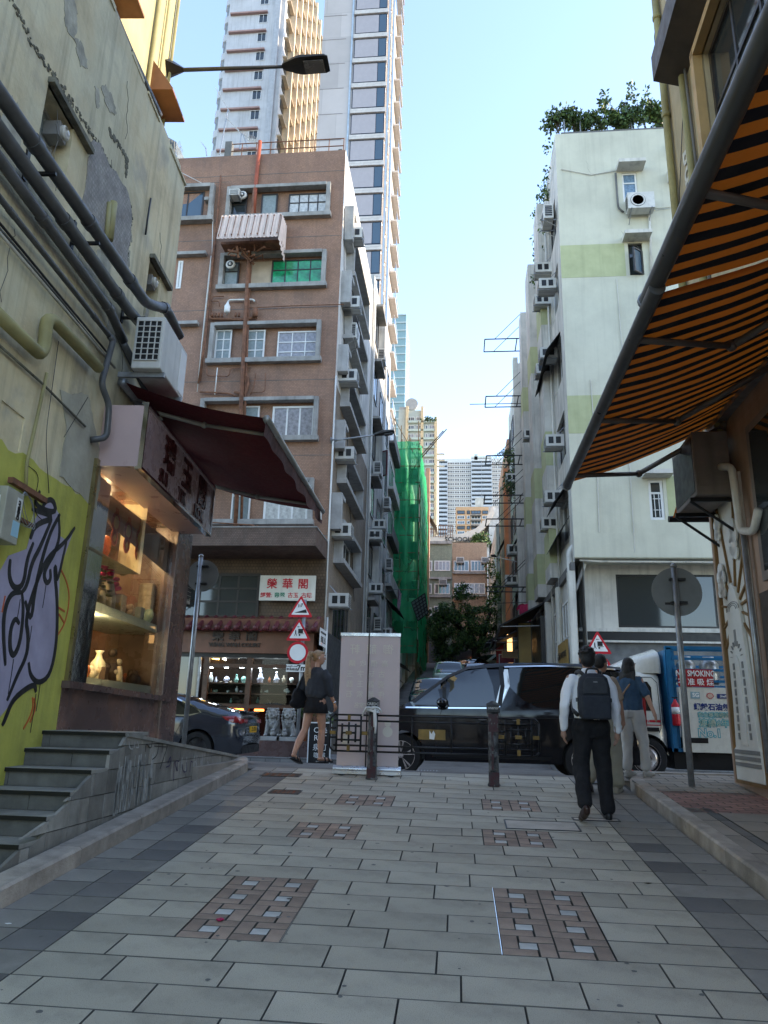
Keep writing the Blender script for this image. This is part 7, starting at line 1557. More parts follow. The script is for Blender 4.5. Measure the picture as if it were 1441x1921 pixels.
sc=thing('school_building','white school building with a curved parapet lettered SCHOOL','building',(1,85,18));M_cream=pm('cream_paint',(.66,.58,.50),.7,var=.08)
yS=84;pts=[atY(px,py,yS)for px,py in((800,1016),(845,1017),(870,1014),(895,1003),(915,985),(928,962))];pts2=[atY(px,py,yS)for px,py in((800,1007),(845,1003),(868,1001),(893,991),(912,973),(924,948))]
mb=MB();mb.prism(pts+list(reversed(pts2)),(0,4,0));mb.build('curved_parapet',M_cream,sc);a=atY(846,1016,yS);mb=MB();mb.box(atY(795,1010,yS).x,84.3,10,atY(925,1010,yS).x,92,atY(850,1018,yS).z);mb.box(atY(918,1010,yS).x,84.3,10,atY(945,1010,yS).x,92,atY(918,950,yS).z);mb.build('wall',pm('school_white',(.55,.55,.53),.8,var=.15,streak=.3),sc)
text('SCHOOL',.75,atY(859,1019-1,yS-.08)+Z_*.38,X_,Z_,M_gbl,sc,'lettering',.02,.01)
mb=MB()
for k in range(12):c=atY(800+k*4.5,1000,yS);mb.cyl((c.x,83.9,c.z-.5),(c.x,83.9,c.z+.9),.04,None,4)
a,b=atY(800,1000,yS),atY(850,1000,yS)
for dz in(.1,.45,.9):mb.cyl((a.x,83.9,a.z+dz),(b.x,83.9,a.z+dz),.03,None,4)
mb.build('terrace_railing',M_rust,sc)
mb=MB();rg=random.Random(8)
for _ in range(30):leaves(mb,atY(rg.uniform(890,917),rg.uniform(1004,1018),83)+Vector((0,rg.uniform(-.5,.5),0)),(.5,.5,.4),30,.28,rg)
tag(mb.build('roof_shrubs',LEAFS,fixn=False),'shrubs growing under the curved school parapet','shrub',kind='stuff')
def facade_far(name,label,y_,pxl,pxr,pyt,zb,depth,mat):
 a=atY(pxl,pyt,y_);b=atY(pxr,pyt,y_);t=thing(name,label,'building',((a.x+b.x)/2,y_,zb));mb=MB();mb.box(a.x,y_,zb,b.x,y_+depth,a.z);mb.build('wall',mat,t);return t,a.x,b.x,a.z
yO=125.;ob,xa,xb,zt_o=facade_far('orange_apartment','orange tan apartment block with rows of balconies on the hillside',yO,855,935,951,30,14,pm('orange_tan_tile',(.58,.36,.20),.7,var=.08));FO=frame((0,yO,0),X_,Z_)
for j in range(8):
 py=958+j*9.6;
 for(a_,b_,kd)in((858,872,0),(876,882,1),(884,902,2),(905,920,0)):
  q=rF(a_,py,b_,py+6.4,yO);window(ob,FO,*q,nx=3 if kd!=1 else 1,ny=1,fr=M_wfr if j%3 else M_dfr,glass=[M_glassb,M_glassd][(j+kd)%2],fw=.1,rec=.05,sub=False,jit=False)
 q=rF(883,py+6.6,903,py+8,yO-1);mb=MB();mb.box(q[0],yO-.9,q[1],q[2],yO,q[3]);mb.build('balcony',M_conc,ob)
mb=MB();q=rF(892,944,907,951,yO);mb.box(q[0],yO,q[1],q[2],yO+4,q[3]+1);mb.build('roof_hut',M_off,ob)
yW=215.;wb,xa,xb,zt_w=facade_far('white_apartment','wide white high-rise wall with many identical window rows',yW,817,985,861,40,20,pm('white_highrise',(.68,.65,.60),.7,var=.06));FW=frame((0,yW,0),X_,Z_)
PRO={}
def shared(key,fn):
 if key not in PRO:PRO[key]=fn()
 return PRO[key]
def mk_balc(w_,h_):
 mb=MB();mb.fbox(I4,0,h_*.42,.0,w_,h_*.86,.05);m=mb.mesh('opening',M_glassd);mb=MB();mb.fbox(I4,0,0,0,w_,h_*.40,.9);mb.fbox(I4,-.15,0,0,0,h_,.9);mb.fbox(I4,w_,0,0,w_+.15,h_,.9);mb.fbox(I4,0,h_*.88,0,w_,h_*.96,.9)
 for i in range(9):mb.fbox(I4,w_*i/9-.03,h_*.4,.85,w_*i/9+.03,h_*.55,.9)
 return m,mb.mesh('balcony',pm('balcony_grey',(.55,.56,.57),.7,var=.05))
def mk_wrow(w_,h_,n):
 mb=MB()
 for i in range(n):u=w_*(i+.15)/n;mb.fbox(I4,u,h_*.38,0,u+w_/n*.62,h_*.74,.06)
 return mb.mesh('window_row',pm('pinkish_dark_glass',(.10,.075,.075),.3,var=.5,vs=1.5))
fh=(atY(850,866,yW).z-atY(850,1010,yW).z)/18.2
for j in range(19):
 z_=atY(850,866,yW).z-fh*(j+1)
 for(a_,b_)in((822,839),(885,903),(904,922)):
  xa_,xb_=atY(a_,900,yW).x,atY(b_,900,yW).x;m1_,m2_=shared(('b',a_),lambda:mk_balc(xb_-xa_,fh));M=FW@Matrix.Translation((xa_,z_,0));o=piece('balcony',m2_,wb,M);q=bpy.data.objects.new('opening',m1_);COL.objects.link(q);q.parent=o
 for(a_,b_,n_)in((840,852,4),(853,862,3),(863,873,3),(874,884,3),(924,934,3),(935,946,3),(948,960,3)):
  xa_,xb_=atY(a_,900,yW).x,atY(b_,900,yW).x;piece('window_row',shared(('w',a_),lambda:mk_wrow(xb_-xa_,fh,n_)),wb,FW@Matrix.Translation((xa_,z_,0)))
 mb_=shared('slab',lambda:(lambda m:m.mesh('floor_line',pm('pink_line',(.50,.44,.40),.8)))(MB().fbox(I4,xa,0,0,xb,.25,.12)));piece('floor_line',mb_,wb,FW@Matrix.Translation((0,z_,0)))
mb=MB();q=rF(884,856,922,861,yW);mb.box(q[0],yW,q[1],q[2],yW+8,q[3]);q=rF(890,852,896,857,yW);mb.box(q[0],yW,q[1]-1,q[2],yW+4,q[3]);mb.build('roof_hut',M_off,wb)
yT=98.;tb=thing('apartment_tower','slender grey green residential tower with cream ribs behind the netting','building',(-4,yT,10));FT=frame((0,yT,0),X_,Z_);M_tw=pm('pale_grey_green',(.42,.47,.44),.75,var=.08)
for nm,r_,m_ in(('left_block',(745,768,762,1060),M_tw),('middle_block',(762,770,793,1060),M_tw),('right_block',(793,790,820,1060),M_tw)):
 q=rF(*r_,yT);mb=MB();mb.box(q[0],yT,q[1],q[2],yT+9,atY((r_[0]+r_[2])/2,r_[1],yT).z);mb.build(nm,m_,tb)
for px in(762,791,817):a=atY(px,900,yT);mb=MB();mb.box(a.x-.18,yT-.35,12,a.x+.2,yT,atY(px,766 if px<800 else 786,yT).z+.2);mb.build('cream_rib',pm('cream_rib',(.66,.52,.32),.7),tb)
fh=(atY(780,790,yT).z-atY(780,870,yT).z)/5.0
for j in range(16):
 z_=atY(780,790,yT).z-fh*j
 for(a_,b_)in((764,776),(779,789),(797,802),(804,816)):
  if a_>790 and j<1:continue
  xa_,xb_=atY(a_,900,yT).x,atY(b_,900,yT).x;window(tb,FT,xa_,z_,xb_,z_+fh*.5,3 if b_-a_>8 else 1,1,M_wfr,[M_glassb,M_curt,M_glassd][(j+a_)%3],.09,.04,sub=False,jit=False)
 xa_,xb_=atY(763,900,yT).x,atY(816,900,yT).x;piece('floor_slab',shared('ts',lambda:MB().fbox(I4,xa_,-.35,0,xb_,-.05,.35).mesh('floor_slab',pm('mint_slab',(.48,.56,.50),.8))),tb,FT@Matrix.Translation((0,z_,0)))
q=rF(748,758,778,768,yT);mb=MB();mb.box(q[0],yT+1,q[1],q[2],yT+6,q[3]);mb.lathe((atY(772,755,yT).x,yT+1,atY(772,755,yT).z),[(.9,0),(.9,.5)],20,(0,-1,0));mb.build('roof_plant_room',pm('grey_plant_room',(.36,.37,.37),.7),tb)
mb=MB();rg=random.Random(9);
for _ in range(14):leaves(mb,atY(rg.uniform(796,816),787,yT-.3),(.4,.3,.35),14,.3,rg)
mb.build('roof_plants',LEAFS,tb,fixn=False)
q0=atY(822,845,yT);mb=MB()
for k in range(3):mb.box(q0 .x-.2,yT,q0 .z-.5-k*.9,q0 .x+.9,yT+.6,q0 .z-.4-k*.9)
mb.build('antenna_platform',M_acw,tb)
gt=thing('glass_tower','thin pale green glass tower edge behind the beige high-rise','building',(-10,160,20));yG=160.;q=rF(742,590,757,1000,yG);zt_g=atY(750,592,yG).z;mb=MB();mb.box(q[0]-6,yG,10,q[2]+.2,yG+15,zt_g);mb.build('curtain_wall',pm('pale_green_glass',(.22,.33,.33),.15,var=.1,spec=.8),gt)
for j in range(34):z_=zt_g-j*2.1;piece('spandrel',shared('sp',lambda:MB().fbox(frame((0,yG,0),X_,Z_),q[0]-6,0,0,q[2]+.2,.35,.15).mesh('spandrel',pm('pale_spandrel',(.45,.52,.50),.5))),gt,Matrix.Translation((0,0,z_)))
yA=60.;xA0,xA1=-13.9,-7.2;ztA=84.;ta=thing('beige_tower','tall slender beige tower with one column of wide windows','building',(-10.5,yA,5));FA=frame((0,yA,0),X_,Z_)
M_bg=pm('beige_panel_cladding',(.50,.455,.43),.6,var=.06,vs=.4,grid=(3.1,3.25,.03,(.75,.75,.75)));mb=MB();mb.box(xA0,yA,0,xA1,yA+13,ztA);mb.build('wall',M_bg,ta)
zref=[atY(710,py,yA).z for py in(400,350,300,255,208,163)]
fhA=3.17;zk=atY(680,163,yA).z
M_roll=pm('grey_roller_blind',(.38,.35,.36),.4,var=.05);M_dkf=pm('dark_blue_frame',(.02,.03,.05),.3)
xw0,xw1=atY(660,200,yA).x,atY(722,200,yA).x
for j in range(-9,22):
 z_=zk-fhA*(j+0)+12*0;z_=zk+fhA*8-fhA*(j+9)
 if z_<20:continue
 M=FA@Matrix.Translation((xw0,z_,0));w_=xw1-xw0
 def mkA():
  a=MB().fbox(I4,0,.35,.0,w_,fhA-.32,.12).mesh('window',M_dkf);b=MB().fbox(I4,.08,.5,.12,w_*.74,fhA-.42,.15).mesh('blind',M_roll);c=MB().fbox(I4,w_*.76,.5,.12,w_-.08,fhA-.42,.15).mesh('pane',M_glassb)
  d=MB();d.fbox(I4,-.1,-.28,.0,w_+.1,-.02,.3);d.fbox(I4,-.1,.04,.0,w_+.1,.28,.25);return a,b,c,d.mesh('spandrel',pm('pale_spandrel_beige',(.56,.52,.48),.5))
 a,b,c,d=shared('tA',mkA);o=piece('window',a,ta,M)
 for nm,me in(('blind',b),('pane',c)):q=bpy.data.objects.new(nm,me);COL.objects.link(q);q.parent=o
 piece('spandrel',d,ta,M)
 piece('panel_joint',shared('pj',lambda:MB().fbox(I4,xA0-xw0,-.03,0,-.9,.05,.02).mesh('panel_joint',pm('joint_grey',(.28,.26,.25),.8))),ta,M)
 Mr=frame((xA1,0,0),Y_,Z_)@Matrix.Translation((yA,z_,0))
 def mkR():
  a=MB();a.fbox(I4,1.0,.5,0,2.6,2.9,.05);a.fbox(I4,5.0,.5,0,6.6,2.9,.05);b=MB();b.fbox(I4,8.6,.0,0,12.6,.2,.7);b.fbox(I4,8.6,1.1,.64,12.6,1.2,.7);c=MB();c.fbox(I4,8.6,.2,.66,12.6,1.1,.69)
  e=MB();e.fbox(I4,.7,.35,0,1.0,3.05,.22);e.fbox(I4,2.6,.35,0,2.9,3.05,.22);e.fbox(I4,4.7,.35,0,5.0,3.05,.22);return a.mesh('opening',M_glassd),b.mesh('balcony',pm('balcony_cream',(.58,.54,.49),.6)),c.mesh('balustrade',M_glassd),e.mesh('fin',pm('fin_cream',(.62,.52,.42),.6))
 a,b,c,e=shared('tR',mkR);piece('opening',a,ta,Mr);o=piece('balcony',b,ta,Mr);q=bpy.data.objects.new('balustrade',c);COL.objects.link(q);q.parent=o;piece('fin',e,ta,Mr)
for px,nm in((655,0),(727,1),(735,2)):a=atY(px,200,yA);mb=MB();mb.box(a.x-.09,yA-.12,0,a.x+.09,yA,ztA);mb.build('edge_strip',pm('pale_blue_strip',(.38,.46,.55),.4),ta)
yB=70.;tw=thing('white_tower','older white concrete tower with thin red ledges and a golden sunlit side','building',(-24,yB,5));xB0,xB1=-28.3,-21.15;M_wt=pm('stained_white_concrete',(.52,.52,.53),.85,var=.12,vs=.5,streak=.3,dirt=.12)
mb=MB();mb.box(xB0,yB,0,xB1,yB+30,100);mb.build('wall',M_wt,tw);FB=frame((0,yB,0),X_,Z_)
for j in range(-1,9):
 py=290-0;z_=atY(460,245,yB).z+j*2.93-2.93;pxx=462+j*0
 M=FB@Matrix.Translation((0,z_,0));me=shared('rl',lambda:MB().fbox(I4,xB0+.25,0,0,xB0+5.0,.22,.35).mesh('red_ledge',pm('faded_red_ledge',(.38,.24,.21),.8)));piece('red_ledge',me,tw,M)
 window(tw,FB,xB0+3.9,z_-1.45,xB0+5.0,z_-.1,2,1,M_wfr,M_glassd,.06,.03,sub=False,jit=False)
mb=MB();mb.box(xB1-1.2,yB-.4,0,xB1-.5,yB,100);mb.build('pilaster',pm('grey_pilaster',(.44,.45,.47),.8,streak=.3),tw)
for j in range(30):
 z_=16+2.93*j
 def mkb():
  m=MB();m.lathe((0,0,0),[(1.0,0),(1.15,.1),(1.15,1.1),(1.0,1.15)],8);return m.mesh('round_balcony',M_wt)
 piece('round_balcony',shared('rb',mkb),tw,Matrix.Translation((xB0-.2,yB+2.2,z_)))
 piece('bay_window',shared('bw',lambda:MB().lathe((0,0,0),[(1.0,1.1),(1.0,2.9)],8).mesh('bay_window',pm('bay_glass',(.26,.27,.27),.3,var=.4,vs=1.5))),tw,Matrix.Translation((xB0-.2,yB+2.2,z_)))
 def mks():
  m=MB()
  for k in range(5):u=1+k*5.6;m.fbox(I4,u,.2,0,u+1.8,1.7,.03)
  n_=MB()
  for k in range(10):u=.4+k*2.8;n_.fbox(I4,u+2.1,0,0,u+2.5,2.93,.75)
  n_.fbox(I4,.5,2.0,0,29,2.15,.5);p_=MB()
  for k in range(10):u=.4+k*2.8;p_.fbox(I4,u+.4,.6,0,u+1.8,1.8,.1)
  return n_.mesh('side_fin',pm('sun_gold_fin',(.56,.44,.30),.7,var=.1)),p_.mesh('side_windows',M_glassd)  # gold of the low sun is mixed into the fin colour
 a,b=shared('sd',mks);Ms=frame((xB1,yB,0),Y_,Z_)@Matrix.Translation((0,z_,0));piece('side_fin',a,tw,Ms);piece('side_windows',b,tw,Ms)
rh=thing('distant_roof','distant glassy roof box peeping above the left building','building',(-16,40,20));q=rF(300,249,330,295,40.);mb=MB();mb.prism([atY(296,246,40.),atY(331,266,40.),atY(328,300,40.),atY(296,300,40.)],(0,4,0));mb.build('glass_box',pm('grey_glass_box',(.16,.19,.21),.2,var=.2),rh)
mb=MB()
for k in range(7):a=atY(300+k*4.5,250+k*2.6,39.95);b=atY(300+k*4.5,290,39.95);mb.cyl(a,b,.05,None,4)
mb.build('mullions',M_concd,rh)
bk1=block('back_building','plain beige block closing the alley behind the viewer',-14,16,-60,-50,7,pm('back_beige',(.42,.36,.28),.85,var=.15,streak=.3),z0=-4)
FK=frame((0,-50,0),X_*-1,Z_)
wins(bk1,FK,[-12,-8,-4,0,4,8],[0,3],2.2,1.5,3,M_wfr,M_glassb)
bk3=block('road_end_sun_block','unseen tall block added at the far right end of the cross road to stop the low sun',46,62,2,34,29,pm('back_beige',(.42,.36,.28)))  # added out of view to block sun shining along the road
# ================================================================== VEHICLES
def inter(pts,x):
 for(a,za),(b,zb)in zip(pts,pts[1:]):
  if a<=x<=b:return za+(zb-za)*(x-a)/max(1e-6,b-a)
 return pts[0][1]if x<pts[0][0]else pts[-1][1]
def smooth_line(pts,it=2):
 for _ in range(it):
  q=[pts[0]]
  for a,b in zip(pts,pts[1:]):q+=[(a[0]*.75+b[0]*.25,a[1]*.75+b[1]*.25),(a[0]*.25+b[0]*.75,a[1]*.25+b[1]*.75)]
  pts=q+[pts[-1]]
 return pts
def dense(pts,st):
 out=[]
 for a,b in zip(pts,pts[1:]):
  n=max(1,int(math.hypot(b[0]-a[0],b[1]-a[1])/st))
  out+=[(a[0]+(b[0]-a[0])*i/n,a[1]+(b[1]-a[1])*i/n)for i in range(n)]
 return out+[pts[-1]]
class Car:
 """body from a side outline; every side panel follows one curved side surface"""
 def __init__(s,top,zbot,W_,belt,wheels,wr,tumble=.2,rnd=.13,plan=.3,tuck=.15):
  s.top=dense(smooth_line(top),.07);s.zb=zbot;s.W=W_;s.belt=belt;s.wh=wheels;s.wr=wr;s.tm=tumble;s.rnd=rnd;s.plan=plan;s.tuck=tuck;s.x0=min(p[0]for p in top);s.x1=max(p[0]for p in top)
 def ztop(s,x):
  zz=[za+(zb_-za)*(x-a)/(b-a)for(a,za),(b,zb_)in zip(s.top,s.top[1:])if min(a,b)-1e-9<=x<=max(a,b)+1e-9 and abs(b-a)>1e-6]
  return max(zz)if zz else s.belt
 def w(s,x,z):
  h=s.W/2
  if z>s.belt:h-=(z-s.belt)*s.tm+(z-s.belt)**2*.06
  if z<.5:h-=(.5-z)*s.tuck
  for e in(x-s.x0,s.x1-x):
   if e<s.plan:q=max(0,1-e/s.plan);h-=s.plan*.62*(1-math.sqrt(max(0,1-q*q)))
  d=s.ztop(x)-z
  if d<s.rnd:q=max(0,min(1,1-d/s.rnd));h-=s.rnd*(1-math.sqrt(max(0,1-q*q)))
  return max(.05,h)
 def outline(s):
  bot=[];xs=sorted(s.wh,reverse=True);R_=s.wr*1.16;cz=s.wr
  bot.append((s.x1-.04,s.zb+.05))
  for c in xs:
   a0=math.asin(min(1,max(-1,(s.zb-cz)/R_)))
   bot+=[(c+R_*math.cos(a0+(math.pi-2*a0)*i/14),cz+R_*math.sin(a0+(math.pi-2*a0)*i/14))for i in range(15)]
  bot.append((s.x0+.04,s.zb+.05))
  return s.top+dense(bot,.12)
 def panel(s,poly,off=0.,side=-1,step=.11):
  poly=[p for i,p in enumerate(poly)if math.hypot(p[0]-poly[i-1][0],p[1]-poly[i-1][1])>.004]
  n=len(poly);pts=[Vector(p)for p in poly];xs=[p[0]for p in poly];zs=[p[1]for p in poly]
  def inside(x,z):
   c=False
   for i in range(n):
    (a,b),(c_,d)=poly[i],poly[i-1]
    if(b>z)!=(d>z)and x<(c_-a)*(z-b)/(d-b)+a:c=not c
   return c
  x=min(xs)+step/2
  while x<max(xs):
   z=min(zs)+step/2
   while z<max(zs):
    if inside(x,z)and min(math.hypot(x-p[0],z-p[1])for p in poly)>step*.45:pts.append(Vector((x,z)))
    z+=step
   x+=step
  r=delaunay_2d_cdt(pts,[(i,(i+1)%n)for i in range(n)],[],1,1e-5)
  V_=[(p[0],side*(s.w(p[0],p[1])+off),p[1])for p in r[0]];return V_,[tuple(f)for f in r[2]]
 def body(s,mats,parent):
  mb=MB();o=s.outline()
  for sd in(-1,1):V_,f=s.panel(o,0,sd);mb.add(V_,f)
  K=8;V_=[]
  for x,z in s.top:
   h=s.w(x,z)
   for j in range(K+1):t=-1+2*j/K;V_.append((x,h*t,z+.035*(1-t*t)))
  m=K+1;mb.add(V_,[(i*m+j,(i+1)*m+j,(i+1)*m+j+1,i*m+j+1)for i in range(len(s.top)-1)for j in range(K)])
  ob=mb.build('body',mats,parent,2,local=True)
  b=MB();b.box(s.x0+.12,-s.W/2+.18,s.zb+.02,s.x1-.12,s.W/2-.18,s.zb+.3);b.build('underbody',M_blk,parent,local=True);return ob
 def glaze(s,polys,mat,parent,name='window',off=.006,sides=(-1,1),**k):
  for sd in sides:
   for p in polys:mb=MB();V_,f=s.panel(p,off,sd,.15);mb.add(V_,f);mb.build(name,mat,parent,True,local=True,**k)
 def strip(s,line,w_,mat,parent,name='seam',off=.004,sides=(-1,1),h=.0):
  line=dense(line,.12)
  for sd in sides:
   mb=MB();V_=[];n=len(line)
   for i,p in enumerate(line):
    a,b=line[max(0,i-1)],line[min(n-1,i+1)];dx,dz=b[0]-a[0],b[1]-a[1];l=math.hypot(dx,dz)or 1
    for q in(-1,1):x,z=p[0]-dz/l*w_/2*q,p[1]+dx/l*w_/2*q;V_.append((x,sd*(s.w(x,z)+off),z))
   mb.add(V_,[(2*i,2*i+1,2*i+3,2*i+2)for i in range(n-1)]);mb.build(name,mat,parent,True,local=True)
M_tyre=pm('tyre_rubber',(.018,.018,.019),.8,var=.15);M_rim=pm('machined_alloy',(.55,.50,.48),.3,metal=.45,var=.05);M_rimd=pm('dark_alloy',(.03,.03,.032),.4,metal=.5)
def wheel(parent,x,y,r,side,style='spoke',w_=.22,n=5):
 c=Vector((x,y,r));mb=MB();mb.lathe(c-Y_*w_/2,[(r*.68,0),(r*.93,0),(r,.04),(r,w_-.04),(r*.93,w_),(r*.68,w_),(r*.68,0)],36,(0,1,0),0,False);o=mb.build('wheel',M_tyre,parent,2,local=True)
 yf=y+side*(w_/2-.015);mb=MB();mb.lathe((x,yf-side*.06,r),[(r*.70,0),(r*.70,.012)],32,(0,side,0));
 if style=='aero':mb.lathe((x,yf-side*.03,r),[(r*.66,0),(r*.5,.02),(r*.1,.03)],24,(0,side,0))
 q=mb.build('brake_disc',M_rimd,o,2,local=True)
 mb=MB();mb.lathe((x,yf-side*.012,r),[(r*.655,0),(r*.70,0),(r*.70,.02),(r*.655,.02),(r*.655,0)],36,(0,side,0),0,False);mb.lathe((x,yf-side*.03,r),[(r*.13,0),(r*.11,.035)],14,(0,side,0))
 if style=='spoke':
  for k in range(n):
   for d_ in(-.16,.16):
    a=2*math.pi*k/n+.3;p=[]
    for rr_,ww in((.1,.5),(.67,1.)):
     for sg_ in(-1,1):an=a+d_*(rr_/.67)+sg_*.075*ww;p.append((x+r*rr_*math.cos(an),r+r*rr_*math.sin(an)))
    P=[p[0],p[2],p[3],p[1]];mb.prism([(u,yf-side*.02,v)for u,v in P],(0,side*.018,0))
 elif style=='aero':
  for k in range(5):a=2*math.pi*k/5;P=[(x+r*q1*math.cos(a+q2),r+r*q1*math.sin(a+q2))for q1,q2 in((.15,-.3),(.64,-.12),(.64,.12),(.15,.1))];mb.prism([(u,yf-side*.02,v)for u,v in P],(0,side*.018,0))
 else:
  for k in range(8):a=2*math.pi*k/8;mb.lathe((x+r*.3*math.cos(a),yf-side*.01,r+r*.3*math.sin(a)),[(.022,0),(.022,.02)],8,(0,side,0))
  mb.lathe((x,yf-side*.03,r),[(r*.58,0),(r*.45,.02),(r*.25,.0)],24,(0,side,0),0,False)
 mb.build('rim',M_rim if style!='aero' else M_rimd,o,2,local=True);return o
M_vblk=pm('gloss_black_paint',(.005,.005,.007),.14,var=0,coat=.25,spec=.35);M_tint=pm('tinted_car_glass',(.01,.012,.012),.03,var=0,spec=1.);M_chr=pm('chrome',(.8,.8,.8),.08,metal=1,var=0)
vY=13.75;vx0=atY(752,1408,vY-.9).x-.93;gv=gz(14.2)
van=thing('people_carrier','glossy black people carrier with chrome trim parked across the street end behind the railing','car',(vx0,vY,gv-.01))
VC=Car([(.0,.45),(.0,.78),(.08,.98),(.45,1.06),(.95,1.13),(1.25,1.34),(1.75,1.68),(2.15,1.84),(2.6,1.895),(3.6,1.91),(4.4,1.89),(4.75,1.80),(4.86,1.4),(4.93,.95),(4.93,.45)],.27,1.85,1.06,(.93,3.93),.345,.16,.1,.32)
VC.body(M_vblk,van)
wA_=[(1.02,1.14),(1.72,1.60),(1.62,1.14)]
VC.glaze([[(1.12,1.16),(1.58,1.52),(1.60,1.16)],[(1.68,1.14),(1.70,1.60),(2.0,1.74),(2.36,1.79),(2.46,1.5),(2.50,1.17)],[(2.72,1.5),(2.74,1.80),(3.5,1.82),(3.98,1.80),(3.98,1.16),(3.2,1.16),(2.94,1.28)],[(4.08,1.16),(4.06,1.79),(4.58,1.76),(4.72,1.3),(4.66,1.17)]],M_tint,van)
VC.glaze([[(2.5,1.22),(2.66,1.78),(2.72,1.78),(2.74,1.5),(2.6,1.2)]],pm('chrome_pillar',(.55,.5,.42),.12,metal=1),van,'chrome_pillar',off=.008)
VC.strip([(2.56,1.17),(2.62,1.5),(2.6,1.83)],.07,M_black,van,'pillar',.012);VC.strip([(4.03,1.14),(4.02,1.82)],.08,M_black,van,'pillar',.012);VC.strip([(1.65,1.14),(1.64,1.58)],.06,M_black,van,'pillar',.012)
VC.strip([(1.12,1.2),(1.7,1.64),(2.05,1.80),(2.6,1.84),(3.5,1.865),(4.6,1.83)],.05,M_black,van,'roof_edge',.011)
VC.strip([(1.0,1.115),(1.7,1.12),(2.5,1.135)],.022,M_chr,van,'belt_chrome',.01);VC.strip([(2.66,1.82),(3.4,1.85),(4.5,1.81)],.022,M_chr,van,'roof_chrome',.01);VC.strip([(2.48,1.14),(2.56,1.16),(2.68,1.45)],.02,M_chr,van,'belt_chrome',.01)
for ln in([(1.62,1.12),(1.5,.8),(1.52,.32)],[(2.56,1.12),(2.58,.8),(2.55,.32),(1.52,.32)],[(4.02,1.8),(4.02,1.1),(3.98,.95)],[(2.6,.98),(3.9,1.0)]):VC.strip(ln,.009,M_black,van,'door_seam',.003)
VC.strip([(.6,.98),(1.6,1.0),(3.2,.98),(4.8,1.0)],.012,M_vblk,van,'crease',.012)
for xh in(2.28,2.84):
 for sd in(-1,1):mb=MB();yy=sd*(VC.w(xh,.96)+.025);mb.tube(sweep([(xh-.13,yy-sd*.03,.97),(xh-.11,yy,.97),(xh+.11,yy,.965),(xh+.13,yy-sd*.03,.965)],.03),.016,8);mb.ell((xh,yy-sd*.03,.96),(.09,.02,.03));mb.build('door_handle',M_chr,van,True,local=True)
for sd in(-1,1):mb=MB();mb.ell((1.62,sd*(VC.w(1.6,1.1)+.13),1.2),(.1,.13,.085));mb.cyl((1.6,sd*VC.w(1.6,1.1),1.12),(1.62,sd*(VC.w(1.6,1.1)+.1),1.15),.03);mb.build('mirror',M_vblk,van,True,local=True)
for sd in(-1,1):
 for xw_ in(.93,3.93):wheel(van,xw_,sd*.80,.345,sd,'spoke',.22,5)
VC.strip([(1.45,.36),(3.4,.36)],.05,M_blk,van,'sill',.006)
for sd in(-1,1):mb=MB();mb.fbox(I4,.04,sd*.62-.2,.72,.16,sd*.62+.2,.88);mb.build('headlight',M_frost,van,local=True);mb=MB();mb.fbox(I4,4.84,sd*.74-.12,.9,4.935,sd*.74+.12,1.35);mb.build('tail_light',pm('red_lens',(.25,.01,.015),.15,spec=.8),van,local=True)
mb=MB();mb.fbox(I4,-.012,-.6,.5,.02,.6,.8);mb.build('radiator_grille',M_chr,van,local=True)
def screen(C_,xa,xb,parent,name='windscreen',shrink=.1,off=.008):
 V_=[];pts=[p for p in C_.top if xa<=p[0]<=xb and p[1]>C_.belt];K=8
 for i,(x,z)in enumerate(pts):
  h=C_.w(x,z)-shrink*.5
  for j in range(K+1):t=-1+2*j/K;V_.append((x,h*t,z+.035*(1-t*t)+off))
 mb=MB();m=K+1;mb.add(V_,[(i*m+j,(i+1)*m+j,(i+1)*m+j+1,i*m+j+1)for i in range(len(pts)-1)for j in range(K)]);mb.build(name,M_tint,parent,True,local=True)
screen(VC,1.0,1.95,van);screen(VC,4.78,4.9,van,'rear_screen')
M_tes=pm('dark_grey_metallic',(.055,.063,.08),.18,metal=.55,var=0,coat=1)
tY=17.3;cr=atY(450,1380,15.6);rz_=R(1.5)
car=thing('saloon_car','dark grey saloon with a yellow rear plate in front of the antique shop','car',(cr.x-4.69,16.5,gz(16.8)),rz_)
TC=Car([(.0,.42),(.02,.62),(.25,.82),(1.1,.98),(1.7,1.22),(2.1,1.38),(2.6,1.44),(3.1,1.41),(3.7,1.24),(4.2,1.11),(4.52,1.08),(4.64,.98),(4.69,.7),(4.66,.4)],.2,1.85,.92,(.86,3.73),.335,.34,.1,.42)
TC.body(M_tes,car);TC.glaze([[(1.55,1.0),(2.1,1.29),(2.5,1.355),(2.52,1.0)],[(2.58,1.0),(2.58,1.355),(3.05,1.33),(3.5,1.2),(3.74,1.06),(3.5,1.0)]],M_tint,car)
TC.strip([(1.5,.985),(2.5,.985),(3.5,.985),(3.76,1.05),(3.6,1.17),(3.1,1.355),(2.6,1.385)],.025,M_chr,car,'window_chrome',.01)
for ln in([(2.55,1.0),(2.5,.4)],[(3.3,1.0),(3.35,.8),(3.2,.45),(2.5,.35)],[(3.42,.78),(3.56,.78),(3.56,.9),(3.42,.9)]):TC.strip(ln,.008,M_black,car,'door_seam',.003)
screen(TC,1.2,2.15,car);screen(TC,2.75,4.05,car,'rear_screen',.12)
for sd in(-1,1):
 mb=MB();pl_=[(4.22,.98),(4.5,1.0),(4.64,.93),(4.64,.84),(4.45,.86),(4.3,.92)];V_,f=TC.panel(pl_,.006,sd,.06);mb.add(V_,f);mb.build('tail_light',M_MAT if False else MATS['red_lens'],car,True,local=True)
 mb=MB();mb.fbox(I4,4.60,sd*.62-.17,.86,4.675,sd*.62+.12,.94);mb.build('tail_light',MATS['red_lens'],car,local=True)
 for xw_ in(.86,3.73):wheel(car,xw_,sd*.80,.335,sd,'aero',.22)
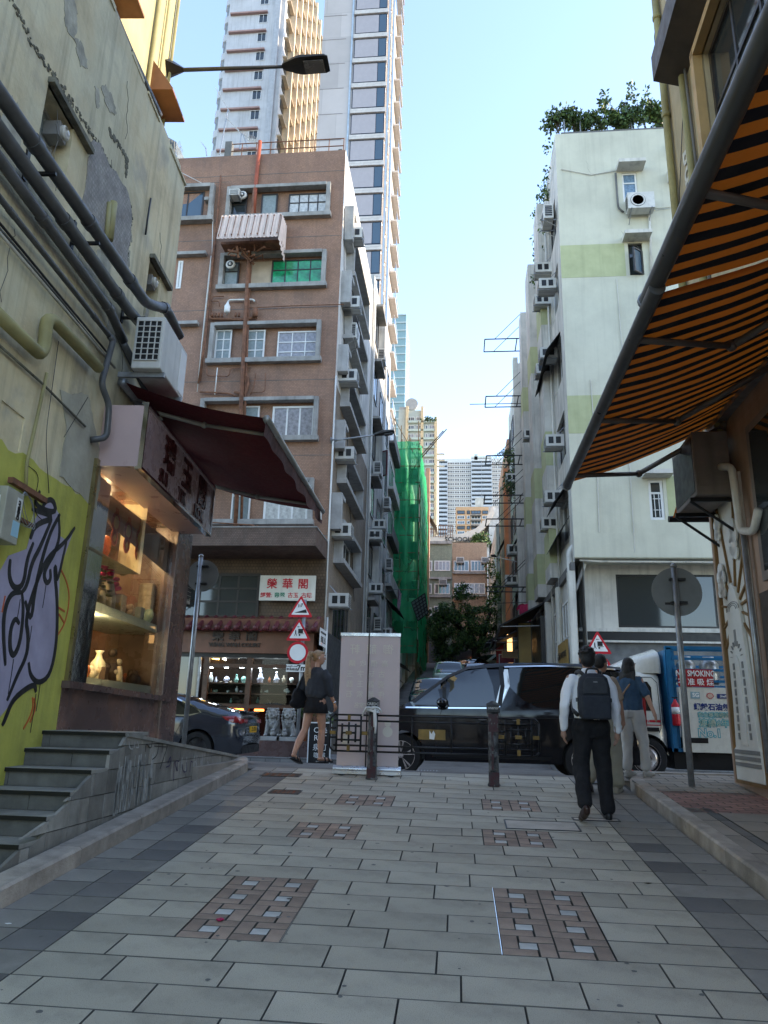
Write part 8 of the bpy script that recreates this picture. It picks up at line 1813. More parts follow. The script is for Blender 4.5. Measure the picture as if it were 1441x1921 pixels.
M_plate=pm('yellow_plate',(.75,.42,.02),.5,var=0)
mb=MB();mb.fbox(I4,4.675,-.26,.66,4.70,.26,.79);mb.build('number_plate',M_plate,car,local=True)
mp=RM[car.name];text('ZL 8710',.12,mp@Vector((4.703,0,.725)),mp.to_3x3()@Y_,Z_,M_black,car,'plate_text',.001,.003)
mb=MB();mb.fbox(I4,4.56,-.75,.24,4.67,.75,.40);mb.build('diffuser',M_blk,car,local=True)
mb=MB();mb.fbox(I4,4.52,-.6,1.075,4.66,.6,1.10);mb.build('boot_lip',M_tes,car,bevel=.01,local=True)
lY=15.3;lx=atY(1213,1430,lY-.9).x-.95;gl_=gz(15);lor=thing('gas_lorry','white cab gas lorry with a blue cage body and lettered white side panel','lorry',(lx,lY,gl_))
M_lw=pm('lorry_white_paint',(.62,.61,.54),.3,var=.06,coat=.4,streak=.12);M_lb=pm('lorry_blue_paint',(.012,.13,.28),.4,var=.15,streak=.15)
LC=Car([(.0,.4),(.0,.95),(.12,1.15),(.3,1.75),(.42,1.86),(.7,1.92),(1.22,1.92),(1.34,1.82),(1.36,1.0),(1.36,.55)],.42,1.9,1.1,(.95,),.37,.06,.12,.22)
LC.body(M_lw,lor);LC.glaze([[(.42,1.2),(.5,1.72),(1.06,1.72),(1.12,1.62),(1.12,1.2)]],M_tint,lor,off=.008);screen(LC,.13,.52,lor)
for ln in([(.32,1.16),(.38,1.6),(.5,1.8),(1.14,1.8),(1.24,1.7),(1.24,.9),(1.2,.82)],):LC.strip(ln,.012,M_blk,lor,'door_seam',.004)
LC.strip([(.36,1.02),(1.24,1.02)],.04,M_red,lor,'red_stripe',.006);LC.strip([(.5,.95),(1.24,.95)],.015,M_red,lor,'red_stripe',.006)
M0=RM[lor.name];text('請勿吸煙 嚴禁煙火',.06,M0@Vector((.8,-LC.w(.9,1.0)-.012,1.02)),X_,Z_,M_white,lor,'lettering',.001)
for sd in(-1,):mb=MB();mb.fbox(I4,.98,-LC.w(1.0,.88)-.03,.84,1.2,-LC.w(1.0,.88)-.004,.91);mb.build('door_handle',M_blk,lor,bevel=.01,local=True)
mb=MB();mb.cyl((.3,-1.0,1.0),(.2,-1.15,1.2),.015);mb.cyl((.2,-1.15,1.2),(.2,-1.15,1.75),.015);mb.fbox(I4,.1,-1.22,1.25,.2,-1.08,1.65);mb.build('mirror',M_blk,lor,local=True)
mb=MB();st=[(.3,1.90,.55,.01),(.42,1.97,.66,.05),(.65,2.10,.75,.2),(.95,2.24,.80,.33),(1.3,2.36,.82,.43),(1.34,2.33,.82,.40)];V_=[];K=12
for x,z,hw,hh_ in st:
 for j in range(K+1):a=math.pi*j/K;cs=math.cos(a);V_.append((x,-hw*(abs(cs)**.45)*(1 if cs>0 else-1),(1.88)+(z-1.88)*math.sin(a)**.45))
m=K+1;mb.add(V_,[(i*m+j,(i+1)*m+j,(i+1)*m+j+1,i*m+j+1)for i in range(len(st)-1)for j in range(K)]+[tuple(range(5*m,6*m))]);mb.build('wind_deflector',M_lw,lor,True,local=True)
for xw_ in(.95,3.6):
 for sd in(-1,1):wheel(lor,xw_,sd*.82,.37,sd,'truck',.24)
mb=MB();mb.fbox(I4,1.3,-.5,.45,5.4,.5,.75);mb.fbox(I4,1.85,-.88,.42,3.0,-.55,.78);mb.build('chassis',M_blk,lor,local=True);mb=MB();mb.fbox(I4,1.45,-.86,.2,5.4,.86,.5);mb.build('underbody',M_blk,lor,local=True)  # last black box stands in for the deep shade beneath the body
mb=MB();mb.fbox(I4,3.0-.55,-.93,.55,3.0-.2,-.86,.78);mb.build('green_box',pm('dark_green_box',(.01,.12,.05),.5),lor,local=True)
yb0=-.98;BX=1.40;BL=5.6
mb=MB();mb.fbox(I4,BX,yb0,.5,BL,-yb0,.56)
for x in(BX,BX+.0):pass
for x in(BX+.02,BX+1.25,BX+2.5,BL-.1):
 for y in(yb0,-yb0-.08):mb.fbox(I4,x,y,.5,x+.08,y+.07,2.34)
for z in(1.72,1.92,2.12,2.28):
 for y in(yb0+.01,-yb0-.06):mb.fbox(I4,BX+.12,y,z,BL,y+.05,z+.045)
for z in(1.7,2.26):mb.fbox(I4,BL-.06,yb0,z,BL-.01,-yb0,z+.05)
mb.fbox(I4,BX,yb0,2.31,BL,yb0+.08,2.37);mb.fbox(I4,BX,-yb0-.08,2.31,BL,-yb0,2.37)
mb.build('cage',M_lb,lor,local=True)
mb=MB();mb.fbox(I4,BX+.0,yb0+.02,.5,BX+.16,-yb0-.02,2.3);mb.build('front_bulkhead',M_lb,lor,local=True)
mb=MB();mb.fbox(I4,BX+.18,yb0-.03,.50,BL,yb0-.002,1.63);mb.build('side_panel',M_lw,lor,bevel=.006,local=True)
mb=MB();mb.fbox(I4,BX+.18,yb0-.05,1.64,BX+.80,yb0-.03,1.95);mb.build('red_notice',pm('notice_red',(.33,.015,.02),.5),lor,local=True)
def lt(s_,size,x,z,mat,bold=.0,sx=1.,y=None):text(s_,size,M0@Vector((x,(yb0-.054)if y is None else y,z)),X_,Z_,mat,lor,'lettering',.001,bold,sx)
M_navy=pm('navy_print',(.012,.03,.16),.5);M_cyan=pm('cyan_print',(.08,.38,.45),.5);M_pale=pm('pale_print',(.42,.50,.38),.5)
lt('NO SMOKING',.145,BX+.49,1.87,M_white,.003,.74);lt('不 准 吸 煙',.13,BX+.49,1.715,M_white,.002)
yp=yb0-.033
for tx,sz,x,z,m_,bo in(('蜆殼石油氣',.125,.73,1.28,M_navy,.005),('安全香港標誌',.09,.75,1.145,M_cyan,.01),('安全香港標誌',.09,.75,1.145,M_pale,.0),('連續6年',.15,.75,1.0,M_cyan,.012),('連續6年',.15,.75,1.0,M_pale,.0),('No.1',.20,.66,.83,M_cyan,.014),('No.1',.20,.66,.83,M_lw,.0)):
 lt(tx,sz,BX+x,z,m_,bo,1.,yp-(.003 if bo==0 else 0))
mb=MB();mb.fbox(I4,BX+.38,yp-.004,1.43,BX+.54,yp,1.55);mb.build('logo_plate',pm('grey_blue_plate',(.25,.38,.42),.5),lor,local=True);lt('SG',.10,BX+.47,1.49,M_white,.003,1.,yp-.006)
mb=MB();mb.fbox(I4,BX+.84,yp-.004,1.44,BX+1.16,yp,1.52);mb.build('logo_plate',M_navy,lor,local=True);lt('Shell Gas',.06,BX+1.0,1.48,M_white,.001,1.,yp-.006)
mb=MB();cx2,cz2=BX+.72,1.45;P=[(cx2-.035,cz2+.0)]+[(cx2+(.06+.005*(i%2))*math.cos(R(205-i*23)),cz2+.03+(.055+.005*(i%2))*math.sin(R(205-i*23)))for i in range(11)]+[(cx2+.035,cz2+.0),(cx2+.022,cz2-.022),(cx2-.022,cz2-.022)]
mb.prism([(a,yp-.001,b)for a,b in P],(0,-.003,0));mb.build('shell_emblem',M_red,lor,local=True);mb=MB();mb.prism([(cx2+(a-cx2)*.8,yp-.005,cz2+.03+(b-cz2-.03)*.8)for a,b in P],(0,-.002,0));mb.build('shell_emblem',pm('emblem_cream',(.55,.38,.30),.5),lor,local=True)
mb=MB();mb.fbox(I4,BX+.3,yp-.003,.66,BX+.62,yp+.001,.75);mb.build('hand_hole',M_blk,lor,bevel=.04,local=True)
fe=thing('fire_extinguisher','red fire extinguisher strapped to the blue bulkhead of the gas lorry','fire extinguisher',M0@Vector((BX+.09,yb0-.09,.95)));c=M0@Vector((BX+.09,yb0-.06,.95));mb=MB();mb.lathe(c,[(.065,0),(.07,.03),(.07,.36),(.03,.42),(.02,.46)],16);mb.build('cylinder',M_red,fe,True);mb=MB();mb.lathe(c+Z_*.2,[(.072,0),(.072,.12)],16);mb.build('label',M_white,fe,True);mb=MB();mb.cyl(c+Z_*.46,c+Z_*.5,.012);mb.cyl(c+Z_*.49-X_*.05,c+Z_*.49+X_*.05,.01);mb.build('valve',M_blk,fe)
rg=random.Random(4)
M_cyl=pm('silver_gas_cylinder',(.42,.42,.40),.35,metal=.6,var=.2)
for i in range(6):
 for k,z0 in enumerate((.6,1.16,1.70)):
  if k==2 and i>1:continue
  if k<2 and i%2:continue
  c=M0@Vector((BX+.42+.42*i,yb0+.26,z0));t=thing('gas_cylinder',f"silver gas cylinder in the lorry cage, {['first', 'second', 'third', 'fourth', 'fifth', 'sixth'][i]} place from the cab, {['bottom', 'middle', 'top'][k]} tier",'gas cylinder',c,0,'gas cylinders in the lorry cage');mb=MB();mb.lathe(c,[(.15,0),(.17,.05),(.17,.36),(.12,.42),(.1,.45),(.1,.5)],18);mb.build('body',M_cyl,t,True)
def parked(name,label,px,py,y_,top,mat,rz,wheels,W_=1.8,wr=.33,belt=.95,glass=()):
 c=atY(px,py,y_);z=gz(y_);t=thing(name,label,'car',(c.x,y_,z),rz,'cars up the hill street');C_=Car(top,.25,W_,belt,wheels,wr,.2,.1,.25);C_.body(mat,t);C_.glaze(glass,M_tint,t)
 xs=[p for p in C_.top if p[1]>belt];screen(C_,xs[0][0],xs[0][0]+.95,t);screen(C_,xs[-1][0]-.9,xs[-1][0],t,'rear_screen')
 for xw_ in wheels:
  for sd in(-1,1):wheel(t,xw_,sd*(W_/2-.13),wr,sd,'truck',.2)
 for sd in(-1,1):mb=MB();mb.fbox(I4,C_.x1-.06,sd*W_*.36-.1,.75,C_.x1+.004,sd*W_*.36+.1,.95);mb.build('tail_light',MATS['red_lens'],t,local=True);mb=MB();mb.fbox(I4,C_.x0-.004,sd*W_*.36-.12,.7,C_.x0+.06,sd*W_*.36+.12,.86);mb.build('headlight',M_frost,t,local=True)
 return t
SUV=[(0,.5),(0,.95),(.9,1.08),(1.3,1.62),(1.7,1.72),(3.6,1.72),(3.95,1.6),(4.1,.95),(4.1,.5)];SAL=[(0,.45),(.05,.7),(.9,.92),(1.6,1.36),(2.2,1.46),(3.0,1.42),(3.8,1.05),(4.5,1.0),(4.55,.5)]
gS=[[(1.1,1.05),(1.45,1.58),(2.2,1.62),(2.2,1.05)],[(2.3,1.05),(2.3,1.62),(3.6,1.6),(3.75,1.05)]];gA=[[(1.2,.96),(1.7,1.3),(2.2,1.38),(2.2,.96)],[(2.3,.96),(2.3,1.38),(3.0,1.33),(3.5,1.0)]]
parked('parked_car','teal green windscreened boxy van seen above the black people carrier bonnet',807,1280,30.5,SUV,pm('dark_teal_paint',(.02,.05,.055),.2,var=0,coat=1),R(90),(.8,3.3),1.75,.34,1.0,gS)
parked('parked_car','light green taxi like car behind the teal van',842,1262,40.5,SUV,pm('pale_green_paint',(.28,.36,.27),.25,var=0,coat=1),R(90),(.8,3.3),1.75,.34,1.0,gS)
parked('parked_car','black saloon parked higher up the hill street',852,1245,47.5,SAL,M_vblk,R(60),(.85,3.6),1.8,.33,.9,gA)
parked('parked_car','white saloon parked under the tree',882,1245,52,SAL,pm('white_car_paint',(.6,.62,.6),.25,var=0,coat=1),R(40),(.85,3.6),1.8,.33,.9,gA)
parked('parked_car','dark red car roof just showing above the people carrier',900,1262,44,SAL,pm('dark_red_paint',(.2,.02,.02),.25,var=0,coat=1),R(90),(.85,3.6),1.8,.33,.9,gA)
# ================================================================== BOLLARDS, RAILING, BANNER
M_brass=pm('dull_brass_plate',(.20,.125,.035),.45,metal=.5,var=.25,vs=8)
M_bolb=pm('peeling_black_paint',(.02,.02,.022),.6,var=.5,vs=9,col2=(.14,.14,.14),pscale=9,bump=.5);M_bolr=pm('worn_dark_red_paint',(.07,.01,.015),.5,var=.4,vs=12,col2=(.03,.02,.022),pscale=12)
BT_={}
def bollard(px,py,label,word):
 c=atG(px,py);t=thing('bollard',label,'bollard',(c.x,c.y,c.z),0,'bollards carrying the railing');H_=1.0;s_=.062;mb=MB()
 n=8;pr=[(.08,0),(.08,.02),(.066,.04),(.066,.82),(.075,.84),(.075,.93)]
 V_=[];
 def oct(r):return[(r*math.cos(R(22.5+45*i))*1.05,r*math.sin(R(22.5+45*i))*1.05)for i in range(8)]
 mb.lathe(c,pr,8);mb.build('post',M_bolb,t)
 mb=MB();mb.box(c.x-.08,c.y-.08,c.z+.90,c.x+.08,c.y+.08,c.z+1.0);mb.lathe((c.x,c.y,c.z+1.0),[(.1,0),(.02,.045)],4);mb.build('cap',M_blk,t,bevel=.006)
 text(word,.05,(c.x,c.y-.083,c.z+.955),X_,Z_,M_acw,t,'lettering',.001,.001)
 mb=MB()
 if 'banner' in label:mb.fbox(I4,c.x-.022,c.y-.069,c.z+.1,c.x+.018,c.y-.064,c.z+.82);mb.fbox(I4,c.x-.06,c.y-.073,c.z+.02,c.x+.06,c.y-.069,c.z+.16)
 else:mb.fbox(I4,c.x-.062,c.y-.074,c.z+.66,c.x+.062,c.y-.068,c.z+.88);mb.fbox(I4,c.x-.03,c.y-.07,c.z+.2,c.x-.0,c.y-.064,c.z+.66);mb.fbox(I4,c.x-.064,c.y-.078,c.z,c.x+.064,c.y-.07,c.z+.17)
 mb.build('red_paint',M_bolr,t)
 mb=MB();rg=random.Random(int(px))
 for _ in range(26):x,z=rg.uniform(-.055,.055),rg.uniform(.1,.86);w_,h_=rg.uniform(.004,.02),rg.uniform(.01,.05);mb.fbox(I4,c.x+x,c.y-.0765,c.z+z,c.x+x+w_,c.y-.0655,c.z+z+h_)
 o=mb.build('paint_flakes',M_concd,t);o['kind']='stuff'
 return c
b1_=bollard(697,1462,'weathered bollard tied with white tape in front of the banner','CREDC');b2_=bollard(927,1475,'peeling dark red bollard near the middle of the black car','oneror')
rl_=thing('railing','black metal street railing with brass plates across the street end','railing',(b1_.x,b1_.y,b1_.z))
ry=b1_.y;zb_=atY(697,1425,ry).z
def zr(px,py):return atY(px,py,ry+.0)
mb=MB();mbp=MB();rr=.0145
def bar(a,b,r=.0145):mb.cyl(a,b,r,None,6)
def line(pts):
 for a,b in zip(pts,pts[1:]):bar(a,b)
def zz_(x,q):return zlo+(zhi-zlo)*q
xL=zr(619,1380).x;xR=b1_.x-.07;xL2=b2_.x+.07;xR2=zr(1012,1390).x
ztp_=zr(650,1341).z;zbt_=zr(650,1410).z;ztp2_=zr(815,1347).z;zbt2=zr(815,1418).z
z1,z2,z3,z4=zr(560,1341).z,0,0,0
Zt,Zb=zr(655,1341).z,zr(655,1409).z;Z1=Zt-(Zt-Zb)*.2;Z2=Zb+(Zt-Zb)*.2
def Q(x,z):return Vector((x,ry,z))
for z in(Zt,Z1+.02,Z2-.02,Zb):
 bar(Q(xL+.05,z),Q(xR2-.05,z))
for a,b in(((xL,Zt-.05),(xL+.05,Zt)),((xL,Zb+.05),(xL+.05,Zb)),((xR2,Zt-.05),(xR2-.05,Zt)),((xR2,Zb+.05),(xR2-.05,Zb))):bar(Q(*a),Q(*b))
bar(Q(xL,Zb+.05),Q(xL,Zt-.05));bar(Q(xR2,Zb+.05),Q(xR2,Zt-.05))
def lattice(xa,xb):
 w_=xb-xa;zc=(Zt+Zb)/2
 for f in(.18,.82):bar(Q(xa+w_*f,Zb),Q(xa+w_*f,Zt))
 for f in(.32,.68):bar(Q(xa+w_*f,Z2+.02),Q(xa+w_*f,Z1-.02))
 for z in(Z1-.05,Z2+.05):bar(Q(xa+w_*.18,z),Q(xa+w_*.82,z))
 bar(Q(xa+w_*.5,Z2),Q(xa+w_*.5,Z1));bar(Q(xa+w_*.32,zc),Q(xa+w_*.68,zc));bar(Q(xa,zc+.06),Q(xa+w_*.18,zc+.06));bar(Q(xa,zc-.06),Q(xa+w_*.18,zc-.06))
 for a in((.42,.45,.58,.55),(.46,.84,.54,1.),(.46,0.,.54,.16),(.0,.45,.15,.55),(.85,.45,1.,.55)):
  q=MB();q.box(xa+w_*a[0],ry-.014,Zb+(Zt-Zb)*a[1],xa+w_*a[2],ry+.014,Zb+(Zt-Zb)*a[3]);q.build('brass_plate',M_brass,rl_)
lattice(xL,xR);lattice(xL2,xR2)
w_=b2_.x-b1_.x
for f in(.33,.66):bar(Q(b1_.x+w_*f,Zb),Q(b1_.x+w_*f,Zt))
q=MB();q.box(b1_.x+w_*.385,ry-.014,Zb+(Zt-Zb)*.37,b1_.x+w_*.61,ry+.014,Zb+(Zt-Zb)*.65);q.build('brass_plate',M_brass,rl_);q=MB()
cc_=Vector((b1_.x+w_*.5,ry-.016,Zb+(Zt-Zb)*.51));q.prism([cc_+Vector(p)*.09 for p in((-.4,0,-.6),(.3,0,-.7),(.45,0,.1),(.2,0,.6),(-.1,0,.1),(-.4,0,.6))],(0,-.002,0));q.build('torn_sticker',M_white,rl_)
mb.build('bars',M_blk,rl_,True)
tp_=thing('tape','white plastic tape knotted round the top of the left bollard','tape',b1_+Z_*.85);mb=MB()
for s_ in range(5):zz=.86+.012*s_;mb.tube([b1_+Vector((.088*math.cos(a),.088*math.sin(a),zz+.012*math.sin(a*2+s_)))for a in[k*math.pi/8 for k in range(17)]],.009,5)
for a in((-.14,-.06,.8),(-.12,-.05,.84),(.12,-.06,.85)):mb.tube(sweep([b1_+Vector((0,-.09,.9)),b1_+Vector((a[0]*.6,a[1]-.05,.92)),b1_+Vector(a)],.05),.012,5)
mb.tube(sweep([b1_+Vector((.03,-.09,.9)),b1_+Vector((.05,-.1,.75)),b1_+Vector((.045,-.1,.58))],.1),.014,5);mb.tube([b1_+Vector((.02,-.09,.88)),b1_+Vector((.03,-.1,.66))],.012,5);mb.build('strands',M_white,tp_,True)
bn=thing('pull_up_banner','tall pale pink pull-up banner seen from behind beside the left bollard','banner',(-1.3,ry+.35,gz(ry+.35)));by=ry+.33;
p1=atY(643,1187,by);p2=atY(752,1188,by);p3=atY(628,1455,by);p4=atY(746,1455,by)
xa,xb=(p1 .x+p3 .x)/2,(p2 .x+p4 .x)/2;zt2=(p1 .z+p2 .z)/2;zb2=gz(by)+.07
M_ban=pm('pale_pink_banner_back',(.68,.56,.53),.55,var=.05,vs=2);bb_=M_ban.node_tree.nodes['Principled BSDF'];tt=M_ban.node_tree;tl=tt.nodes.new('ShaderNodeBsdfTranslucent');tl.inputs[0].default_value=(.5,.4,.4,1);ms=tt.nodes.new('ShaderNodeMixShader');ms.inputs[0].default_value=.25
tt.links.new(bb_.outputs[0],ms.inputs[1]);tt.links.new(tl.outputs[0],ms.inputs[2]);tt.links.new(ms.outputs[0],tt.nodes['Material Output'].inputs[0])
mb=MB();n=16;V_=[]
for i in range(n+1):
 for j in range(17):u,v=i/n,j/16;V_.append((xa+(xb-xa)*u,by+.012*math.sin(u*3.1)*math.sin(v*3.1),zb2+(zt2-zb2)*v))
V2=[(a,b+.002,c)for a,b,c in V_];m=17;fs=[(i*m+j,(i+1)*m+j,(i+1)*m+j+1,i*m+j+1)for i in range(n)for j in range(16)];mb.add(V_,fs);mb.build('sheet',M_ban,bn,True,fixn=False)
mb=MB();mb.box(xa-.01,by-.012,zt2-.05,xb+.01,by+.012,zt2);mb.build('top_clamp',pm('satin_aluminium',(.55,.55,.55),.3,metal=.8,var=.05),bn,bevel=.004)
mb=MB();mb.cyl((xa-.04,by,zb2-.0),(xb+.04,by,zb2-.0),.05,None,16);mb.box(xa-.04,by-.05,zb2-.06,xb+.04,by+.05,zb2-.02);mb.build('base_cassette',MATS['satin_aluminium'],bn,2)
mb=MB();mb.cyl(((xa+xb)/2-.02,by-.03,zb2),((xa+xb)/2-.02,by-.02,zt2),.009,None,8);mb.build('pole',M_blk,bn)
mb=MB();mb.box(xa+.05,by-.14,zb2-.07,xa+.12,by+.14,zb2-.06);mb.box(xb-.12,by-.14,zb2-.07,xb-.05,by+.14,zb2-.06);mb.build('feet',M_blk,bn)
M_gh=pm('show_through_print',(.74,.68,.58),.6,var=.02);W_=xb-xa;H_=zt2-zb2
for chs,fy,size,fx0,fx1 in(('軒龍御',.87,.15,.24,.80),('購收價高',.765,.10,.2,.75),('玉字玩古',.685,.10,.17,.70),('翡王器瓷',.61,.10,.17,.70),('石紫雜件',.535,.10,.17,.70),('名家書畫',.455,.08,.3,.55)):
 n=len(chs)
 for i,ch in enumerate(chs):text(ch,size,(xa+W_*(fx0+(fx1-fx0)*i/(n-1)),by-.008,zb2+H_*fy),X_*-1,Z_,M_gh,bn,'lettering',.0008,.003 if size>.15 else 0)
text('9128 3188',.06,(xa+W_*.42,by-.008,zb2+H_*.19),X_*-1,Z_,M_gh,bn,'lettering',.0008)
for fx,fy in((.82,.27),(.14,.2)):q=MB();q.lathe((xa+W_*fx,by-.009,zb2+H_*fy),[(.07,0),(.07,.001)],16,(0,1,0));q.lathe((xa+W_*fx,by-.009,zb2+H_*(fy+.06)),[(.045,0),(.045,.001)],16,(0,1,0));q.build('faint_picture',M_gh,bn)
ab=thing('chalk_board','black café chalk board stand with white writing behind the woman','sign',(-4.5,20,.5));yb2=20.15;q=(atY(592,1350,yb2),atY(618,1405,yb2));mb=MB();x0_,x1_=q[0].x-.15,q[1].x;z0_,z1_=gz(yb2),atY(600,1357,yb2).z;mb.box(x0_,yb2,z0_,x1_,yb2+.04,z1_);mb.build('board',M_black,ab);mb=MB()
for a in((x0_-.03,z0_,x0_,z1_),(x1_,z0_,x1_+.03,z1_),(x0_,z1_,x1_,z1_+.03)):mb.box(a[0],yb2-.01,a[1],a[2],yb2+.05,a[3])
mb.build('frame',M_wfr,ab);hB_=z1_-z0_
for s_,f,sz in(('Café',.82,.2),('R4T',.62,.2),('泉町',.38,.19),('咖啡',.18,.16)):text(s_,sz,((x0_+x1_)/2+.02,yb2-.006,z0_+hB_*f),X_,Z_,M_white,ab,'lettering',.001)
fl=thing('flower_pot','pale flowering shrub in a pot above the chalk board','plant',(-4.2,20.6,.6));mb=MB();rg=random.Random(6);c=atY(612,1345,20.7)
for _ in range(40):mb.ell(c+Vector((rg.uniform(-.25,.2),rg.uniform(-.1,.1),rg.uniform(-.15,.15))),(.035,.03,.03),None,6,4)
mb.build('blossom',pm('grey_white_blossom',(.34,.34,.32),.8,var=.3,vs=20),fl,True);mb=MB()
for _ in range(10):leaves(mb,c+Vector((rg.uniform(-.2,.2),0,rg.uniform(-.3,.1))),(.15,.1,.12),14,.07,rg)
mb.build('leaves',LEAFS,fl,fixn=False);mb=MB();mb.lathe((c.x,c.y,gz(20.7)),[(.13,0),(.17,c.z-gz(20.7)-.2)],14);mb.build('pot',M_concd,fl)
gp_=thing('shrub','small green potted shrub just right of the sign pole','plant',(-4.9,21,1));c=atY(575,1330,20.9);mb=MB()
for _ in range(14):leaves(mb,c+Vector((rg.uniform(-.25,.2),rg.uniform(-.1,.1),rg.uniform(-.3,.3))),(.15,.12,.14),22,.09,rg)
mb.build('leaves',LEAFS,gp_,fixn=False);mb=MB();mb.lathe((c.x,c.y,gz(20.7)+.1),[(.13,0),(.17,.35)],12);mb.tube([(c.x,c.y,gz(20.7)+.4),(c.x,c.y,c.z)],.02,6);mb.build('pot',M_amb,gp_)
# ================================================================== PEOPLE
M_skin=pm('skin',(.36,.20,.135),.55,var=.08,vs=12);M_skinl=pm('fair_skin',(.44,.245,.165),.5,var=.08,vs=12)
M_shw=pm('white_shirt_cloth',(.80,.80,.82),.85,var=.07,vs=5,bump=.25,bs=7);M_trk=pm('black_trouser_cloth',(.010,.010,.012),.9,var=.2,vs=5,bump=.3,bs=8)
M_hairb=pm('black_hair',(.009,.008,.008),.5,var=.4,vs=50,bump=.8,bs=90);M_hairl=pm('blonde_hair',(.34,.22,.115),.5,var=.35,vs=40,bump=.8,bs=80)
class P:
 """a person facing +Y, standing at (x,y,z); mx turns local (side, forward, up) into the scene"""
 def __init__(s,name_label,x,y,z,rz,group=None):
  s.o=thing('person',name_label,'person',(x,y,z),rz,group)
 def __call__(s,x,y,z):return Vector((x,y,z))
def limb(mb,pts,rr):
 for(a,r0),(b,r1)in zip(zip(pts,rr),list(zip(pts,rr))[1:]):mb.cap(a,r0,b,r1)
def hand(mb,wr,d,side,fwd,s_=1.,curl=.5):
 """palm and five bent fingers hanging from the wrist along d"""
 d=Vector(d).normalized();f=Vector(fwd);f=(f-d*f.dot(d)).normalized();n=d.cross(f).normalized()
 pc=Vector(wr)+d*.045*s_;mb.cap(wr,.023*s_,pc,.03*s_)
 for k,(o,l)in enumerate(((-.027,.062),(-.009,.075),(.009,.07),(.025,.055))):
  a=Vector(wr)+d*.06*s_+f*o*s_*-1;b=a+(d+n*side*curl*.3).normalized()*l*.5*s_;c=b+(d*(1-curl*.6)+n*side*curl).normalized()*l*.6*s_;mb.cap(a,.0098*s_,b,.009*s_);mb.cap(b,.009*s_,c,.0075*s_)
 a=Vector(wr)+d*.022*s_+f*.024*s_;b=a+(d+f*.8).normalized()*.035*s_;c=b+d*.03*s_+n*side*.008;mb.cap(a,.012*s_,b,.0105*s_);mb.cap(b,.0105*s_,c,.009*s_)
def head(mb,c,s_=1.,look=0.,face=True):
 """skull, jaw, nose, ears, lips; c is the centre, look turns it about z"""
 q=Matrix.Rotation(look,3,'Z');E=lambda x,y,z:Vector(c)+q@Vector((x,y,z))*s_
 from mathutils import Euler
 ro=Euler((0,0,look));mb.ell(c,(.073*s_,.094*s_,.10*s_),ro,18,12);mb.ell(E(0,.02,-.055),(.055*s_,.068*s_,.062*s_),ro);mb.ell(E(0,.045,-.095),(.03*s_,.03*s_,.022*s_),ro)
 mb.cap(E(0,.088,.012),.008*s_,E(0,.108,-.028),.0125*s_);mb.ell(E(0,.088,-.058),(.022*s_,.010*s_,.006*s_),ro,10,6);mb.ell(E(0,.087,-.068),(.018*s_,.010*s_,.007*s_),ro,10,6)
 for sg_ in(-1,1):mb.ell(E(.077*sg_,-.005,-.01),(.011*s_,.022*s_,.032*s_),ro,10,8);mb.ell(E(.032*sg_,.08,.028),(.02*s_,.012*s_,.008*s_),ro,8,6)
def eyes(t,c,s_=1.,look=0.):
 q=Matrix.Rotation(look,3,'Z');mb=MB()
 for sg_ in(-1,1):mb.ell(Vector(c)+q@Vector((.032*sg_,.083,.010))*s_,.0115*s_,None,8,6)
 mb.build('eyes',M_white,t,True,local=True);mb=MB()
 for sg_ in(-1,1):mb.ell(Vector(c)+q@Vector((.032*sg_,.0925,.010))*s_,.0055*s_,None,8,6);mb.ell(Vector(c)+q@Vector((.032*sg_,.09,.034))*s_,(.02*s_,.006*s_,.004*s_),None,8,5)
 mb.build('pupils_and_brows',M_hairb,t,True,local=True)
def shoe(mb,heel,toe_dir,s_=1.,pitch=0.):
 d=Vector(toe_dir).normalized();u=Vector((0,0,1));s2=d.cross(u).normalized()
 h=Vector(heel)
 mb.cap(h+u*.045,.038*s_,h+d*.10*s_+u*(.045+pitch*.10),.040*s_);mb.cap(h+d*.10*s_+u*(.04+pitch*.1),.042*s_,h+d*.2*s_+u*(.032+pitch*.2),.033*s_)
 mb.cap(h+u*.02,.036*s_,h+d*.1*s_+u*(.02+pitch*.1),.04*s_)
mc=atG(1110,1545,0.0);ftR=atG(1134,1540);px_c=atY(1112,1400,ftR.y).x
man=P('man seen from behind in a white shirt and black trousers with a dark backpack',px_c,ftR.y+.05,gz(ftR.y),R(4));o=man.o;S_=1.0
HL,HR=(-.10,0,.92),(.10,0,.92);KL,KR=(-.115,.10,.50),(.12,.06,.50);AL,AR=(-.14,-.22,.17),(.135,.02,.09)
KL=(-.12,.0,.50);AL=(-.155,-.26,.17)
mb=MB()
limb(mb,[(-.1,0,.9),KL,AL],[.085,.055,.038]);limb(mb,[(.1,0,.9),KR,AR],[.085,.055,.038])
mb.loft([((0,0,.86),.15,.10,0),((0,0,1.05),.145,.095,0),((0,.01,1.25),.17,.105,0),((0,.01,1.40),.18,.09,0),((0,.01,1.46),.09,.07,0)]);mb.cap((0,0,1.42),.055,(0,.015,1.53),.05)
shL,shR=(-.195,0,1.395),(.195,0,1.395);elL,elR=(-.275,-.06,1.12),(.265,-.03,1.12);wrL,wrR=(-.285,.02,.87),(.285,.05,.86)
limb(mb,[shL,elL,wrL],[.05,.038,.026]);limb(mb,[shR,elR,wrR],[.05,.038,.026]);hand(mb,wrL,(.05,.15,-1),1,(0,1,0),1.05);hand(mb,wrR,(-.02,.2,-1),-1,(0,1,0),1.05)
hc=Vector((0,.03,1.625));head(mb,hc);blob('body',mb,.0085,M_skin,o,2);eyes(o,hc)
mb=MB()
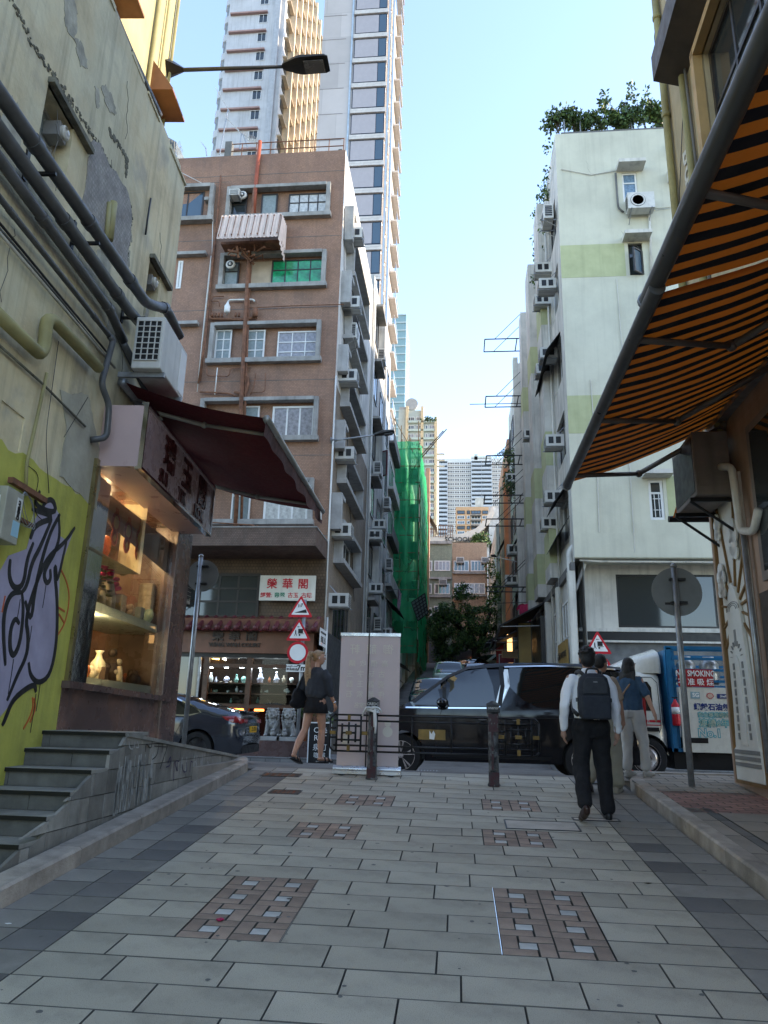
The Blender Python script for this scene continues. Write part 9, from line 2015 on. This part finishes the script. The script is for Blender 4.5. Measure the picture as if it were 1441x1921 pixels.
limb(mb,[(-.085,.0,.93),KL,(AL[0],AL[1]+.015,AL[2]+.02)],[.115,.084,.073]);limb(mb,[(.085,.0,.93),KR,(AR[0],AR[1],AR[2]+.015)],[.115,.084,.075]);mb.loft([((0,0,.80),.12,.10,0),((0,-.015,.90),.185,.135,0),((0,0,1.04),.165,.118,0)]);mb.ell((-.08,-.06,.9),(.1,.09,.11));mb.ell((.08,-.06,.9),(.1,.09,.11));blob('trousers',mb,.011,M_trk,o,2,disp=.012)
mb=MB()
mb.loft([((0,-.0,.96),.175,.13,0),((0,0,1.10),.18,.128,0),((0,.005,1.25),.198,.13,0),((0,.005,1.37),.205,.115,0),((0,.005,1.43),.15,.09,0),((0,.0,1.475),.075,.07,0)])
limb(mb,[(-.17,0,1.39),(-.225,-.02,1.30),elL,(wrL[0],wrL[1],wrL[2]+.025)],[.068,.064,.053,.04]);limb(mb,[(.17,0,1.39),(.22,-.01,1.30),elR,(wrR[0],wrR[1],wrR[2]+.025)],[.068,.064,.053,.04])
mb.lathe((0,.005,1.44),[(.082,0),(.077,.02),(.07,.07),(.06,.07)],16);blob('shirt',mb,.010,M_shw,o,2,disp=.017)
mb=MB()
mb.ell(hc+Vector((0,-.012,.028)),(.088,.102,.098));mb.ell(hc+Vector((0,-.045,-.02)),(.079,.07,.085));mb.ell(hc+Vector((0,.05,.075)),(.07,.05,.045));rg=random.Random(3)
for _ in range(60):a,b=rg.uniform(0,6.28),rg.uniform(.1,1.4);p=hc+Vector((.088*math.sin(b)*math.cos(a),-.015+.10*math.sin(b)*math.sin(a),.03+.095*math.cos(b)));mb.ell(p,(.016,.016,.012),None,6,4)
blob('hair',mb,.008,M_hairb,o,1,disp=.004)
mb=MB();shoe(mb,(AR[0]-.0,AR[1]-.03,.0),(.08,1,0));blob('shoe',mb,.009,M_blk,o,1)
mb=MB();shoe(mb,(AL[0],AL[1]-.05,.09),(-.05,1,-.15),1,-.32);blob('shoe',mb,.009,pm('dark_brown_leather',(.035,.016,.012),.35,var=.2),o,1)
mb=MB();mb.box(-.17,-.115,1.0,.17,.115,1.03);
bp=thing('backpack','dark grey backpack with a flap pocket on the man in the white shirt','bag',(px_c,ftR.y,gz(ftR.y)+1.0),R(4))
Mb=RM[o.name];B_=lambda p:Mb@Vector(p);M_bp=pm('dark_grey_pack_cloth',(.026,.030,.040),.85,var=.15,vs=8,bump=.4,bs=60);M_bpl=pm('grey_pack_panel',(.040,.044,.052),.85,var=.15,vs=8)
def pk(name,loops,mat,th0,th1,bev=.02):
 m_=MB();pts=[(x,z)for x,z in loops];m_.prism([B_((x,th0,z))for x,z in pts],(Mb.to_3x3()@Vector((0,th1-th0,0))));return m_.build(name,mat,bp,2,bevel=bev)
ol=[(-.15,.99),(-.165,1.1),(-.16,1.3),(-.14,1.40),(-.09,1.45),(.09,1.45),(.14,1.40),(.16,1.3),(.165,1.1),(.15,.99)]
pk('main_body',ol,M_bp,-.115,-.27,.04);pk('lower_pocket',[(-.145,.985),(-.15,1.22),(.15,1.22),(.145,.985)],M_bp,-.26,-.305,.02);pk('upper_panel',[(-.13,1.235),(-.125,1.34),(-.09,1.41),(.09,1.41),(.125,1.34),(.13,1.235)],M_bpl,-.26,-.285,.015)
m_=MB();m_.tube(sweep([B_((-.07,-.17,1.43)),B_((-.06,-.19,1.50)),B_((.06,-.19,1.50)),B_((.07,-.17,1.43))],.05),.011,8);m_.build('top_handle',M_blk,bp,True)
for sg_ in(-1,1):m_=MB();m_.tube(sweep([B_((.07*sg_,-.14,1.42)),B_((.105*sg_,-.09,1.475)),B_((.125*sg_,.0,1.475)),B_((.13*sg_,.11,1.40)),B_((.15*sg_,.12,1.2)),B_((.175*sg_,.02,1.08)),B_((.16*sg_,-.11,1.03))],.08),.021,8);m_.build('shoulder_strap',M_blk,bp,True)
for sg_ in(-1,1):m_=MB();m_.fbox(Mb,.155*sg_-.012,-.22,1.16,.155*sg_+.022,-.14,1.2)if sg_>0 else m_.fbox(Mb,-.177,-.22,1.16,-.143,-.14,1.2);m_.build('side_buckle',M_blk,bp)
m_=MB();m_.fbox(Mb,-.022,-.288,1.355,.022,-.284,1.362);m_.build('badge',M_steel,bp)
wf=atY(594,1430,11.6);wz=wf.z;wx=atY(592,1330,11.6).x
wo=P('woman with a long blonde ponytail in a dark grey sweatshirt and black skirt looking right',wx,11.6,wz+.01,R(-28));o=wo.o
hL,hR=(-.09,0,.86),(.09,0,.86);kL,kR=(-.12,-.08,.46),(.09,.07,.46);aL,aR=(-.15,-.27,.12),(.095,.05,.07)
mb=MB();limb(mb,[hL,kL,(-.14,-.19,.28),aL],[.092,.053,.055,.033]);limb(mb,[hR,kR,(.095,.05,.29),aR],[.092,.053,.056,.033])
for a,tdir,lift in((aL,(-.1,1,-.35),.06),(aR,(.3,1,0),0)):
 h=Vector(a)-Vector((0,.02,.03));d=Vector(tdir).normalized();mb.cap(h,.03,h+d*.12-Vector((0,0,.012)),.03);mb.cap(h+d*.12-Vector((0,0,.012)),.03,h+d*.19-Vector((0,0,.02)),.02)
 s2=d.cross(Z_).normalized()
 for k in range(5):b=h+d*(.195-.008*abs(k-1))+s2*(.024-.012*k)-Vector((0,0,.02));mb.cap(b,.009,b+d*.02,.008)
mb.loft([((0,0,.80),.15,.10,0),((0,0,.98),.12,.085,0),((0,0,1.16),.14,.09,0),((0,0,1.31),.155,.08,0),((0,0,1.37),.07,.055,0)]);mb.cap((0,0,1.34),.045,(0,.01,1.45),.042)
sL,sR=(-.165,0,1.31),(.165,0,1.31);eL,eR=(-.27,-.05,1.10),(.225,.02,1.05);wL,wR=(-.20,.13,1.0),(.265,.13,.84)
limb(mb,[sL,eL,wL],[.043,.036,.025]);limb(mb,[sR,eR,wR],[.043,.036,.024]);hand(mb,wL,(.5,.6,-.3),1,(0,1,.5),.92);hand(mb,wR,(.12,.25,-1),-1,(0,1,0),.95,.8)
hc=Vector((.01,.02,1.545));lk_=R(-50);head(mb,hc,.95,lk_);blob('body',mb,.0085,M_skinl,o,2);eyes(o,hc,.95,lk_)
mb=MB();mb.loft([((0,0,.70),.205,.155,0),((0,0,.80),.19,.145,0),((0,0,.90),.165,.125,0),((0,0,1.0),.135,.105,0)],40);me=mb;V_=mb.v
for i,v in enumerate(mb.v):k=i%40;f=1+.07*math.sin(k*2*math.pi/40*13)*(1-min(1,(v.z-.7)/.3));mb.v[i]=Vector((v.x*f,v.y*f,v.z))
mb.build('skirt',M_trk,o,True,local=True)
mb=MB();M_swt=pm('dark_grey_sweatshirt',(.036,.040,.048),.95,var=.15,vs=6,bump=.3,bs=10)
mb.loft([((0,0,.93),.165,.13,0),((0,0,.98),.195,.15,0),((0,-.005,1.14),.19,.14,0),((0,0,1.29),.19,.115,0),((0,0,1.36),.10,.08,0),((0,0,1.395),.065,.06,0)])
limb(mb,[(-.15,0,1.29),(-.22,-.02,1.2),eL,(-.225,.06,1.05)],[.07,.075,.068,.05]);limb(mb,[(.15,0,1.29),(.20,0,1.2),eR,(.24,.055,.98)],[.07,.075,.066,.05]);blob('sweatshirt',mb,.010,M_swt,o,2,disp=.015)
mb=MB();q=Matrix.Rotation(lk_,3,'Z');E_=lambda x,y,z:hc+q@Vector((x,y,z));mb.ell(E_(0,-.018,.022),(.078,.094,.093));mb.ell(E_(0,-.05,.0),(.07,.055,.075));mb.ell(E_(0,.03,.07),(.06,.06,.03));pt=E_(0,-.10,.055);mb.ell(pt,(.03,.03,.03))
limb(mb,[pt,pt+Vector((-.02,-.045,.0)),pt+Vector((-.035,-.07,-.12)),pt+Vector((-.04,-.06,-.3)),pt+Vector((-.03,-.05,-.46)),pt+Vector((-.02,-.045,-.56))],[.026,.035,.042,.046,.034,.012])
for k in range(7):limb(mb,[pt+Vector((-.02,-.05,-.05)),pt+Vector((-.07+.017*k,-.09+.01*(k%3),-.3)),pt+Vector((-.055+.016*k,-.07,-.5-.02*(k%3)))],[.014,.014,.005])
blob('hair',mb,.0075,M_hairl,o,1,disp=.004)
mb=MB();mb.ell(E_(-.0,0,0)+q@Vector((.083,.0,-.02)),.008,None,8,6);mb.build('earphone',M_white,o,True,local=True)
mb=MB()
for a,tdir in((aL,(-.1,1,-.35)),(aR,(.3,1,0))):
 h=Vector(a)-Vector((0,.04,.065));d=Vector(tdir).normalized();s2=d.cross(Z_).normalized();F_=frame(h+d*-.01-Z_*.008,d,s2);mb.fbox(F_,-.01,-.042,-.012,.25,.042,.012);
 for t_ in(.1,.17):mb.tube([F_@Vector((t_+.02*math.sin(k*math.pi/6),.045*math.cos(k*math.pi/6),.012-.06*math.sin(k*math.pi/6)))for k in range(7)]if False else[h+d*(t_)+s2*.044*math.cos(k*math.pi/6)+Z_*(.055*math.sin(k*math.pi/6))for k in range(7)],.012,6)
mb.build('sandals',M_blk,o,True,local=True)
bgw=thing('shoulder_bag','big soft black bag under the left arm of the blonde woman','bag',RM[o.name]@Vector((-.26,-.06,1.0)),R(-28));mb=MB();Mw=RM[o.name]
mb.ell((-.29,-.05,.93),(.075,.17,.17));mb.ell((-.30,-.08,.84),(.07,.18,.08));mb.ell((-.27,.03,.9),(.07,.12,.12));q=MB();q.v=[Mw@v for v in mb.v];q.f=mb.f;q.m=mb.m
bo=blob('bag_body',q,.014,M_trk,None,2,disp=.012);bo.parent=bgw;bo.matrix_local=RM[bgw.name].inverted()
q=MB();q.tube(sweep([Mw@Vector(p)for p in((-.27,-.16,1.0),(-.2,-.12,1.25),(-.14,-.02,1.385),(-.16,.09,1.27),(-.26,.08,1.0))],.1),.012,8);q.build('strap',M_blk,bgw,True)
q=MB();q.lathe(Mw@Vector((.262,.115,.875)),[(.032,0),(.032,.012)],14,Mw.to_3x3()@Vector((.12,.3,-1)));q.build('bracelet',M_chr,o,True)
dY=10.3;dx_=atY(1188,1400,dY).x;dz_=gz(dY)+.13
dp=P('woman with long black hair in a denim shirt and white trousers on the right kerb',dx_,dY,dz_,R(-38));o=dp.o
M_den=pm('denim_blue_cloth',(.035,.075,.13),.9,var=.25,vs=8,bump=.3,bs=10);M_wtr=pm('white_trouser_cloth',(.50,.48,.45),.9,var=.1,vs=5,bump=.35,bs=8)
mb=MB();limb(mb,[(-.09,0,.84),(-.09,.02,.45),(-.09,-.02,.1)],[.08,.05,.034]);limb(mb,[(.09,0,.84),(.10,.12,.46),(.10,.14,.1)],[.08,.05,.034]);mb.loft([((0,0,.80),.14,.10,0),((0,0,1.0),.125,.09,0),((0,0,1.2),.15,.09,0),((0,0,1.3),.15,.08,0),((0,0,1.36),.07,.055,0)]);mb.cap((0,0,1.34),.045,(0,.01,1.42),.042)
limb(mb,[(-.16,0,1.3),(-.21,-.05,1.06),(-.2,.04,.84)],[.043,.036,.025]);limb(mb,[(.16,0,1.3),(.26,-.03,1.08),(.34,-.02,.86)],[.045,.038,.026]);hand(mb,(-.2,.04,.84),(0,.2,-1),1,(0,1,0),.92);hand(mb,(.34,-.02,.86),(.35,-.1,-1),-1,(0,1,0),.98,.3)
hc=Vector((0,.03,1.50));head(mb,hc,.95,R(-20));blob('body',mb,.0095,M_skinl,o,2);eyes(o,hc,.95,R(-20))
mb=MB();limb(mb,[(-.08,0,.85),(-.09,.02,.45),(-.09,-.02,.13)],[.105,.075,.065]);limb(mb,[(.08,0,.85),(.10,.12,.46),(.10,.14,.13)],[.105,.075,.065]);mb.loft([((0,0,.78),.12,.1,0),((0,-.01,.86),.17,.13,0),((0,0,.98),.14,.105,0)]);blob('trousers',mb,.011,M_wtr,o,2,disp=.012)
mb=MB();mb.loft([((0,0,.87),.175,.135,0),((0,0,1.0),.17,.125,0),((0,0,1.18),.18,.12,0),((0,0,1.29),.175,.105,0),((0,0,1.36),.08,.065,0)]);limb(mb,[(-.14,0,1.29),(-.19,-.03,1.17),(-.205,-.045,1.10)],[.065,.064,.06]);limb(mb,[(.14,0,1.29),(.20,-.01,1.17),(.245,-.025,1.11)],[.065,.064,.062]);blob('denim_shirt',mb,.010,M_den,o,2,disp=.014)
mb=MB();mb.ell(hc+Vector((0,-.018,.025)),(.083,.098,.097));mb.ell(hc+Vector((-.01,-.06,-.06)),(.082,.06,.12));mb.ell(hc+Vector((-.015,-.075,-.19)),(.115,.045,.13));mb.ell(hc+Vector((.06,-.02,-.1)),(.035,.05,.11));mb.ell(hc+Vector((-.07,-.02,-.12)),(.035,.05,.12));mb.ell(hc+Vector((-.05,.03,-.02)),(.045,.06,.09));rg=random.Random(12)
for k in range(22):p=hc+Vector((-.11+.0105*k,-.08,-.10));limb(mb,[p,p+Vector((rg.uniform(-.02,.02),-.02,-.14)),p+Vector((rg.uniform(-.05,.05),-.01,-.23-.09*rg.random()))],[.015,.013,.003])
blob('hair',mb,.008,M_hairb,o,1,disp=.005)
M_shg=pm('pale_grey_trainer',(.40,.38,.34),.8,var=.15)
for c_ in((-.09,-.06,0),(.10,.10,0)):
 mb=MB();shoe(mb,c_,(.1,1,0),1.0);blob('trainer',mb,.010,M_shg,o,1);mb=MB();mb.tube([Vector(c_)+Vector((-.03,.10,.075)),Vector(c_)+Vector((.0,.13,.085)),Vector(c_)+Vector((.035,.11,.07))],.009,6);mb.tube([Vector(c_)+Vector((-.03,.14,.065)),Vector(c_)+Vector((.0,.16,.072)),Vector(c_)+Vector((.035,.15,.06))],.008,6);mb.build('laces',pm('bright_orange_lace',(.75,.10,.04),.6),o,True,local=True)
mb=MB();mb.tube(sweep([(.12,.0,1.345),(.05,-.115,1.22),(-.08,-.13,1.05),(-.18,-.07,.92)],.05),.013,6);mb.build('bag_strap',pm('tan_leather',(.30,.18,.10),.6),o,True,local=True)
mb=MB();mb.ell((-.22,-.03,.86),(.05,.09,.08));mb.build('shoulder_pouch',MATS['tan_leather'],o,True,local=True)
dp.o.scale=(.93,.93,.93)
kf=atG(1140,1487);kx=atY(1130,1400,kf.y).x
kp=P('person in loose khaki trousers half hidden behind the man with the backpack',kx,kf.y,gz(kf.y),R(-20));o=kp.o;M_kh=pm('khaki_cloth',(.30,.28,.22),.9,var=.12,vs=5,bump=.35,bs=8);M_be=pm('beige_shirt_cloth',(.30,.22,.16),.9,var=.15,vs=6)
mb=MB();limb(mb,[(-.1,0,.86),(-.13,-.06,.46),(-.15,-.2,.15)],[.08,.05,.034]);limb(mb,[(.1,0,.86),(.12,.10,.46),(.13,.06,.09)],[.08,.05,.034]);mb.loft([((0,0,.80),.14,.10,0),((0,0,1.0),.13,.09,0),((0,0,1.2),.16,.095,0),((0,0,1.33),.16,.08,0),((0,0,1.4),.07,.06,0)]);mb.cap((0,0,1.36),.05,(0,.01,1.46),.045)
limb(mb,[(-.18,0,1.33),(-.23,-.02,1.08),(-.22,.06,.86)],[.045,.038,.026]);limb(mb,[(.18,0,1.33),(.24,.0,1.08),(.255,.08,.86)],[.045,.038,.026]);hand(mb,(-.22,.06,.86),(0,.2,-1),1,(0,1,0));hand(mb,(.255,.08,.86),(0,.2,-1),-1,(0,1,0))
hc=Vector((.03,.03,1.555));head(mb,hc,.97,R(-35));blob('body',mb,.0095,M_skin,o,2);eyes(o,hc,.97,R(-35))
mb=MB();limb(mb,[(-.09,0,.87),(-.13,-.06,.46),(-.15,-.19,.2)],[.12,.1,.1]);limb(mb,[(.09,0,.87),(.12,.10,.46),(.13,.06,.13)],[.12,.1,.1]);mb.loft([((0,0,.8),.13,.11,0),((0,0,.88),.18,.14,0),((0,0,1.0),.15,.11,0)]);blob('trousers',mb,.013,M_kh,o,3,disp=.012)
mb=MB();mb.loft([((0,0,.93),.18,.135,0),((0,0,1.1),.175,.125,0),((0,0,1.26),.185,.12,0),((0,0,1.35),.16,.1,0),((0,0,1.41),.075,.065,0)]);limb(mb,[(-.16,0,1.32),(-.22,-.02,1.13)],[.07,.066]);limb(mb,[(.16,0,1.32),(.23,.0,1.13)],[.07,.066]);blob('shirt',mb,.012,M_be,o,3,disp=.009)
mb=MB();mb.ell(hc+Vector((0,-.015,.035)),(.08,.096,.088));mb.ell(hc+Vector((-.01,-.05,-.0)),(.072,.055,.075));blob('hair',mb,.009,M_hairb,o,1,disp=.004)
mb=MB();shoe(mb,(-.15,-.24,.07),(0,1,-.2),1.02,-.25);blob('shoe',mb,.010,MATS['dark_brown_leather'],o,1)
mb=MB();shoe(mb,(.13,.02,0),(.15,1,0),1.05);blob('clog',mb,.010,pm('beige_clog',(.36,.33,.27),.7),o,1)
